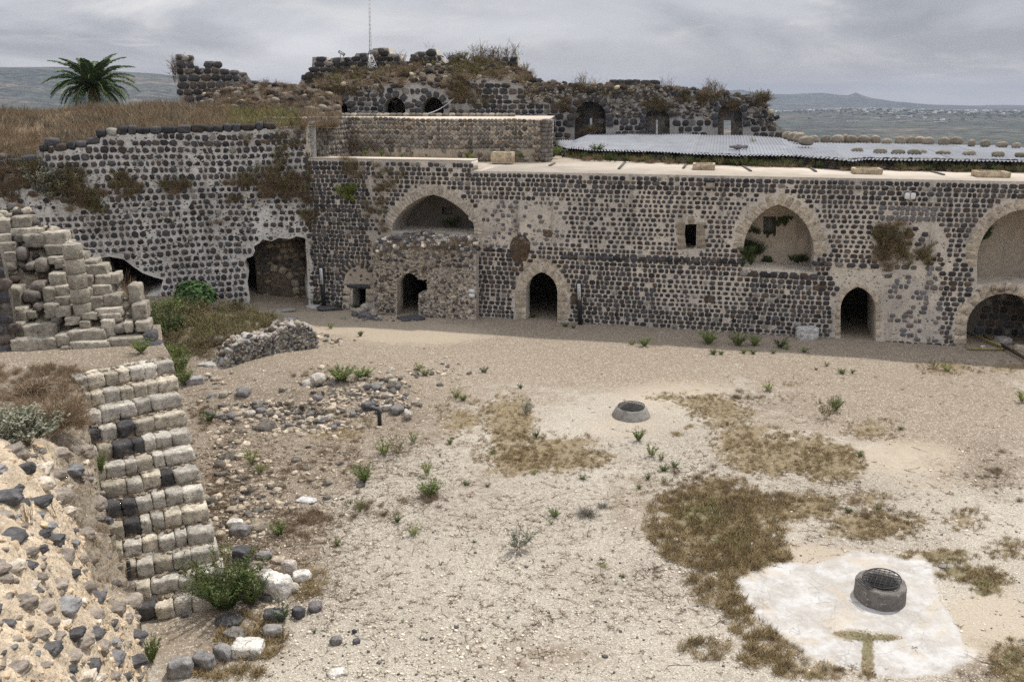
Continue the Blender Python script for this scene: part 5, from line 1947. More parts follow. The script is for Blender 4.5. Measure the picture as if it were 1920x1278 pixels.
for x, y, n_, s_ in ((1470, 419, 14, .35), (1410, 480, 26, .6), (1405, 462, 10, .4), (1500, 488, 14, .35), (1440, 490, 20, .25), (1415, 438, 6, .3), (1442, 440, 8, .2), (1845, 450, 8, .6), (845, 420, 8, .4)):
    P = np.array([NB.P(*NB.uv(x + RNG.normal(0, 6), y + RNG.normal(0, 3)), .03) for _ in range(n_)])
    scatter(gg, WEEDD, P, s_ * RNG.uniform(.6, 1.1, n_))
tag(gg.build('niche_plants', M_LEAF), 'dark green plants rooted inside the upper arched niches', 'plants', kind='stuff')

# ------------------------------------------------------------------ country beyond: valley, village ridge, far hills
def terr(px, r):
    """height of the land at bearing (given as photo column at the horizon) and distance r"""
    px = np.asarray(px, float)
    r = np.asarray(r, float)
    right = np.interp(r, [60, 150, 500, 1500, 3200, 4200, 5500, 6500, 9000, 12000, 16500], [-8, -25, -80, -140, -135, -98, -46, -75, -90, -60, -60])
    vill = np.interp(px, [900, 1380, 1480, 1600, 1700, 1800, 1920, 2200], [-25, -25, -15, 8, 12, 6, -2, -5])
    right = right + vill * np.exp(-((r - 5500) / 900.0) ** 2)
    fr_ = np.interp(px, [900, 1300, 1350, 1385, 1430, 1480, 1540, 1590, 1605, 1625, 1680, 1760, 1920, 2200], [120, 150, 205, 240, 180, 165, 180, 140, 175, 110, 60, 20, -20, -20])
    right = right + fr_ * np.exp(-((r - 12000) / 1500.0) ** 2)
    right = right + np.interp(px, [1650, 1800, 1920, 2300], [0, 18, 45, 60]) * np.exp(-((r - 2700) / 600.0) ** 2)
    left = np.interp(r, [60, 150, 500, 1500, 3000, 4500], [-8, -25, -90, -190, -200, -150])
    rid = np.interp(px, [-1500, -300, 0, 60, 120, 230, 300, 345, 450, 500, 540, 570, 620, 700, 900], [260, 270, 252, 256, 250, 220, 205, 185, 120, 100, 128, 120, 90, 60, 50])
    kr = 1 / (1 + np.exp(-(r - 5300) / 450.0))
    left = left + (rid + 150) * kr - np.clip(r - 7000, 0, None) * .06
    m = 1 / (1 + np.exp(-(px - 950) / 60.0))
    return left * (1 - m) + right * m


na, nr = 420, 170
pxa = np.linspace(-2200, 4200, na)
rr = np.concatenate([np.geomspace(62, 2500, 60), np.linspace(2560, 7000, 80), np.linspace(7200, 16500, 30)])
PXA, RR = np.meshgrid(pxa, rr)
az = np.arctan((PXA - 960) / 1662.0)
X = RR * np.sin(az)
Y = RR * np.cos(az)
Z = terr(PXA, RR) + (fbm(X, Y, 1 / 900., 3, 3) - .5) * np.clip(RR / 40, 0, 75) * .9 * np.clip((RR - 300) / 2000, .2, 1)
g = Geo()
ii = (np.arange(nr - 1)[:, None] * na + np.arange(na - 1)[None]).ravel()
g.add(np.stack([X, Y, Z], 2).reshape(-1, 3), np.stack([ii, ii + 1, ii + na + 1, ii + na], 1))


def landmat():
    m, t, bs = newmat('scrub_land')
    co = t.new('ShaderNodeTexCoord').outputs['Object']
    a = t.noise(t.scaled(co, (1 / 700., 1 / 700., 1 / 700.)), 1.0, 6, .65, .4)
    b = t.noise(t.scaled(co, (1 / 60., 1 / 60., 1 / 60.)), 1.0, 5, .75)
    c = t.noise(t.scaled(co, (1 / 1500., 1 / 260., 1 / 100.)), 1.0, 6, .7)
    k = t.mix(t.ramp(a, .35, .65), (.026, .033, .024), (.055, .055, .040))
    k = t.mix(t.ramp(c, .52, .66), k, (.115, .085, .06))
    k = t.mix(1.0, k, t.new('ShaderNodeCombineColor', {0: t.ramp(b, .35, .65, .3, 2.0), 1: t.ramp(b, .35, .65, .3, 2.0), 2: t.ramp(b, .35, .65, .35, 1.9)}).outputs[0], 'MULTIPLY')
    t.put(bs, 'Base Color', k)
    return m


tag(g.build('hills', landmat(), smooth=True), kind='structure')
g = Geo()
V = [(-20000, -20000, -260), (20000, -20000, -260), (20000, 20000, -260), (-20000, 20000, -260)]
g.add(V, [(0, 1, 2, 3)])
tag(g.build('lowland', bpy.data.materials['scrub_land']), kind='structure')
# sides of the castle hill under the yard
g = Geo()
V = [(-34, -4, -.5), (34, -4, -.5), (34, 62, -.5), (-34, 62, -.5), (-75, -60, -40), (75, -60, -40), (75, 75, -22), (-75, 75, -22)]
g.add(V, [(0, 4, 5, 1), (1, 5, 6, 2), (2, 6, 7, 3), (3, 7, 4, 0)])
tag(g.build('castle_hill', bpy.data.materials['scrub_land']), kind='structure')

rv = np.random.default_rng(5)


def landpt(px, r):
    a_ = math.atan((px - 960) / 1662.0)
    x, y = r * math.sin(a_), r * math.cos(a_)
    i = (px - pxa[0]) / (pxa[1] - pxa[0])
    j = np.searchsorted(rr, r) - 1
    i0, fi, fj = int(i), i - int(i), (r - rr[j]) / (rr[j + 1] - rr[j])
    z = float((Z[j, i0] * (1 - fi) + Z[j, i0 + 1] * fi) * (1 - fj) + (Z[j + 1, i0] * (1 - fi) + Z[j + 1, i0 + 1] * fi) * fj)
    return x, y, z, a_


def seen_r(px, py):
    """distance at which the land at this bearing appears at this photo row"""
    best, bd = 5000, 1e9
    for r in np.linspace(2400, 6000, 110):
        x, y, z, a_ = landpt(px, r)
        q_ = w2p([(x, y, z)])[0]
        if abs(q_[1] - py) < bd:
            best, bd = r, abs(q_[1] - py)
    return best


vp_ = []
while len(vp_) < 170:
    px = rv.uniform(1455, 1915)
    py = np.interp(px, [1455, 1560, 1700, 1800, 1915], [200, 197, 200, 203, 204]) + abs(rv.normal(0, 1)) * np.interp(px, [1455, 1600, 1700, 1800, 1915], [1.2, 8, 13, 8, 5])
    vp_.append((px, py))
for px, py in vp_:
    r = seen_r(px, py)
    x, y, z, a_ = landpt(px, r)
    wd, dp_, hh_ = rv.uniform(10, 24), rv.uniform(9, 16), rv.uniform(6, 11)
    cc = np.array((.80, .78, .74)) * rv.uniform(.4, 1.05)
    gg = Geo()
    ang = rv.uniform(-.5, .5) - a_
    ax = (np.array((math.cos(ang), math.sin(ang), 0)), np.array((-math.sin(ang), math.cos(ang), 0)), np.array((0, 0, 1.)))
    c_ = np.array((x, y, z))
    boxg(gg, c_ + ax[2] * hh_ / 2, wd, dp_, hh_ + 2, cc, 0, ax)
    boxg(gg, c_ + ax[2] * (hh_ + 1.25), wd + .6, dp_ + .6, .5, cc * .8, 0, ax)
    if rv.random() < .5:
        boxg(gg, c_ + ax[2] * (hh_ + 2.6) + ax[0] * wd * .2, wd * .3, dp_ * .4, 2.4, cc * .9, 0, ax)
    for k_ in (-.28, 0, .28):
        boxg(gg, c_ + ax[0] * k_ * wd - ax[1] * (dp_ / 2 + .05) + ax[2] * hh_ * .55, wd * .1, .1, hh_ * .3, (.08, .08, .09), 0, ax)
    tag(gg.build('village_house', M_PAINT), 'tiny pale flat-roofed house in the hazy hilltop village at the right', 'house', 'houses of the distant village')
gh = [((1440, 201), 90, 'longest white greenhouse on the horizon just right of the broken hall end'), ((1516, 202), 60, 'white greenhouse at the left end of the hilltop village'), ((1603, 229), 46, 'lone white greenhouse on the dark slope below the village, nearest the left'), ((1700, 219), 60, 'long thin white greenhouse on the slope below the village middle'), ((1699, 228), 26, 'small white greenhouse beneath the long thin one'), ((1742, 227), 20, 'small white greenhouse between the long thin one and the pair at right'), ((1765, 226), 40, 'upper white greenhouse of the pair on the slope at right'), ((1768, 230), 44, 'lower white greenhouse of the pair on the slope at right'), ((1843, 202), 90, 'long white greenhouse at the right end of the village')]
for (px, py), wd, lb in gh:
    r = seen_r(px, py)
    x, y, z, a_ = landpt(px, r)
    wd = wd * r / 3500.
    gg = Geo()
    ax = (np.array((math.cos(-a_), math.sin(-a_), 0)), np.array((math.sin(a_), math.cos(a_), 0)), np.array((0, 0, 1.)))
    c_ = np.array((x, y, z))
    nb = 5
    for k_ in range(nb):
        V = []
        for s_ in (-1, 1):
            for t_ in np.linspace(0, math.pi, 9):
                V.append(c_ + ax[0] * ((k_ - nb / 2 + .5) * wd / nb + math.cos(t_) * wd / nb * .49) + ax[1] * s_ * wd * .22 + ax[2] * (math.sin(t_) * 4 + 1))
        Fc = [(i, i + 1, i + 10, i + 9) for i in range(8)] + [tuple(range(9)), tuple(range(17, 8, -1))]
        gg.add(V, Fc, (.72, .72, .70))
    tag(gg.build('greenhouse', M_PAINT), lb, 'greenhouse', 'greenhouses near the distant village')
g = Geo()
P, S = [], []
for _ in range(520):
    px = rv.uniform(1440, 1925)
    py = np.interp(px, [1440, 1560, 1700, 1800, 1925], [200, 196, 199, 203, 203]) + abs(rv.normal(0, 8))
    r = seen_r(px, py)
    x, y, z, a_ = landpt(px, r)
    P.append((x, y, z))
    S.append(rv.uniform(6, 15))
scatter(g, [proto_rock((1, 1, 1.1), .9, 3, .15, .4, (.045, .058, .035)) for _ in range(3)], np.array(P), np.array(S))
tag(g.build('village_trees', M_LEAF), 'dark trees between the houses of the distant village', 'trees', kind='stuff')

# ------------------------------------------------------------------ haze over the country
g = Geo()
boxg(g, (0, 0, 20), 34500, 34500, 564, (1, 1, 1))
hz = g.build('haze', None)
tag(hz, kind='stuff')
hm = bpy.data.materials.new('haze_air')
hm.use_nodes = True
hn = NT(hm.node_tree)
hn.n.clear()
hv = hn.new('ShaderNodeVolumePrincipled', {'Color': (.45, .525, .67), 'Density': 0.000072, 'Anisotropy': 0.0})
ho = hn.new('ShaderNodeOutputMaterial')
hn.l.new(hv.outputs[0], ho.inputs['Volume'])
hz.data.materials.clear()
hz.data.materials.append(hm)

# ------------------------------------------------------------------ landing, staircase, ruined corner above it
ZL = 3.9
R0, L0 = G(432, 1138), G(250, 1168)
R1, L1 = G(322, 668, ZL), G(150, 703, ZL)
STEPS = 13
sg_ = empty('stone_staircase', tuple((R0 + L0) / 2), 'steep worn staircase of white and some black stone blocks at the left of the yard', 'staircase')
# which blocks are basalt, counted from the right end of each row (row 0 = bottom)
DARKB = {9: (2, 4, 5), 8: (3, 4), 3: (), 4: (4,), 0: (3,), 5: (4,)}


def lerp(a, b, t):
    return a + (b - a) * t


run = (R1 - R0)
run.z = 0
back_dir = np.array(run.normalized())
for i in range(STEPS):
    t0, t1 = i / STEPS, (i + 1) / STEPS
    zt = ZL * (i + 1) / STEPS
    A_, B_ = lerp(R0, R1, t0), lerp(L0, L1, t0)
    A_ = np.array((A_.x, A_.y, 0))
    B_ = np.array((B_.x, B_.y, 0))
    ac = B_ - A_
    Ltot = np.linalg.norm(ac)
    ac /= Ltot
    Ltot += .25
    bd = np.array((-ac[1], ac[0], 0))
    if bd[1] < 0:
        bd = -bd
    dpt = run.length / STEPS + .16
    g = Geo()
    s = 0.0
    k = 0
    hst = ZL / STEPS
    jz = RNG.normal(0, .01)
    while s < Ltot - .12:
        wd = RNG.uniform(.42, .78) if k == 0 else RNG.uniform(.22, .40)
        if k and RNG.random() < .12:
            wd *= 1.6
        wd = min(wd, Ltot - s)
        hb_ = hst * RNG.uniform(1.02, 1.12)
        V, Fc = block((wd * .985, dpt * RNG.uniform(.97, 1.05), hb_), .02, .035, 7, big=.06)
        c0 = A_ + ac * (s + wd / 2) + bd * (dpt / 2 + RNG.normal(0, .03)) + np.array((0, 0, zt - hb_ / 2 + RNG.normal(0, .012) + jz))
        dark = k in DARKB.get(i, ()) or (k not in (0,) and RNG.random() < .03)
        col = BAS * RNG.uniform(.85, 1.2) if dark else np.array((.50, .465, .405)) * RNG.uniform(.68, 1.15) * (np.array((1, .96, .88)) if RNG.random() < .35 else 1)
        g.add(c0 + V[:, :1] * ac + V[:, 1:2] * bd + V[:, 2:3] * np.array((0, 0, 1.)), Fc, col)
        s += wd
        k += 1
    g.build('step', M_LIME, sg_)
# dirt, litter and small stones caught on the treads
g = Geo()
P, Q = [], []
for i in range(1, STEPS + 1):
    t0 = i / STEPS
    A_, B_ = np.array(lerp(R0, R1, t0)), np.array(lerp(L0, L1, t0))
    for _ in range(42):
        s = RNG.random()
        p_ = A_ + (B_ - A_) * s
        P.append((p_[0] - back_dir[0] * RNG.uniform(.0, .16), p_[1] - back_dir[1] * RNG.uniform(.0, .16), ZL * i / STEPS + .0))
        if RNG.random() < .35:
            Q.append(P[-1])
P, Q = np.array(P), np.array(Q)
scatter(g, RUST + TWIG + STRAW, P, RNG.uniform(.04, .15, len(P)), tilt=.6)
scatter(g, [proto_rock((1, .8, .5), .1, 3, .15, .5, (.30, .25, .19)) for _ in range(4)], Q, RNG.uniform(.04, .12, len(Q)), m=1)
tag(g.build('step_litter', [M_DRY, M_ROCK]), 'dry litter and chips of stone caught on the treads of the staircase', 'litter', kind='stuff')
# earth core under the steps
g = Geo()
V = []
for p_, z_ in ((R0, -.3), (L0, -.3), (R1, ZL - .35), (L1, ZL - .35)):
    V.append((p_.x, p_.y, z_))
V[0] = (R0.x + back_dir[0] * .3, R0.y + back_dir[1] * .3, 0)
V[1] = (L0.x + back_dir[0] * .3, L0.y + back_dir[1] * .3, 0)
V2 = [(v[0], v[1], -.4) for v in V]
g.add(V + V2, [(0, 1, 3, 2), (0, 2, 6, 4), (1, 5, 7, 3), (2, 3, 7, 6), (0, 4, 5, 1)], (.2, .17, .13))
g.build('stair_core', M_RUBBLE, sg_)

# landing
B0, B1 = G(20, 655, ZL), G(305, 640, ZL)
far_l = np.array(B0) + (np.array(B0) - np.array(B1)) * 1.2
corner = [np.array(R1), np.array(B1), np.array(B1) * 1.09, far_l * 1.09, far_l + (-1.5, -6, 0), np.array(G(-80, 760, ZL)), np.array(L1)]
g = Geo()
tl = [np.array((p_[0], p_[1], ZL - .04)) for p_ in corner]
bl = [np.array((p_[0], p_[1], -.4)) for p_ in corner]
n_ = len(tl)
g.add(tl + bl, [tuple(range(n_))] + [(i, n_ + i, n_ + (i + 1) % n_, (i + 1) % n_) for i in range(n_)], (.27, .235, .19))
lnd = g.build('stair_landing', M_GROUND)
tag(lnd, kind='structure')
for nm_, cc_ in (('maska', (1, 0, 0, 1)), ('maskb', (0, 0, .5, 1))):
    at_ = lnd.data.color_attributes.new(nm_, 'FLOAT_COLOR', 'POINT')
    at_.data.foreach_set('color', np.array(cc_ * len(lnd.data.vertices), np.float32))

# ruined corner: pale ashlars stepping up to the left
ru = empty('ruined_corner', tuple(G(160, 650, ZL)), 'ruined corner of pale limestone blocks stepping up to the left above the stair landing', 'ruin')
base = np.array(B0)
dirn = np.array(B1) - base
dirn /= np.linalg.norm(dirn)
nh = np.array((-dirn[1], dirn[0], 0))
if nh[1] < 0:
    nh = -nh
KS = 1.0
pn = -KS * nh + np.array((0, 0, 1.))


def onslope(px, py, push=0.0):
    d = ray(px, py)
    o = base + nh * push - np.array((0, 0, HC))
    t = (pn @ o) / (pn @ d)
    return d * t + np.array((0, 0, HC))


sil = [(395, 40), (404, 62), (416, 66), (424, 85), (430, 128), (450, 138), (470, 164), (492, 200), (505, 214), (530, 222), (545, 232), (565, 272), (590, 280), (620, 284), (655, 302)]
g = Geo()
ys = np.linspace(396, 656, 30)
V = []
for y in ys:
    xr_ = np.interp(y, [s[0] for s in sil], [s[1] for s in sil]) - 8
    for t_ in np.linspace(0, 1, 26):
        x = -70 + (xr_ + 70) * t_
        p_ = onslope(x, y, .40)
        n1_ = fbm(np.array([p_[0] * 1.0]), np.array([p_[2]]), 1.6, 4, 4)[0] - .5
        V.append(p_ + nh * n1_ * .5 + np.array((0, 0, n1_ * .25)))
V = np.array(V).reshape(30, 26, 3)
ii = (np.arange(29)[:, None] * 26 + np.arange(25)[None]).ravel()
g.add(V.reshape(-1, 3), np.stack([ii, ii + 1, ii + 27, ii + 26], 1), (.26, .22, .17))
RC = V.copy()
sk = np.concatenate([V[:, -1], V[:, -1] * (1, 1, 0) + (0, 0, -.4)])
g.add(sk, [(i, i + 1, 31 + i, 30 + i) for i in range(29)], (.25, .21, .16))
tp = np.concatenate([V[0], V[0] * (1, 1, 0) + (0, .6, -.4)])
g.add(tp, [(i, i + 1, 27 + i, 26 + i) for i in range(25)], (.25, .21, .16))
n_ = 420
P = V[RNG.integers(0, 30, n_), RNG.integers(0, 25, n_)] + RNG.normal(0, .06, (n_, 3))
scatter(g, ROCKS, P, RNG.uniform(.06, .28, n_), col=np.where(RNG.random((n_, 1)) < .6, basalt(n_, .5, .3) * 4, np.array((1.4, 1.35, 1.2)) * RNG.uniform(.6, 1.1, (n_, 1))), tilt=.5, m=1)
g.build('rubble_fill', [M_RUBBLE, M_ROCK], ru)
Zb = 480 / 1804.0
BL = [(0, 105, 95, 200, 0), (105, 82, 228, 165, 0), (0, 203, 95, 262, 0), (100, 170, 310, 205, 0), (195, 205, 335, 295, 0), (325, 190, 480, 280, 0), (0, 262, 125, 330, 0), (345, 278, 512, 350, 0), (480, 262, 520, 300, 0), (20, 330, 130, 400, 0), (505, 338, 615, 415, 0), (365, 358, 475, 410, 0), (410, 375, 512, 440, 0), (470, 412, 572, 480, 0), (615, 392, 700, 425, 0), (628, 418, 762, 492, 0), (690, 490, 800, 555, 0), (575, 415, 630, 485, 0), (560, 490, 668, 578, 0), (370, 475, 478, 560, 0),
      (330, 580, 412, 690, 0), (410, 565, 510, 640, .0), (412, 640, 512, 710, 0), (415, 710, 515, 780, 0), (575, 580, 672, 655, 0), (672, 558, 795, 630, 0), (595, 645, 745, 742, 0), (745, 628, 858, 715, 0), (595, 748, 700, 800, 0), (700, 718, 870, 785, 0), (65, 575, 165, 722, 0), (85, 720, 206, 818, 0), (335, 690, 437, 790, 0), (95, 822, 188, 915, 0), (190, 840, 288, 930, 0), (290, 832, 410, 925, 0), (110, 932, 290, 1030, 0), (290, 928, 412, 1020, 0), (414, 902, 510, 985, 0), (512, 872, 756, 972, 0), (735, 800, 822, 915, 0), (730, 755, 862, 820, 0), (948, 690, 1042, 808, 0), (972, 812, 1062, 882, 0), (820, 835, 895, 895, 2), (890, 815, 945, 885, 0), (455, 985, 528, 1040, 0), (525, 950, 790, 1035, 0), (790, 925, 1032, 1000, 0), (1018, 893, 1105, 968, 1), (480, 783, 578, 832, 0), (585, 820, 648, 852, 0), (800, 480, 850, 545, 0), (380, 795, 440, 835, 2), (205, 410, 260, 450, 2), (265, 380, 350, 470, 2), (135, 300, 195, 390, 2), (240, 540, 330, 610, 2), (255, 690, 320, 745, 2), (215, 740, 275, 785, 0), (120, 200, 190, 265, 2), (1030, 965, 1150, 1060, 1), (925, 560, 1000, 690, 0), (40, 405, 120, 465, 2), (180, 600, 290, 680, 2)]
g = Geo()
for x0, y0, x1, y1, kd in BL:
    cx, cy = (x0 + x1) / 2 * Zb, 380 + (y0 + y1) / 2 * Zb
    p_ = onslope(cx, cy + 3, .22)
    k_ = (p_[1] * CT - (p_[2] - HC) * ST) / F
    wd, hh_ = (x1 - x0) * Zb * k_, (y1 - y0) * Zb * k_
    dp_ = .6
    # seen height = face height * cos + top depth * sin
    fh = max(.2, hh_ * 1.05)
    V, Fc = block((wd * 1.0, dp_, fh), .02 if kd == 0 else .4, .05, 7 if kd == 0 else 4, big=.06)
    col = (np.array((.40, .36, .295)) * RNG.uniform(.62, 1.12) if kd == 0 else (BAS * 1.3 if kd == 1 else np.array((.17, .15, .13)) * RNG.uniform(.8, 1.3)))
    ax = dirn
    g.add(p_ + V[:, :1] * ax + V[:, 1:2] * nh + V[:, 2:3] * np.array((0, 0, 1.)), Fc, col)
g.build('ashlar_blocks', M_LIME, ru)
# half-round shaft
g = Geo()
pb, pt = onslope(151, 588, -.05), None
ztop = AtY(140, 500, pb[1] + .25)[2]
zc = pb[2] - .1
k = 0
while zc < ztop + .5:
    h_ = RNG.uniform(.3, .42)
    V = []
    nn = 18
    for zz_, rr_ in ((0.01, .225), (.02, .235), (h_ - .02, .235), (h_ - .005, .225)):
        for i in range(nn):
            a = 2 * math.pi * i / nn
            V.append((pb[0] + rr_ * math.cos(a) + RNG.normal(0, .003) - .05 * k * .3, pb[1] + .15 + rr_ * math.sin(a), zc + zz_))
    Fc = [(j * nn + i, j * nn + (i + 1) % nn, (j + 1) * nn + (i + 1) % nn, (j + 1) * nn + i) for j in range(3) for i in range(nn)] + [tuple(3 * nn + i for i in range(nn))]
    g.add(V, Fc, np.array((.33, .30, .245)) * RNG.uniform(.85, 1.1))
    zc += h_
    k += 1
g.build('half_column', M_LIME, ru)
# dark plastered wall stub at the frame's left edge
g = Geo()
DW = Frame(tuple(np.array(G(-60, 660, ZL))[:2]), tuple((np.array(G(27, 652, ZL)))[:2]))
slab(g, DW, DW.uvs([(-60, 665), (28, 655), (26, 600), (10, 520), (0, 470), (-60, 440)]), [], .5, col=(.13, .115, .10))
cu, cv, hw, hh = cells(DW.uv(-60, 600)[0], DW.uv(28, 600)[0], ZL - .2, 6.2, .3, .3, .5)
kk = inpoly(cu, cv, DW.uvs([(-60, 665), (28, 655), (26, 600), (10, 520), (0, 470), (-60, 440)]))
facing(g, DW, cu[kk], cv[kk], hw[kk] * .9, hh[kk] * .9, .05, 3.4, basalt(kk.sum(), .5, .2) * 1.4)
g.build('plastered_stub', [M_RUBBLE, M_STONE], ru)
for c_ in ru.children:
    pass
g = Geo()
n_ = 620
P = RC[RNG.integers(3, 30, n_), RNG.integers(0, 25, n_)]
kk = fbm(P[:, 0], P[:, 2], 1.2, 7) > .48
scatter(g, RUST + STRAW + TWIG, P[kk], RNG.uniform(.15, .4, kk.sum()))
P = mound_pts(10, .0, .1)
tag(g.build('ruin_weeds', M_DRY), 'dry tufts growing between the blocks of the ruined corner', 'weeds', kind='stuff')

# ------------------------------------------------------------------ rubble masonry bank in the left foreground
NET = [[(-90, 690, 3.9), (20, 690, 3.9), (80, 690, 3.9), (120, 690, 3.9), (150, 700, 3.88)],
       [(-90, 760, 4.0), (10, 760, 4.0), (70, 765, 3.95), (120, 775, 3.8), (163, 790, 3.6)],
       [(-90, 830, 4.9), (0, 835, 4.75), (62, 850, 4.3), (125, 860, 3.6), (175, 860, 3.4)],
       [(-90, 930, 5.1), (20, 925, 4.85), (100, 930, 4.25), (140, 945, 3.5), (188, 950, 3.2)],
       [(-90, 1030, 5.3), (30, 1020, 4.95), (128, 1010, 4.1), (168, 1025, 3.35), (212, 1020, 3.05)],
       [(-90, 1130, 5.4), (40, 1120, 4.95), (150, 1110, 4.05), (192, 1110, 3.35), (244, 1120, 2.9)],
       [(-90, 1230, 5.5), (50, 1210, 5.0), (168, 1190, 4.1), (218, 1190, 3.4), (262, 1195, 2.8)],
       [(-90, 1345, 5.6), (60, 1345, 5.0), (180, 1345, 4.1), (238, 1345, 3.4), (280, 1345, 2.7)]]
net = np.array([[list(G(*c)) for c in r] for r in NET])
SU, SV = 26, 26
nR, nC = (len(NET) - 1) * SV + 1, 4 * SU + 1
rr_ = np.linspace(0, len(NET) - 1, nR)
cc_ = np.linspace(0, 4, nC)


def cr(P, t):
    """Catmull-Rom along axis 0"""
    i = np.clip(np.floor(t).astype(int), 0, len(P) - 2)
    f = (t - i)[:, None, None]
    p0, p1, p2, p3 = P[np.clip(i - 1, 0, len(P) - 1)], P[i], P[i + 1], P[np.clip(i + 2, 0, len(P) - 1)]
    return .5 * (2 * p1 + (p2 - p0) * f + (2 * p0 - 5 * p1 + 4 * p2 - p3) * f ** 2 + (3 * p1 - p0 - 3 * p2 + p3) * f ** 3)


S1 = cr(net, rr_)
S2 = cr(S1.transpose(1, 0, 2), cc_).transpose(1, 0, 2)
nzv = (fbm(S2[..., 0], S2[..., 1] + S2[..., 2] * .7, 1.5, 21, 5) - .5) * .42 + (fbm(S2[..., 0], S2[..., 1] + S2[..., 2], 5, 22, 5) - .5) * .26 - np.abs(fbm(S2[..., 0] + S2[..., 2], S2[..., 1], 3.2, 23, 4) - .5) * .35
fade = np.clip((rr_ - 1.0) / .8, .12, 1)[:, None] * np.clip((4.3 - cc_) / .8, .3, 1)[None]
S2[..., 2] += nzv * fade
S2[:, -1, :] += RNG.normal(0, .025, (nR, 3))
BK = empty('rubble_bank', tuple(G(120, 1278, 3.5)), 'broken rubble masonry bank of cream mortar and grey stones in the left foreground', 'wall')
g = Geo()
ii = (np.arange(nR - 1)[:, None] * nC + np.arange(nC - 1)[None]).ravel()
strip = np.clip((cc_ - 2.5) / .3, 0, 1)[None] * np.clip((5.4 - rr_) / .8, 0, 1)[:, None]
strip = np.maximum(strip, np.clip((1.9 - rr_) / .4, 0, 1)[:, None] + 0 * strip)
colm = np.array((.53, .435, .32))[None, None] * (1 - strip[..., None]) + np.array((.27, .225, .17))[None, None] * strip[..., None]
colm = colm * (1 + (fbm(S2[..., 0], S2[..., 1], 2.2, 5, 4) - .5)[..., None] * .5)
g.add(S2.reshape(-1, 3), np.stack([ii, ii + 1, ii + nC + 1, ii + nC], 1), colm.reshape(-1, 3))
# side walls down to the ground
for edge in (S2[:, -1], S2[:, 0], S2[0], S2[-1]):
    ne = len(edge)
    dn_ = [edge]
    for q_ in (.3, .7, 1.0):
        e2 = edge.copy()
        e2[:, 2] = edge[:, 2] * (1 - q_) - .4 * q_
        e2[:, :2] += RNG.normal(0, .02, (ne, 2))
        dn_.append(e2)
    dn_ = np.array(dn_)
    ii = (np.arange(3)[:, None] * ne + np.arange(ne - 1)[None]).ravel()
    g.add(dn_.reshape(-1, 3), np.stack([ii, ii + 1, ii + ne + 1, ii + ne], 1), (.36, .31, .24))


def creammat():
    m = tintmat('cream_mortar', 4.0, .30, 1.0, 13, bdist=.07, spots=13, spotcol=(.64, .57, .47), spotamt=.7, fine=22, pits=20)
    return m


g.build('mortar_mass', creammat(), BK)
# embedded stones
g = Geo()
taken = []
specials = [(40, 880, 32, 1), (20, 1010, 36, 1), (55, 1060, 18, 1), (10, 930, 30, 1), (125, 1135, 34, 3), (90, 1215, 26, 1), (30, 1250, 30, 0), (172, 1150, 26, 0), (130, 1255, 20, 1), (172, 1250, 24, 1), (150, 1205, 26, 0), (185, 1210, 26, 0), (45, 1128, 34, 0), (80, 1135, 26, 0), (118, 1045, 28, 0), (98, 1010, 26, 1), (72, 940, 26, 1), (15, 850, 40, 0), (75, 880, 30, 2), (75, 905, 26, 2), (100, 890, 24, 0), (150, 1045, 20, 0), (110, 930, 30, 0), (75, 1190, 20, 0), (135, 1190, 22, 1), (160, 1100, 18, 0), (180, 1120, 22, 1), (110, 1095, 24, 0), (215, 1140, 22, 0), (255, 1190, 22, 1), (250, 1240, 24, 1), (240, 1160, 16, 0), (5, 970, 24, 0), (12, 1165, 16, 1)]
qs = w2p(S2.reshape(-1, 3))
flat = S2.reshape(-1, 3)
for _ in range(900):
    specials.append((RNG.uniform(-60, 262), RNG.uniform(840, 1300), RNG.choice([7, 10, 14, 18, 24, 28]), 9))
for x, y, sz, kd in specials:
    i = np.argmin((qs[:, 0] - x) ** 2 + (qs[:, 1] - y) ** 2)
    if (qs[i, 0] - x) ** 2 + (qs[i, 1] - y) ** 2 > 100:
        continue
    if kd == 9:
        if any((x - a) ** 2 + (y - b) ** 2 < (sz + s) ** 2 * .30 for a, b, s in taken) or (strip.ravel()[i] > .5 and RNG.random() < .6):
            continue
    taken.append((x, y, sz))
    p_ = flat[i]
    k_ = (p_[1] * CT - (p_[2] - HC) * ST) / F
    s_ = sz * k_ * 1.5
    V, Fc = block((s_ * RNG.uniform(.8, 1.3), s_ * RNG.uniform(.6, 1.0), s_ * RNG.uniform(.35, .5)), .25, .13, 4 if sz < 9 else 7, big=.30)
    V = rotz(V, RNG.uniform(0, 3.14))
    V = roty(V, RNG.uniform(-.3, .3))
    cs_ = [np.array((.25, .215, .18)), np.array((.10, .097, .098)), np.array((.50, .44, .36)), np.array((.225, .22, .22))]
    if kd == 9:
        kd = RNG.choice([0, 0, 0, 0, 1, 2, 3])
    g.add(V + p_ - (0, 0, s_ * .05), Fc, cs_[kd] * RNG.uniform(.8, 1.25))
idx = np.nonzero(strip.ravel() < .5)[0]
P = flat[RNG.choice(idx, 2200)] - (0, 0, .035) + RNG.normal(0, .01, (2200, 3))
cl = np.where(RNG.random((2200, 1)) < .85, np.array((1.75, 1.45, 1.1)), np.array((1.0, .9, .8))) * RNG.uniform(.85, 1.15, (2200, 1))
scatter(g, [proto_rock((1, .8, .5), .05, 3, .2, .6) for _ in range(8)], P, np.exp(RNG.normal(-3.3, .45, 2200)), col=cl, tilt=.5)
ob_ = g.build('embedded_stones', M_ROCK, BK)
ob_['kind'] = 'stuff'
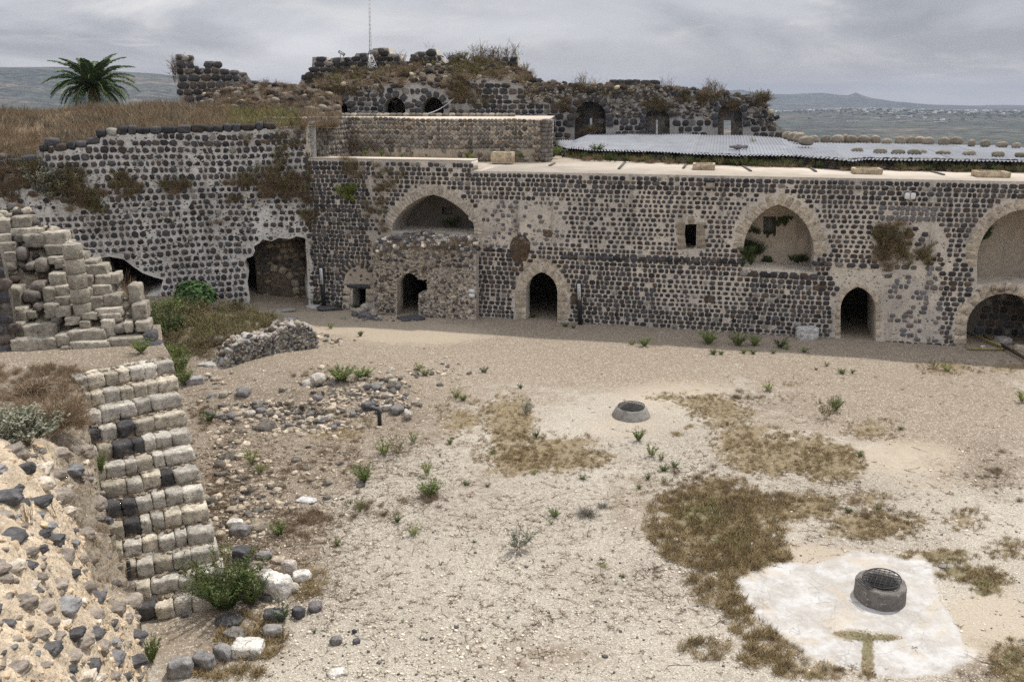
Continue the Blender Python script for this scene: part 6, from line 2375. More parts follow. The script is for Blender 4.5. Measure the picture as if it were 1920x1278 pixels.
# dry grass on the strip and the landing's left
g = Geo()
st = strip.ravel()
idx = np.nonzero(st > .5)[0]
P = flat[RNG.choice(idx, 1100)] + RNG.normal(0, .05, (1100, 3)) * (1, 1, 0)
q = w2p(P)
far_ = q[:, 1] < 800
kk = RNG.random(len(P)) < np.where(far_, .8, .55)
P, far_ = P[kk], far_[kk]
scatter(g, STRAW + RUST, P[~far_], RNG.uniform(.07, .22, (~far_).sum()), tilt=.5)
scatter(g, RUST + TWIG, P[far_], RNG.uniform(.1, .3, far_.sum()), tilt=.3)
tag(g.build('bank_grass', M_DRY), 'dry straw and litter on top of the rubble bank beside the staircase', 'grass', kind='stuff')


def pl(px, py, z, hpx, name, proto, label, wide=1.0, cat='plant', group=None, mat=None, onto=None):
    p_ = G(px, py, z) if z is not None else onground(px, py)
    if onto is not None:
        i = np.argmin((qs[:, 0] - px) ** 2 + (qs[:, 1] - py) ** 2)
        p_ = Vector(flat[i])
    k_ = (p_.y * CT - (p_.z - HC) * ST) / F
    return plant(name, proto, (p_.x, p_.y, p_.z - .02), hpx * k_ * 1.05, label, cat, group, mat, wide)


pl(112, 800, 3.9, 100, 'dry_shrub', proto_twigs(150, 1, seed=3, w=.006, fork=6), 'large brown twiggy shrub at the head of the staircase', .95, 'shrub', mat=M_DRY)
pl(60, 740, 3.9, 60, 'dry_shrub', proto_twigs(90, 1, seed=4, w=.007, fork=5), 'low brown twiggy shrub on the landing left of the larger one', 1.2, 'shrub', mat=M_DRY)
pl(50, 835, None, 70, 'sage_bush', proto_weed(90, 40, 1, 1.1, .03, .09, (.20, .205, .15), (.36, .36, .27), (.2, .17, .13), seed=77, bare=.45), 'dense grey green sage bush above the rubble bank in the left foreground', 1.15, 'shrub', onto=1)
pl(10, 815, None, 60, 'sage_bush', proto_weed(60, 36, 1, 1.1, .03, .09, (.20, .205, .15), (.36, .36, .27), (.2, .17, .13), seed=78, bare=.45), 'grey green sage bush cut by the left edge of the photo', 1.2, 'shrub', onto=1)
pl(100, 975, None, 60, 'dry_grass_clump', STRAW[0], 'straw coloured grass clump on the rubble bank among pale stones', .8, 'grass', mat=M_DRY, onto=1)
pl(58, 985, None, 60, 'dry_grass_clump', proto_tuft(40, 1, .25, .012, (.25, .18, .1), (.4, .31, .18)), 'upright straw grass clump in the hollow of the rubble bank', .7, 'grass', mat=M_DRY, onto=1)
pl(265, 660, 3.9, 28, 'weed', WEED[2], 'small green weed on the stair landing beside dark blocks', 1.2)

# iron posts
def ironpost(px, py0, py1, label, wpx=7, name='iron_post', z0=None):
    b = onground(px, py0) if z0 is None else G(px, py0, z0)
    k_ = (b.y * CT - (b.z - HC) * ST) / F
    top = AtY(px, py1, b.y)
    r = wpx * k_ / 2
    gg = Geo()
    tube(gg, [(b.x, b.y, b.z - .1), (b.x, b.y, top.z - r), (b.x, b.y, top.z)], r, r * .9, 10, (.03, .03, .033))
    return tag(gg.build(name, M_DARK), label, 'post')


ironpost(252, 1142, 1052, 'black iron post standing against the left foot of the staircase', 8)

# ------------------------------------------------------------------ wells with iron grates
def well(px, py, rt, rb, h, hole, label, seed, colr, gtilt, slope=False):
    c0 = G(px, py, 0)
    root = empty('well', tuple(c0), label, 'well', 'low round wells in the yard')
    nn = 48
    prof = [(rb, -.03), (rb, h * .12), (rb * .985 if not slope else rb * .93, h * .45), (rt, h * .90), (rt * .965, h), (hole + .05, h * 1.01), (hole, h * .97), (hole * .98, h * .4), (hole * .98, -.02)]
    V = []
    for j, (r, z) in enumerate(prof):
        for i in range(nn):
            a = 2 * math.pi * i / nn
            w_ = 1 + .05 * (fbm(np.array([math.cos(a) * 2]), np.array([math.sin(a) * 2 + z * 3]), 1.2, seed)[0] - .5) * 2 * (1 if j < 5 else .4)
            V.append((c0.x + r * w_ * math.cos(a), c0.y + r * w_ * math.sin(a), z + RNG.normal(0, .004)))
    Fc = [(j * nn + i, j * nn + (i + 1) % nn, (j + 1) * nn + (i + 1) % nn, (j + 1) * nn + i) for j in range(len(prof) - 1) for i in range(nn)]
    g = Geo()
    g.add(V, Fc, colr)
    g.build('stone_ring', tintmat('well_stone', 4, .3, .8, 20, spots=9, spotcol=(.36, .33, .28), spotamt=.7, fine=40), root)
    g = Geo()
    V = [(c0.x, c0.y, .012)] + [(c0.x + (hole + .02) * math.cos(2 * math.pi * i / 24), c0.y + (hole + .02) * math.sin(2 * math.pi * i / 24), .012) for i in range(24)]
    g.add(V, [(0, i + 1, (i + 1) % 24 + 1) for i in range(24)], (.004, .004, .004))  # flat black disc stands in for the well's unlit depth
    g.build('shaft', M_DARK, root)
    # grate
    gr_ = hole + .035
    rot = .75
    tl_ = gtilt

    def tr(x, y):
        z = h + .035 + (x + gr_) * math.tan(tl_)
        return (c0.x + x * math.cos(.25) - y * math.sin(.25), c0.y + x * math.sin(.25) + y * math.cos(.25), z)
    g = Geo()
    pts = [tr(gr_ * math.cos(2 * math.pi * i / 40), gr_ * math.sin(2 * math.pi * i / 40)) for i in range(41)]
    tube(g, pts, .013, .013, 6, (.022, .022, .024))
    g.build('grate_rim', M_DARK, root)
    g = Geo()
    for d_ in np.linspace(-.78, .78, 7):
        half = math.sqrt(max(0, 1 - d_ * d_)) * gr_
        for an in (rot, rot + math.pi / 2):
            if an != rot and abs(d_) < .01:
                pass
            ca, sa = math.cos(an), math.sin(an)
            a_ = (-sa * d_ * gr_ + ca * half, ca * d_ * gr_ + sa * half)
            b_ = (-sa * d_ * gr_ - ca * half, ca * d_ * gr_ - sa * half)
            tube(g, [tr(*a_), tr(*b_)], .008, .008, 5, (.022, .022, .024))
    g.build('grate_bars', M_DARK, root)
    if not slope:
        g = Geo()
        for d_ in (.0, .05, .10):
            tube(g, [tr(-gr_ - .02 - d_, -.24), tr(-gr_ - .02 - d_, .20)], .012, .012, 6, (.03, .03, .032))
        g.build('hinge', M_DARK, root)
    return c0


well(1649, 1120, .50, .51, .38, .33, 'nearer round well with dark grey stone ring on the pale cement patch', 3, (.165, .15, .138), math.radians(7))
well(1183, 779, .50, .63, .30, .40, 'farther round well with sloping pale stone ring on bare ground', 8, (.25, .235, .21), math.radians(2), True)

# ------------------------------------------------------------------ sign posts and small signs
def signpost(px, py0, py1, label, lean=0.0, up=.25):
    fr2 = Frame(MW.P(0, 0, .30)[:2], MW.P(1, 0, .30)[:2])      # stands just clear of the wall face
    b = Vector(fr2.P(fr2.uv(px, py0)[0], 0.0))
    b.z = gz(b.x, b.y)
    hgt = fr2.uv(px, py1)[1] - b.z
    root = empty('sign_post', tuple(b), label, 'sign', 'black information posts by the doors')
    g = Geo()
    nrm = -MW.N
    ax = (MW.U, nrm, np.array((-lean * MW.U[0], -lean * MW.U[1], 1.0)))
    c_ = np.array(b) + ax[2] * hgt / 2
    boxg(g, c_, .21, .07, hgt + .1, (.018, .018, .02), 0, ax)
    boxg(g, c_ + MW.N * .0375, .17, .006, hgt * .97, (.03, .03, .034), 0, ax)
    g.build('post', M_DARK, root)
    g = Geo()
    pc_ = np.array(b) + ax[2] * hgt * .78 + MW.N * .05
    boxg(g, pc_, .15, .012, hgt * .37, (.60, .59, .57), 0, ax)
    g.build('panel', M_PAINT, root)
    g = Geo()
    for i_, (o_, w_) in enumerate(((-.035, .018), (.0, .012), (.03, .012))):
        for j_ in range(9):
            if RNG.random() < .12:
                continue
            boxg(g, pc_ + MW.U * o_ + ax[2] * (j_ - 4) * hgt * .036 + MW.N * .0085, w_, .003, hgt * .026, (.10, .10, .11), 0, ax)
    g.build('lettering', M_PAINT, root)


signpost(1088, 603, 529, 'black post with a white lettered panel right of the main pointed door', .05)
signpost(608, 574, 500, 'black post with a white lettered panel left of the small lintelled door', .02)
a, b = MW.uv(891, 545)
root = empty('wall_sign', tuple(MW.P(a, b, .1)), 'two small white plates one above the other on the wall left of the main door', 'sign')
for dz in (.11, -.11):
    g = Geo()
    boxg(g, MW.P(a, b + dz, .62), .29, .02, .19, (.66, .66, .66), 0, (MW.U, MW.N, MW.V))
    g.build('plate', M_PAINT, root)
g = Geo()
boxg(g, MW.P(a, b, .585), .05, .03, .5, (.2, .2, .2), 0, (MW.U, MW.N, MW.V))
g.build('bracket', M_DARK, root)
a, b = MW.uv(1705, 367)
root = empty('wall_fixture', tuple(MW.P(a, b, .05)), 'white twin-headed lamp fixed on the facade above the plaster patch', 'lamp')  # white two-lobed wall fixture, its use unknown
for s_ in (-.11, .11):
    g = Geo()
    V, Fc = CG[4]
    V = V * .5 + V / np.linalg.norm(V, axis=1, keepdims=True) * .5
    g.add(MW.P(a + s_, b, .13) + (V * np.array((.105, .11, .14))) @ np.array([MW.U, MW.N, MW.V]), Fc, (.66, .65, .62))
    g.build('lamp_head', M_PAINT, root, smooth=True)
g = Geo()
boxg(g, MW.P(a, b - .12, .09), .16, .16, .12, (.40, .39, .37), 0, (MW.U, MW.N, MW.V))
g.build('bracket', M_PAINT, root)

# yellow timbers, beam and rocks in the big lower arch at the right
def ybar(p0, p1, r, col, g, z=.12):
    a_, b_ = onground(*p0), onground(*p1)
    tube(g, [(a_.x, a_.y, a_.z + z), (b_.x, b_.y, b_.z + z)], r, r, 4, col)


yf = empty('timber_frame', tuple(onground(1850, 645)), 'yellowed timber frame lying on the ground in the large lower arch', 'frame')
for p0, p1, z in (((1811, 629), (1882, 656), .14), ((1843, 634), (1882, 655), .12), ((1816, 657), (1886, 658), .08), ((1808, 646), (1817, 656), .10)):
    g = Geo()
    ybar(p0, p1, .045, (.27, .22, .085), g, z)
    g.build('rail', M_PAINT, yf)
g = Geo()
ybar((1876, 652), (1960, 700), .075, (.085, .06, .04), g, .14)
tag(g.build('beam', M_ROCK), 'dark brown beam lying from the timber frame towards the right edge', 'beam')


def rock(px, py, wpx, hpx, col, label, rnd=.35, name='rock', z=None, cat='stone', group=None, flat_=1.0, big=.22, det=7):
    p_ = onground(px, py) if z is None else G(px, py, z)
    k_ = (p_.y * CT - (p_.z - HC) * ST) / F
    wd, hh_ = wpx * k_, hpx * k_
    V, Fc = block((wd, wd * RNG.uniform(.6, .85), hh_ * .85 * flat_), rnd, .06, det, big=big)
    V = rotz(V, RNG.uniform(-.5, .5))
    gg = Geo()
    gg.add(V + np.array((p_.x, p_.y, p_.z + hh_ * .30 * flat_)), Fc, np.array(col) * RNG.uniform(.92, 1.08))
    return tag(gg.build(name, M_LIME if max(col) > .35 else M_ROCK), label, cat, group)


WHT, GRY, DRK, CRM = (.62, .59, .54), (.23, .22, .215), (.095, .093, .10), (.45, .40, .33)
rock(1512, 634, 36, 30, (.50, .49, .47), 'square white limestone block by the wall left of the right pointed door', .10, 'limestone_block', big=.05)
rock(1880, 644, 28, 18, (.30, .28, .27), 'pinkish grey boulder inside the large lower arch', .6)
rock(1912, 657, 20, 15, (.42, .36, .28), 'tan boulder in the large lower arch near the right edge', .6)
rock(1843, 651, 8, 5, WHT, 'small white stone inside the timber frame', .6)
rock(770, 598, 44, 7, DRK, 'flat dark slab before the arched door of the rubble pier', .2, 'stone_slab', flat_=.8)
rock(520, 1112, 54, 52, WHT, 'largest white boulder, beside the green bush at the foot of the stairs', .3, 'boulder', 'boulder' and None, 'boulder')
rock(543, 1076, 27, 38, (.60, .54, .48), 'upright pinkish white boulder just behind the largest white one', .4, 'boulder', cat='boulder')
rock(566, 1085, 32, 20, WHT, 'low white boulder right of the upright pinkish one', .5, 'boulder', cat='boulder')
rock(492, 1082, 30, 18, CRM, 'cream boulder between the green bush and the largest white boulder', .5, 'boulder', cat='boulder')
rock(545, 1108, 28, 18, CRM, 'tan boulder leaning behind the right side of the largest white boulder', .5)
rock(456, 1052, 30, 38, DRK, 'cube of dark basalt behind the green bush at the stair foot', .12, 'basalt_block', big=.08)
rock(496, 1045, 26, 16, GRY, 'flat grey stone right of the dark basalt cube', .5)
rock(465, 1222, 56, 28, WHT, 'long white block in the curved row of kerb stones', .12, 'kerb_block', big=.08)
rock(420, 1232, 34, 34, GRY, 'grey kerb stone left of the long white block', .35, 'kerb_block')
rock(383, 1248, 40, 34, GRY, 'middle grey kerb stone of the curved row', .3, 'kerb_block')
rock(340, 1262, 42, 40, (.25, .24, .235), 'leftmost grey kerb stone of the curved row', .4, 'kerb_block')
rock(442, 1190, 40, 22, (.21, .195, .185), 'flat brown grey stone above the long white kerb block', .25, flat_=.5)
rock(430, 1165, 44, 18, DRK, 'flat dark slab below the green bush', .3, flat_=.5)
rock(511, 1190, 34, 26, (.28, .26, .24), 'rounded grey stone right of the flat brown grey one', .55)
rock(515, 1160, 36, 28, (.15, .15, .145), 'dark mossy stone under the small green weed', .55)
rock(560, 1155, 22, 26, DRK, 'dark stone standing right of the small green weed', .4)
rock(592, 1142, 24, 18, (.15, .14, .14), 'dark stone lying alone right of the weed and boulders', .55)
rock(364, 718, 34, 16, (.33, .32, .32), 'grey squared block lying right of the upper staircase', .12, 'stone_block', big=.06)
rock(630, 1262, 32, 14, WHT, 'flat white stone alone near the bottom edge', .4, flat_=.5)
rock(575, 938, 34, 8, (.5, .49, .48), 'flat pale stone among dry weeds, middle left of the yard', .4, flat_=.5)
rock(630, 1205, 20, 18, (.2, .19, .18), 'brown grey pebble stone above the flat white stone', .6)
rock(665, 1186, 9, 10, DRK, 'small black stone right of the kerb row', .6)
rock(668, 1205, 13, 12, DRK, 'black stone beneath the small black one', .6)
rock(1770, 1062, 18, 7, GRY, 'flat grey stone by the grass line right of the near well', .6, flat_=.5)
rock(450, 1000, 34, 22, GRY, 'grey stone pair with a white one right of the lower stairs', .5)
rock(441, 985, 26, 16, WHT, 'white stone right of the lower stairs above the green bush', .5)
rock(380, 1140, 22, 8, WHT, 'white chip in the dust at the lowest step', .4, flat_=.6)
rock(347, 1155, 12, 8, DRK, 'small dark stone in the dust before the lowest step', .6)

# tiny footing stones of the broken ring of walls: individuals
lines = [[(398, 748), (425, 742), (460, 748), (500, 752), (540, 735), (575, 742), (600, 745)], [(410, 782), (440, 790), (475, 782), (505, 772)], [(560, 726), (600, 712), (640, 722), (690, 728), (725, 722), (745, 712)],
         [(572, 765), (600, 775), (640, 778), (690, 772), (730, 765)], [(735, 700), (748, 722), (768, 742), (775, 760)], [(545, 800), (570, 790), (600, 795), (640, 800)], [(700, 770), (770, 780)]]
n_ = 0
ROCKM = []
for s in range(8):
    V, Fc = block((1, .8, .62), [.1, .3, .5][s % 3], .10, 4, big=.4)
    for ck, c_ in enumerate((GRY, (.15, .145, .15), CRM, (.55, .51, .45))):
        gg = Geo()
        gg.add(V + (0, 0, .22), Fc, c_)
        me = gg.mesh('footing_stone', M_ROCK if ck < 2 else M_LIME)
        ROCKM.append(me)
for ln_ in lines:
    L_ = np.concatenate([[0], np.cumsum(np.hypot(*np.diff(np.array(ln_), axis=0).T))])
    s = 0.
    while s < L_[-1]:
        x = np.interp(s, L_, [p[0] for p in ln_]) + RNG.normal(0, 4)
        y = np.interp(s, L_, [p[1] for p in ln_]) + RNG.normal(0, 5)
        sz = RNG.choice([9, 13, 17, 24], p=[.35, .35, .2, .1])
        p_ = onground(x, y)
        k_ = (p_.y * CT - (p_.z - HC) * ST) / F
        o = bpy.data.objects.new('footing_stone', ROCKM[RNG.integers(0, len(ROCKM))])
        COL.objects.link(o)
        o.location = p_
        o.rotation_euler = (RNG.normal(0, .2), RNG.normal(0, .2), RNG.uniform(0, 6.28))
        o.scale = (sz * k_,) * 3
        tag(o, 'loose stone of the broken footing in the left middle of the yard', 'stone', 'stones of the ruined footing')
        s += sz * RNG.uniform(.6, 1.1)
# finer rubble between the footing stones and beside the staircase
g = Geo()
P = []
for x, y, rx, ry, n_ in ((490, 765, 100, 26, 420), (650, 735, 90, 26, 420), (740, 745, 40, 26, 160), (430, 850, 45, 60, 160), (450, 960, 60, 60, 140), (560, 800, 120, 20, 200), (480, 1090, 60, 60, 60), (600, 640, 60, 16, 60), (720, 600, 60, 4, 60), (400, 700, 40, 20, 60), (560, 900, 120, 60, 110), (800, 700, 80, 30, 60)):
    P += [onground(RNG.normal(x, rx * .5), RNG.normal(y, ry * .5)) for _ in range(n_)]
P = np.array(P)
n_ = len(P)
sz = np.exp(RNG.normal(-2.25, .5, n_))
cl = np.where(RNG.random((n_, 1)) < .4, np.array((.55, .53, .52)), np.array((1.6, 1.45, 1.25))) * RNG.uniform(.6, 1.15, (n_, 1))
scatter(g, [proto_rock((1, .8, .6), .05, 3, .18, .55) for _ in range(8)], P, sz, col=cl, tilt=.4)
tag(g.build('rubble_stones', M_ROCK), 'small angular rubble around the broken footing and beside the staircase', 'rubble', kind='stuff')
# short bent black pipe at the footing
b = onground(712, 797)
g = Geo()
t_ = AtY(711, 768, b.y)
tube(g, [(b.x, b.y, b.z - .05), (b.x, b.y, t_.z - .06), (b.x - .03, b.y, t_.z), (b.x - .35, b.y + .05, t_.z + .07), (b.x - .5, b.y + .1, t_.z + .02)], .07, .06, 8, (.03, .03, .033))
tag(g.build('bent_pipe', M_DARK), 'short bent black pipe sticking up at the ruined footing', 'pipe')

# low rubble wall by the weed mound
LWF = Frame(tuple(onground(424, 692))[:2], tuple(onground(596, 652))[:2])
lwr = empty('low_rubble_wall', tuple(onground(510, 680)), 'low crumbling grey rubble wall at the edge of the weed mound', 'wall')
g = Geo()
zz0 = [gz(*LWF.P(u, 0)[:2]) for u in np.linspace(0, LWF.L, 12)]
top_ = [(u, z_ + h_) for u, z_, h_ in zip(np.linspace(0, LWF.L, 12), zz0, (.25, .75, .82, .8, .82, .72, .85, 1.0, 1.05, 1.1, .9, .5))]
poly_ = [(0, -.3), (LWF.L, -.3)] + top_[::-1]
slab(g, LWF, poly_, [], .7, w0=0.0)
n_ = 1500
a = RNG.uniform(0, LWF.L, n_)
b = RNG.uniform(-.1, 1.4, n_)
kk = inpoly(a, b, poly_)
facing(g, LWF, a[kk], b[kk], RNG.uniform(.03, .12, kk.sum()), RNG.uniform(.03, .09, kk.sum()), RNG.uniform(.01, .10, kk.sum()), 2.5, np.where(RNG.random((kk.sum(), 1)) < .4, basalt(kk.sum(), .5, .3) * 1.6, np.array((.36, .335, .29)) * RNG.uniform(.5, 1.2, (kk.sum(), 1))), rot=RNG.uniform(-.6, .6, kk.sum()), jit=.22, K=7)
n_ = 130
P = np.array([LWF.P(u, np.interp(u, [t[0] for t in top_], [t[1] for t in top_]), -RNG.uniform(0, .7)) for u in RNG.uniform(0, LWF.L, n_)])
scatter(g, ROCKS, P, RNG.uniform(.08, .3, n_), col=np.where(RNG.random((n_, 1)) < .5, basalt(n_, .5, .3) * 4, 1.2 * np.ones((n_, 3))), tilt=.4, m=1)
g.build('wall_core', [M_MORTG, M_ROCK], lwr)
rock(380 + 12, 688, 34, 12, (.42, .4, .37), 'pale flat block at the left end of the low rubble wall', .15, 'stone_block')
rock(470, 615, 28, 16, CRM, 'cream stone half hidden in the weeds behind the low rubble wall', .5)
rock(545, 605, 26, 14, GRY, 'grey stone on the path side of the low rubble wall', .4)
rock(405, 640, 26, 12, GRY, 'grey stone sunk in the weeds left of the low rubble wall', .5)
# heap of stones at the blocked door
lab = 0
for x, y, s_ in ((690, 580, 22), (675, 586, 16), (700, 592, 18), (665, 592, 12), (705, 575, 14), (683, 596, 20), (655, 578, 18), (718, 588, 10), (692, 598, 14), (705, 600, 10), (670, 602, 8), (663, 583, 10), (698, 566, 16), (712, 597, 9), (645, 598, 8)):
    p_ = onground(x, y)
    k_ = p_.y / F
    o = bpy.data.objects.new('heap_stone', ROCKM[RNG.integers(0, len(ROCKM))])
    COL.objects.link(o)
    o.location = p_ + Vector((0, 0, .0))
    o.rotation_euler = (RNG.normal(0, .3), RNG.normal(0, .3), RNG.uniform(0, 6.28))
    o.scale = (s_ * k_ * 1.1,) * 3
    tag(o, 'rough stone in the small heap before the lintelled doorway', 'stone', 'stones heaped at the lintelled doorway')
rock(618, 580, 40, 9, DRK, 'long dark slab lying left of the stone heap', .2, 'stone_slab')
rock(588, 578, 26, 9, (.4, .39, .37), 'pale flat stone left of the long dark slab', .3, 'stone_slab')
rock(535, 582, 34, 7, (.4, .38, .34), 'pale flat stone on the path before the broken opening', .3, 'stone_slab', flat_=.5)

# ------------------------------------------------------------------ weeds in the yard, one object each
W_ = 'weeds scattered over the yard'
YARD = [
    (683, 903, 44, 'w', 'bright green weed with an oval crown, left of the yard centre', 1.0), (806, 930, 44, 'w', 'bright green clump right of the oval crowned weed', 1.1), (800, 890, 36, 'y', 'thin taller weed behind the bright green clump', .7),
    (785, 694, 18, 'w', 'green tuft at the top of the trampled path, near the footing', 1.2), (797, 704, 16, 'w', 'green tuft just right and below the tuft near the footing', 1.2), (855, 745, 22, 'w', 'green weed left of the farther well, beyond the brown patch', 1.2), (868, 750, 14, 'w', 'small green weed touching its larger neighbour left of the farther well', 1.2),
    (908, 698, 15, 'd', 'dark green tuft in the middle of the yard, in line with the main door', 1.5), (976, 727, 12, 'd', 'small dark weed below the main door', 1.4), (1197, 826, 32, 'w', 'upright green weed just below the farther well', .8), (1222, 855, 32, 'w', 'bigger green weed below right of the farther well', .9), (1240, 862, 20, 'y', 'olive weed leaning on the bigger green one', 1.0),
    (1328, 645, 34, 'w', 'largest green weed at the foot of the long wall', 1.1), (1383, 648, 34, 'w', 'second large green weed at the foot of the wall, right of the largest', 1.0), (1415, 648, 26, 'w', 'spiky green weed at the wall foot left of the limestone block', 1.0), (1462, 652, 26, 'd', 'dull green weed at the wall foot beside the limestone block', 1.4),
    (1337, 664, 14, 'w', 'little green weed in front of the largest wall weed', 1.2), (1352, 664, 10, 'w', 'tiny weed right of the little green one', 1.2), (1394, 662, 12, 'w', 'tiny weed before the second large wall weed', 1.2), (1412, 663, 12, 'w', 'tiny weed before the spiky wall weed', 1.2), (1450, 662, 10, 'w', 'tiny weed on the shadow edge left of the limestone block', 1.2), (1508, 660, 12, 'w', 'tiny weed in front of the limestone block', 1.3), (1476, 655, 14, 'w', 'small weed left of the limestone block', 1.2),
    (1208, 649, 24, 'w', 'green weed on the shadow edge below the middle of the wall', 1.0), (1185, 646, 12, 'y', 'low yellowish weed left of the one on the shadow edge', 1.4), (1262, 612, 32, 'd', 'dark round weed against the wall in the shade', .9), (1385, 620, 34, 'd', 'broad dark weed against the wall beneath the arched niche', 1.2), (1060, 612, 12, 'd', 'low dark weed by the wall right of the black post', 1.6),
    (1441, 733, 22, 'w', 'neat green tuft alone right of the farther well', 1.2), (1548, 785, 52, 'g', 'big grey green bush right of the farther well', 1.0), (1565, 770, 36, 'w', 'green shoots behind the big grey green bush', .8), (1550, 686, 11, 'w', 'small green weed below the right pointed door', 1.2), (1579, 700, 12, 'w', 'flat green weed left of a smaller sprig, right part of the yard', 1.6), (1598, 700, 12, 'd', 'small sprig right of the flat green weed', 1.0), (1530, 693, 8, 'd', 'tiny dark sprig left of the small green weed', 1.2),
    (1918, 755, 32, 'w', 'green bush cut by the right edge of the photo', 1.1), (1750, 692, 24, 'g', 'grey green weed on the yellow verge at right', 1.4), (1775, 695, 18, 'y', 'yellowish weed on the verge right of the grey green one', 1.5), (1613, 855, 14, 'w', 'tiny bright weed at the right of the large brown patch', 1.1), (1689, 805, 10, 'w', 'tiny green weed alone right of the big grey green bush', 1.2),
    (1094, 898, 18, 'D', 'dark green mat in the centre of the yard', 1.9), (1040, 968, 22, 'w', 'green weed left of the grey brown shrub', 1.1), (1033, 982, 12, 'y', 'small weed just below the green one left of the grey brown shrub', 1.2), (1100, 965, 34, 'b', 'grey brown shrub in the middle foreground', 1.0), (1130, 950, 18, 'b', 'smaller grey brown shrub right of its larger neighbour', 1.2),
    (972, 1030, 56, 'B', 'grey sage bush in the central foreground', 1.0), (1130, 1062, 10, 'w', 'tiny bright weed right of the grey sage bush', 1.8), (1168, 1082, 12, 'w', 'tiny weed in a pair near the middle foreground, right one', 1.0), (1155, 1094, 10, 'w', 'tiny weed in a pair near the middle foreground, left one', 1.1), (985, 775, 30, 'B', 'small grey sage tuft on the straw patch', .9), (1005, 820, 20, 'w', 'green sprig on the right side of the straw patch', .6),
    (775, 1004, 26, 'w', 'green weed with a brown skirt, lower left of the yard', 1.1), (745, 978, 20, 'w', 'slender weed left of the brown skirted one', .9), (632, 1022, 20, 'w', 'lone green tuft on gravel above the kerb stones', .8), (676, 958, 36, 'w', 'tall narrow green weed below the oval crowned weed', .6), (654, 945, 12, 'd', 'small dark weed left of the tall narrow one', 1.6), (524, 1002, 34, 'w', 'green weed beside the brown dead stalks', 1.0), (826, 1058, 10, 'd', 'tiny weed on open gravel, lower middle', 1.0), (890, 1016, 9, 'd', 'tiny dark weed left of the grey sage bush', 1.2),
    (745, 850, 46, 'g', 'wispy grey green weed below the bent pipe', 1.1), (720, 852, 34, 'y', 'olive weed left of the wispy grey green one', 1.1), (775, 830, 26, 'y', 'thin olive weed right of the wispy grey green one', .9), (472, 868, 34, 'w', 'bright green weed right of the middle stairs', 1.0), (488, 885, 24, 'y', 'olive weed at the foot of the bright one right of the stairs', 1.1), (392, 760 + 30, 30, 'd', 'low dark weed by the grey slabs right of the stairs', 1.2), (640, 712, 34, 'g', 'grey green weed at the top of the ruined footing', 1.6), (680, 708, 26, 'g', 'grey green weed beside white stones at the footing', 1.6),
    (844, 832, 16, 'w', 'small weed between the straw patch and the footing', .8), (875, 908, 12, 'd', 'flat weed in mid gravel left of the straw patch', 1.8), (915, 912, 12, 'd', 'flat sprig right of the flat weed', 1.2), (1002, 888, 12, 'w', 'little weed on the lower edge of the straw patch', 1.3), (925, 850, 8, 'w', 'tiny green dot weed in the straw patch', 1.4), (1245, 882, 16, 'w', 'low green weed above the large dry mat', 1.4), (1265, 876, 18, 'w', 'green weed right of the low one above the dry mat', 1.0), (1215, 898, 16, 'w', 'slender sprig left of the large dry mat', .8), (1245, 905, 16, 'w', 'slender sprig at the edge of the large dry mat', .8), (1198, 915, 12, 'w', 'tiny weed left of the slender sprigs', 1.0), (1590, 960, 14, 'd', 'dark sprig between the brown mats at right', 1.2), (1646, 955, 12, 'w', 'green sprig above the brown mat at right', 1.0), (825, 625 + 230, 12, 'y', 'pale sprig on gravel beside the path', .8),
    (590, 1190 - 5, 14, 'd', 'tiny weed right of the kerb stones', 1.0), (755, 1166, 12, 'w', 'tiny weed in the lower left gravel', .8), (953, 1158, 9, 'd', 'tiny dark sprig on the bottom gravel', .9), (620, 616, 16, 'w', 'green weed on the sandy path near the low rubble wall', 1.0), (676, 630, 14, 'w', 'small spiky weed on the sandy path', .9), (563, 632, 20, 'y', 'yellowish weed at the right end of the low rubble wall', 1.1), (1075, 645 - 30, 9, 'd', 'tiny weed at the wall foot by the black post', 1.4)]
PR = {'w': WEED + WEEDY + WEED[:2], 'y': WEEDY, 'd': WEEDD, 'D': WEEDD, 'g': OLIVE + WEED[:1], 'b': TWIGG, 'B': SAGE}
for x, y, h_, kd, lb, wd in YARD:
    pr_ = PR[kd][RNG.integers(0, len(PR[kd]))]
    if kd == 'b':
        pr_ = proto_twigs(70, 1, (.17, .155, .13), (.31, .29, .25), seed=int(x), w=.010, fork=5)
    p_ = onground(x, y)
    pl(x, y, None, h_ * (.6 if kd == 'D' else .88), 'weed' if kd in 'wydDg' else 'shrub', pr_, lb, wd, 'plant' if kd in 'wydDg' else 'shrub', W_, M_DRY if kd == 'b' else None)
pl(425, 1140, None, 112, 'bush', proto_weed(130, 46, 1, .75, .009, .085, (.045, .07, .02), (.125, .165, .055), seed=91, bare=.05), 'large bushy green plant at the right foot of the staircase', 1.0, 'bush')
pl(470, 1130, None, 70, 'bush', proto_weed(60, 40, 1, .75, .011, .09, (.045, .07, .02), (.125, .165, .055), seed=92, bare=.05), 'smaller green bush joined to the right of the large one', .9, 'bush')
pl(530, 1165, None, 44, 'weed', WEEDD[0], 'leafy green weed growing over the dark mossy stone', .9, 'plant', W_)
pl(285, 1240, None, 62, 'weed', WEED[3], 'bright green weed between the rubble bank and the dusty corner', .6, 'plant', W_)
pl(248, 1075, None, 60, 'weed', WEED[1], 'green weed around the black post at the lower stairs', .5, 'plant', W_)
pl(190, 885, 2.4, 46, 'weed', WEED[0], 'green weed in the gap between bank and middle stairs', .5, 'plant', W_)
for x, y, lb, h_ in ((337, 700, 'uppermost green plant in the strip right of the staircase', 50), (345, 722, 'second green plant in the strip right of the staircase', 40), (330, 675, 'green plant beside the landing edge', 40)):
    pl(x, y, None, h_, 'weed', WEED[RNG.integers(0, 4)], lb, .8, 'plant', W_)
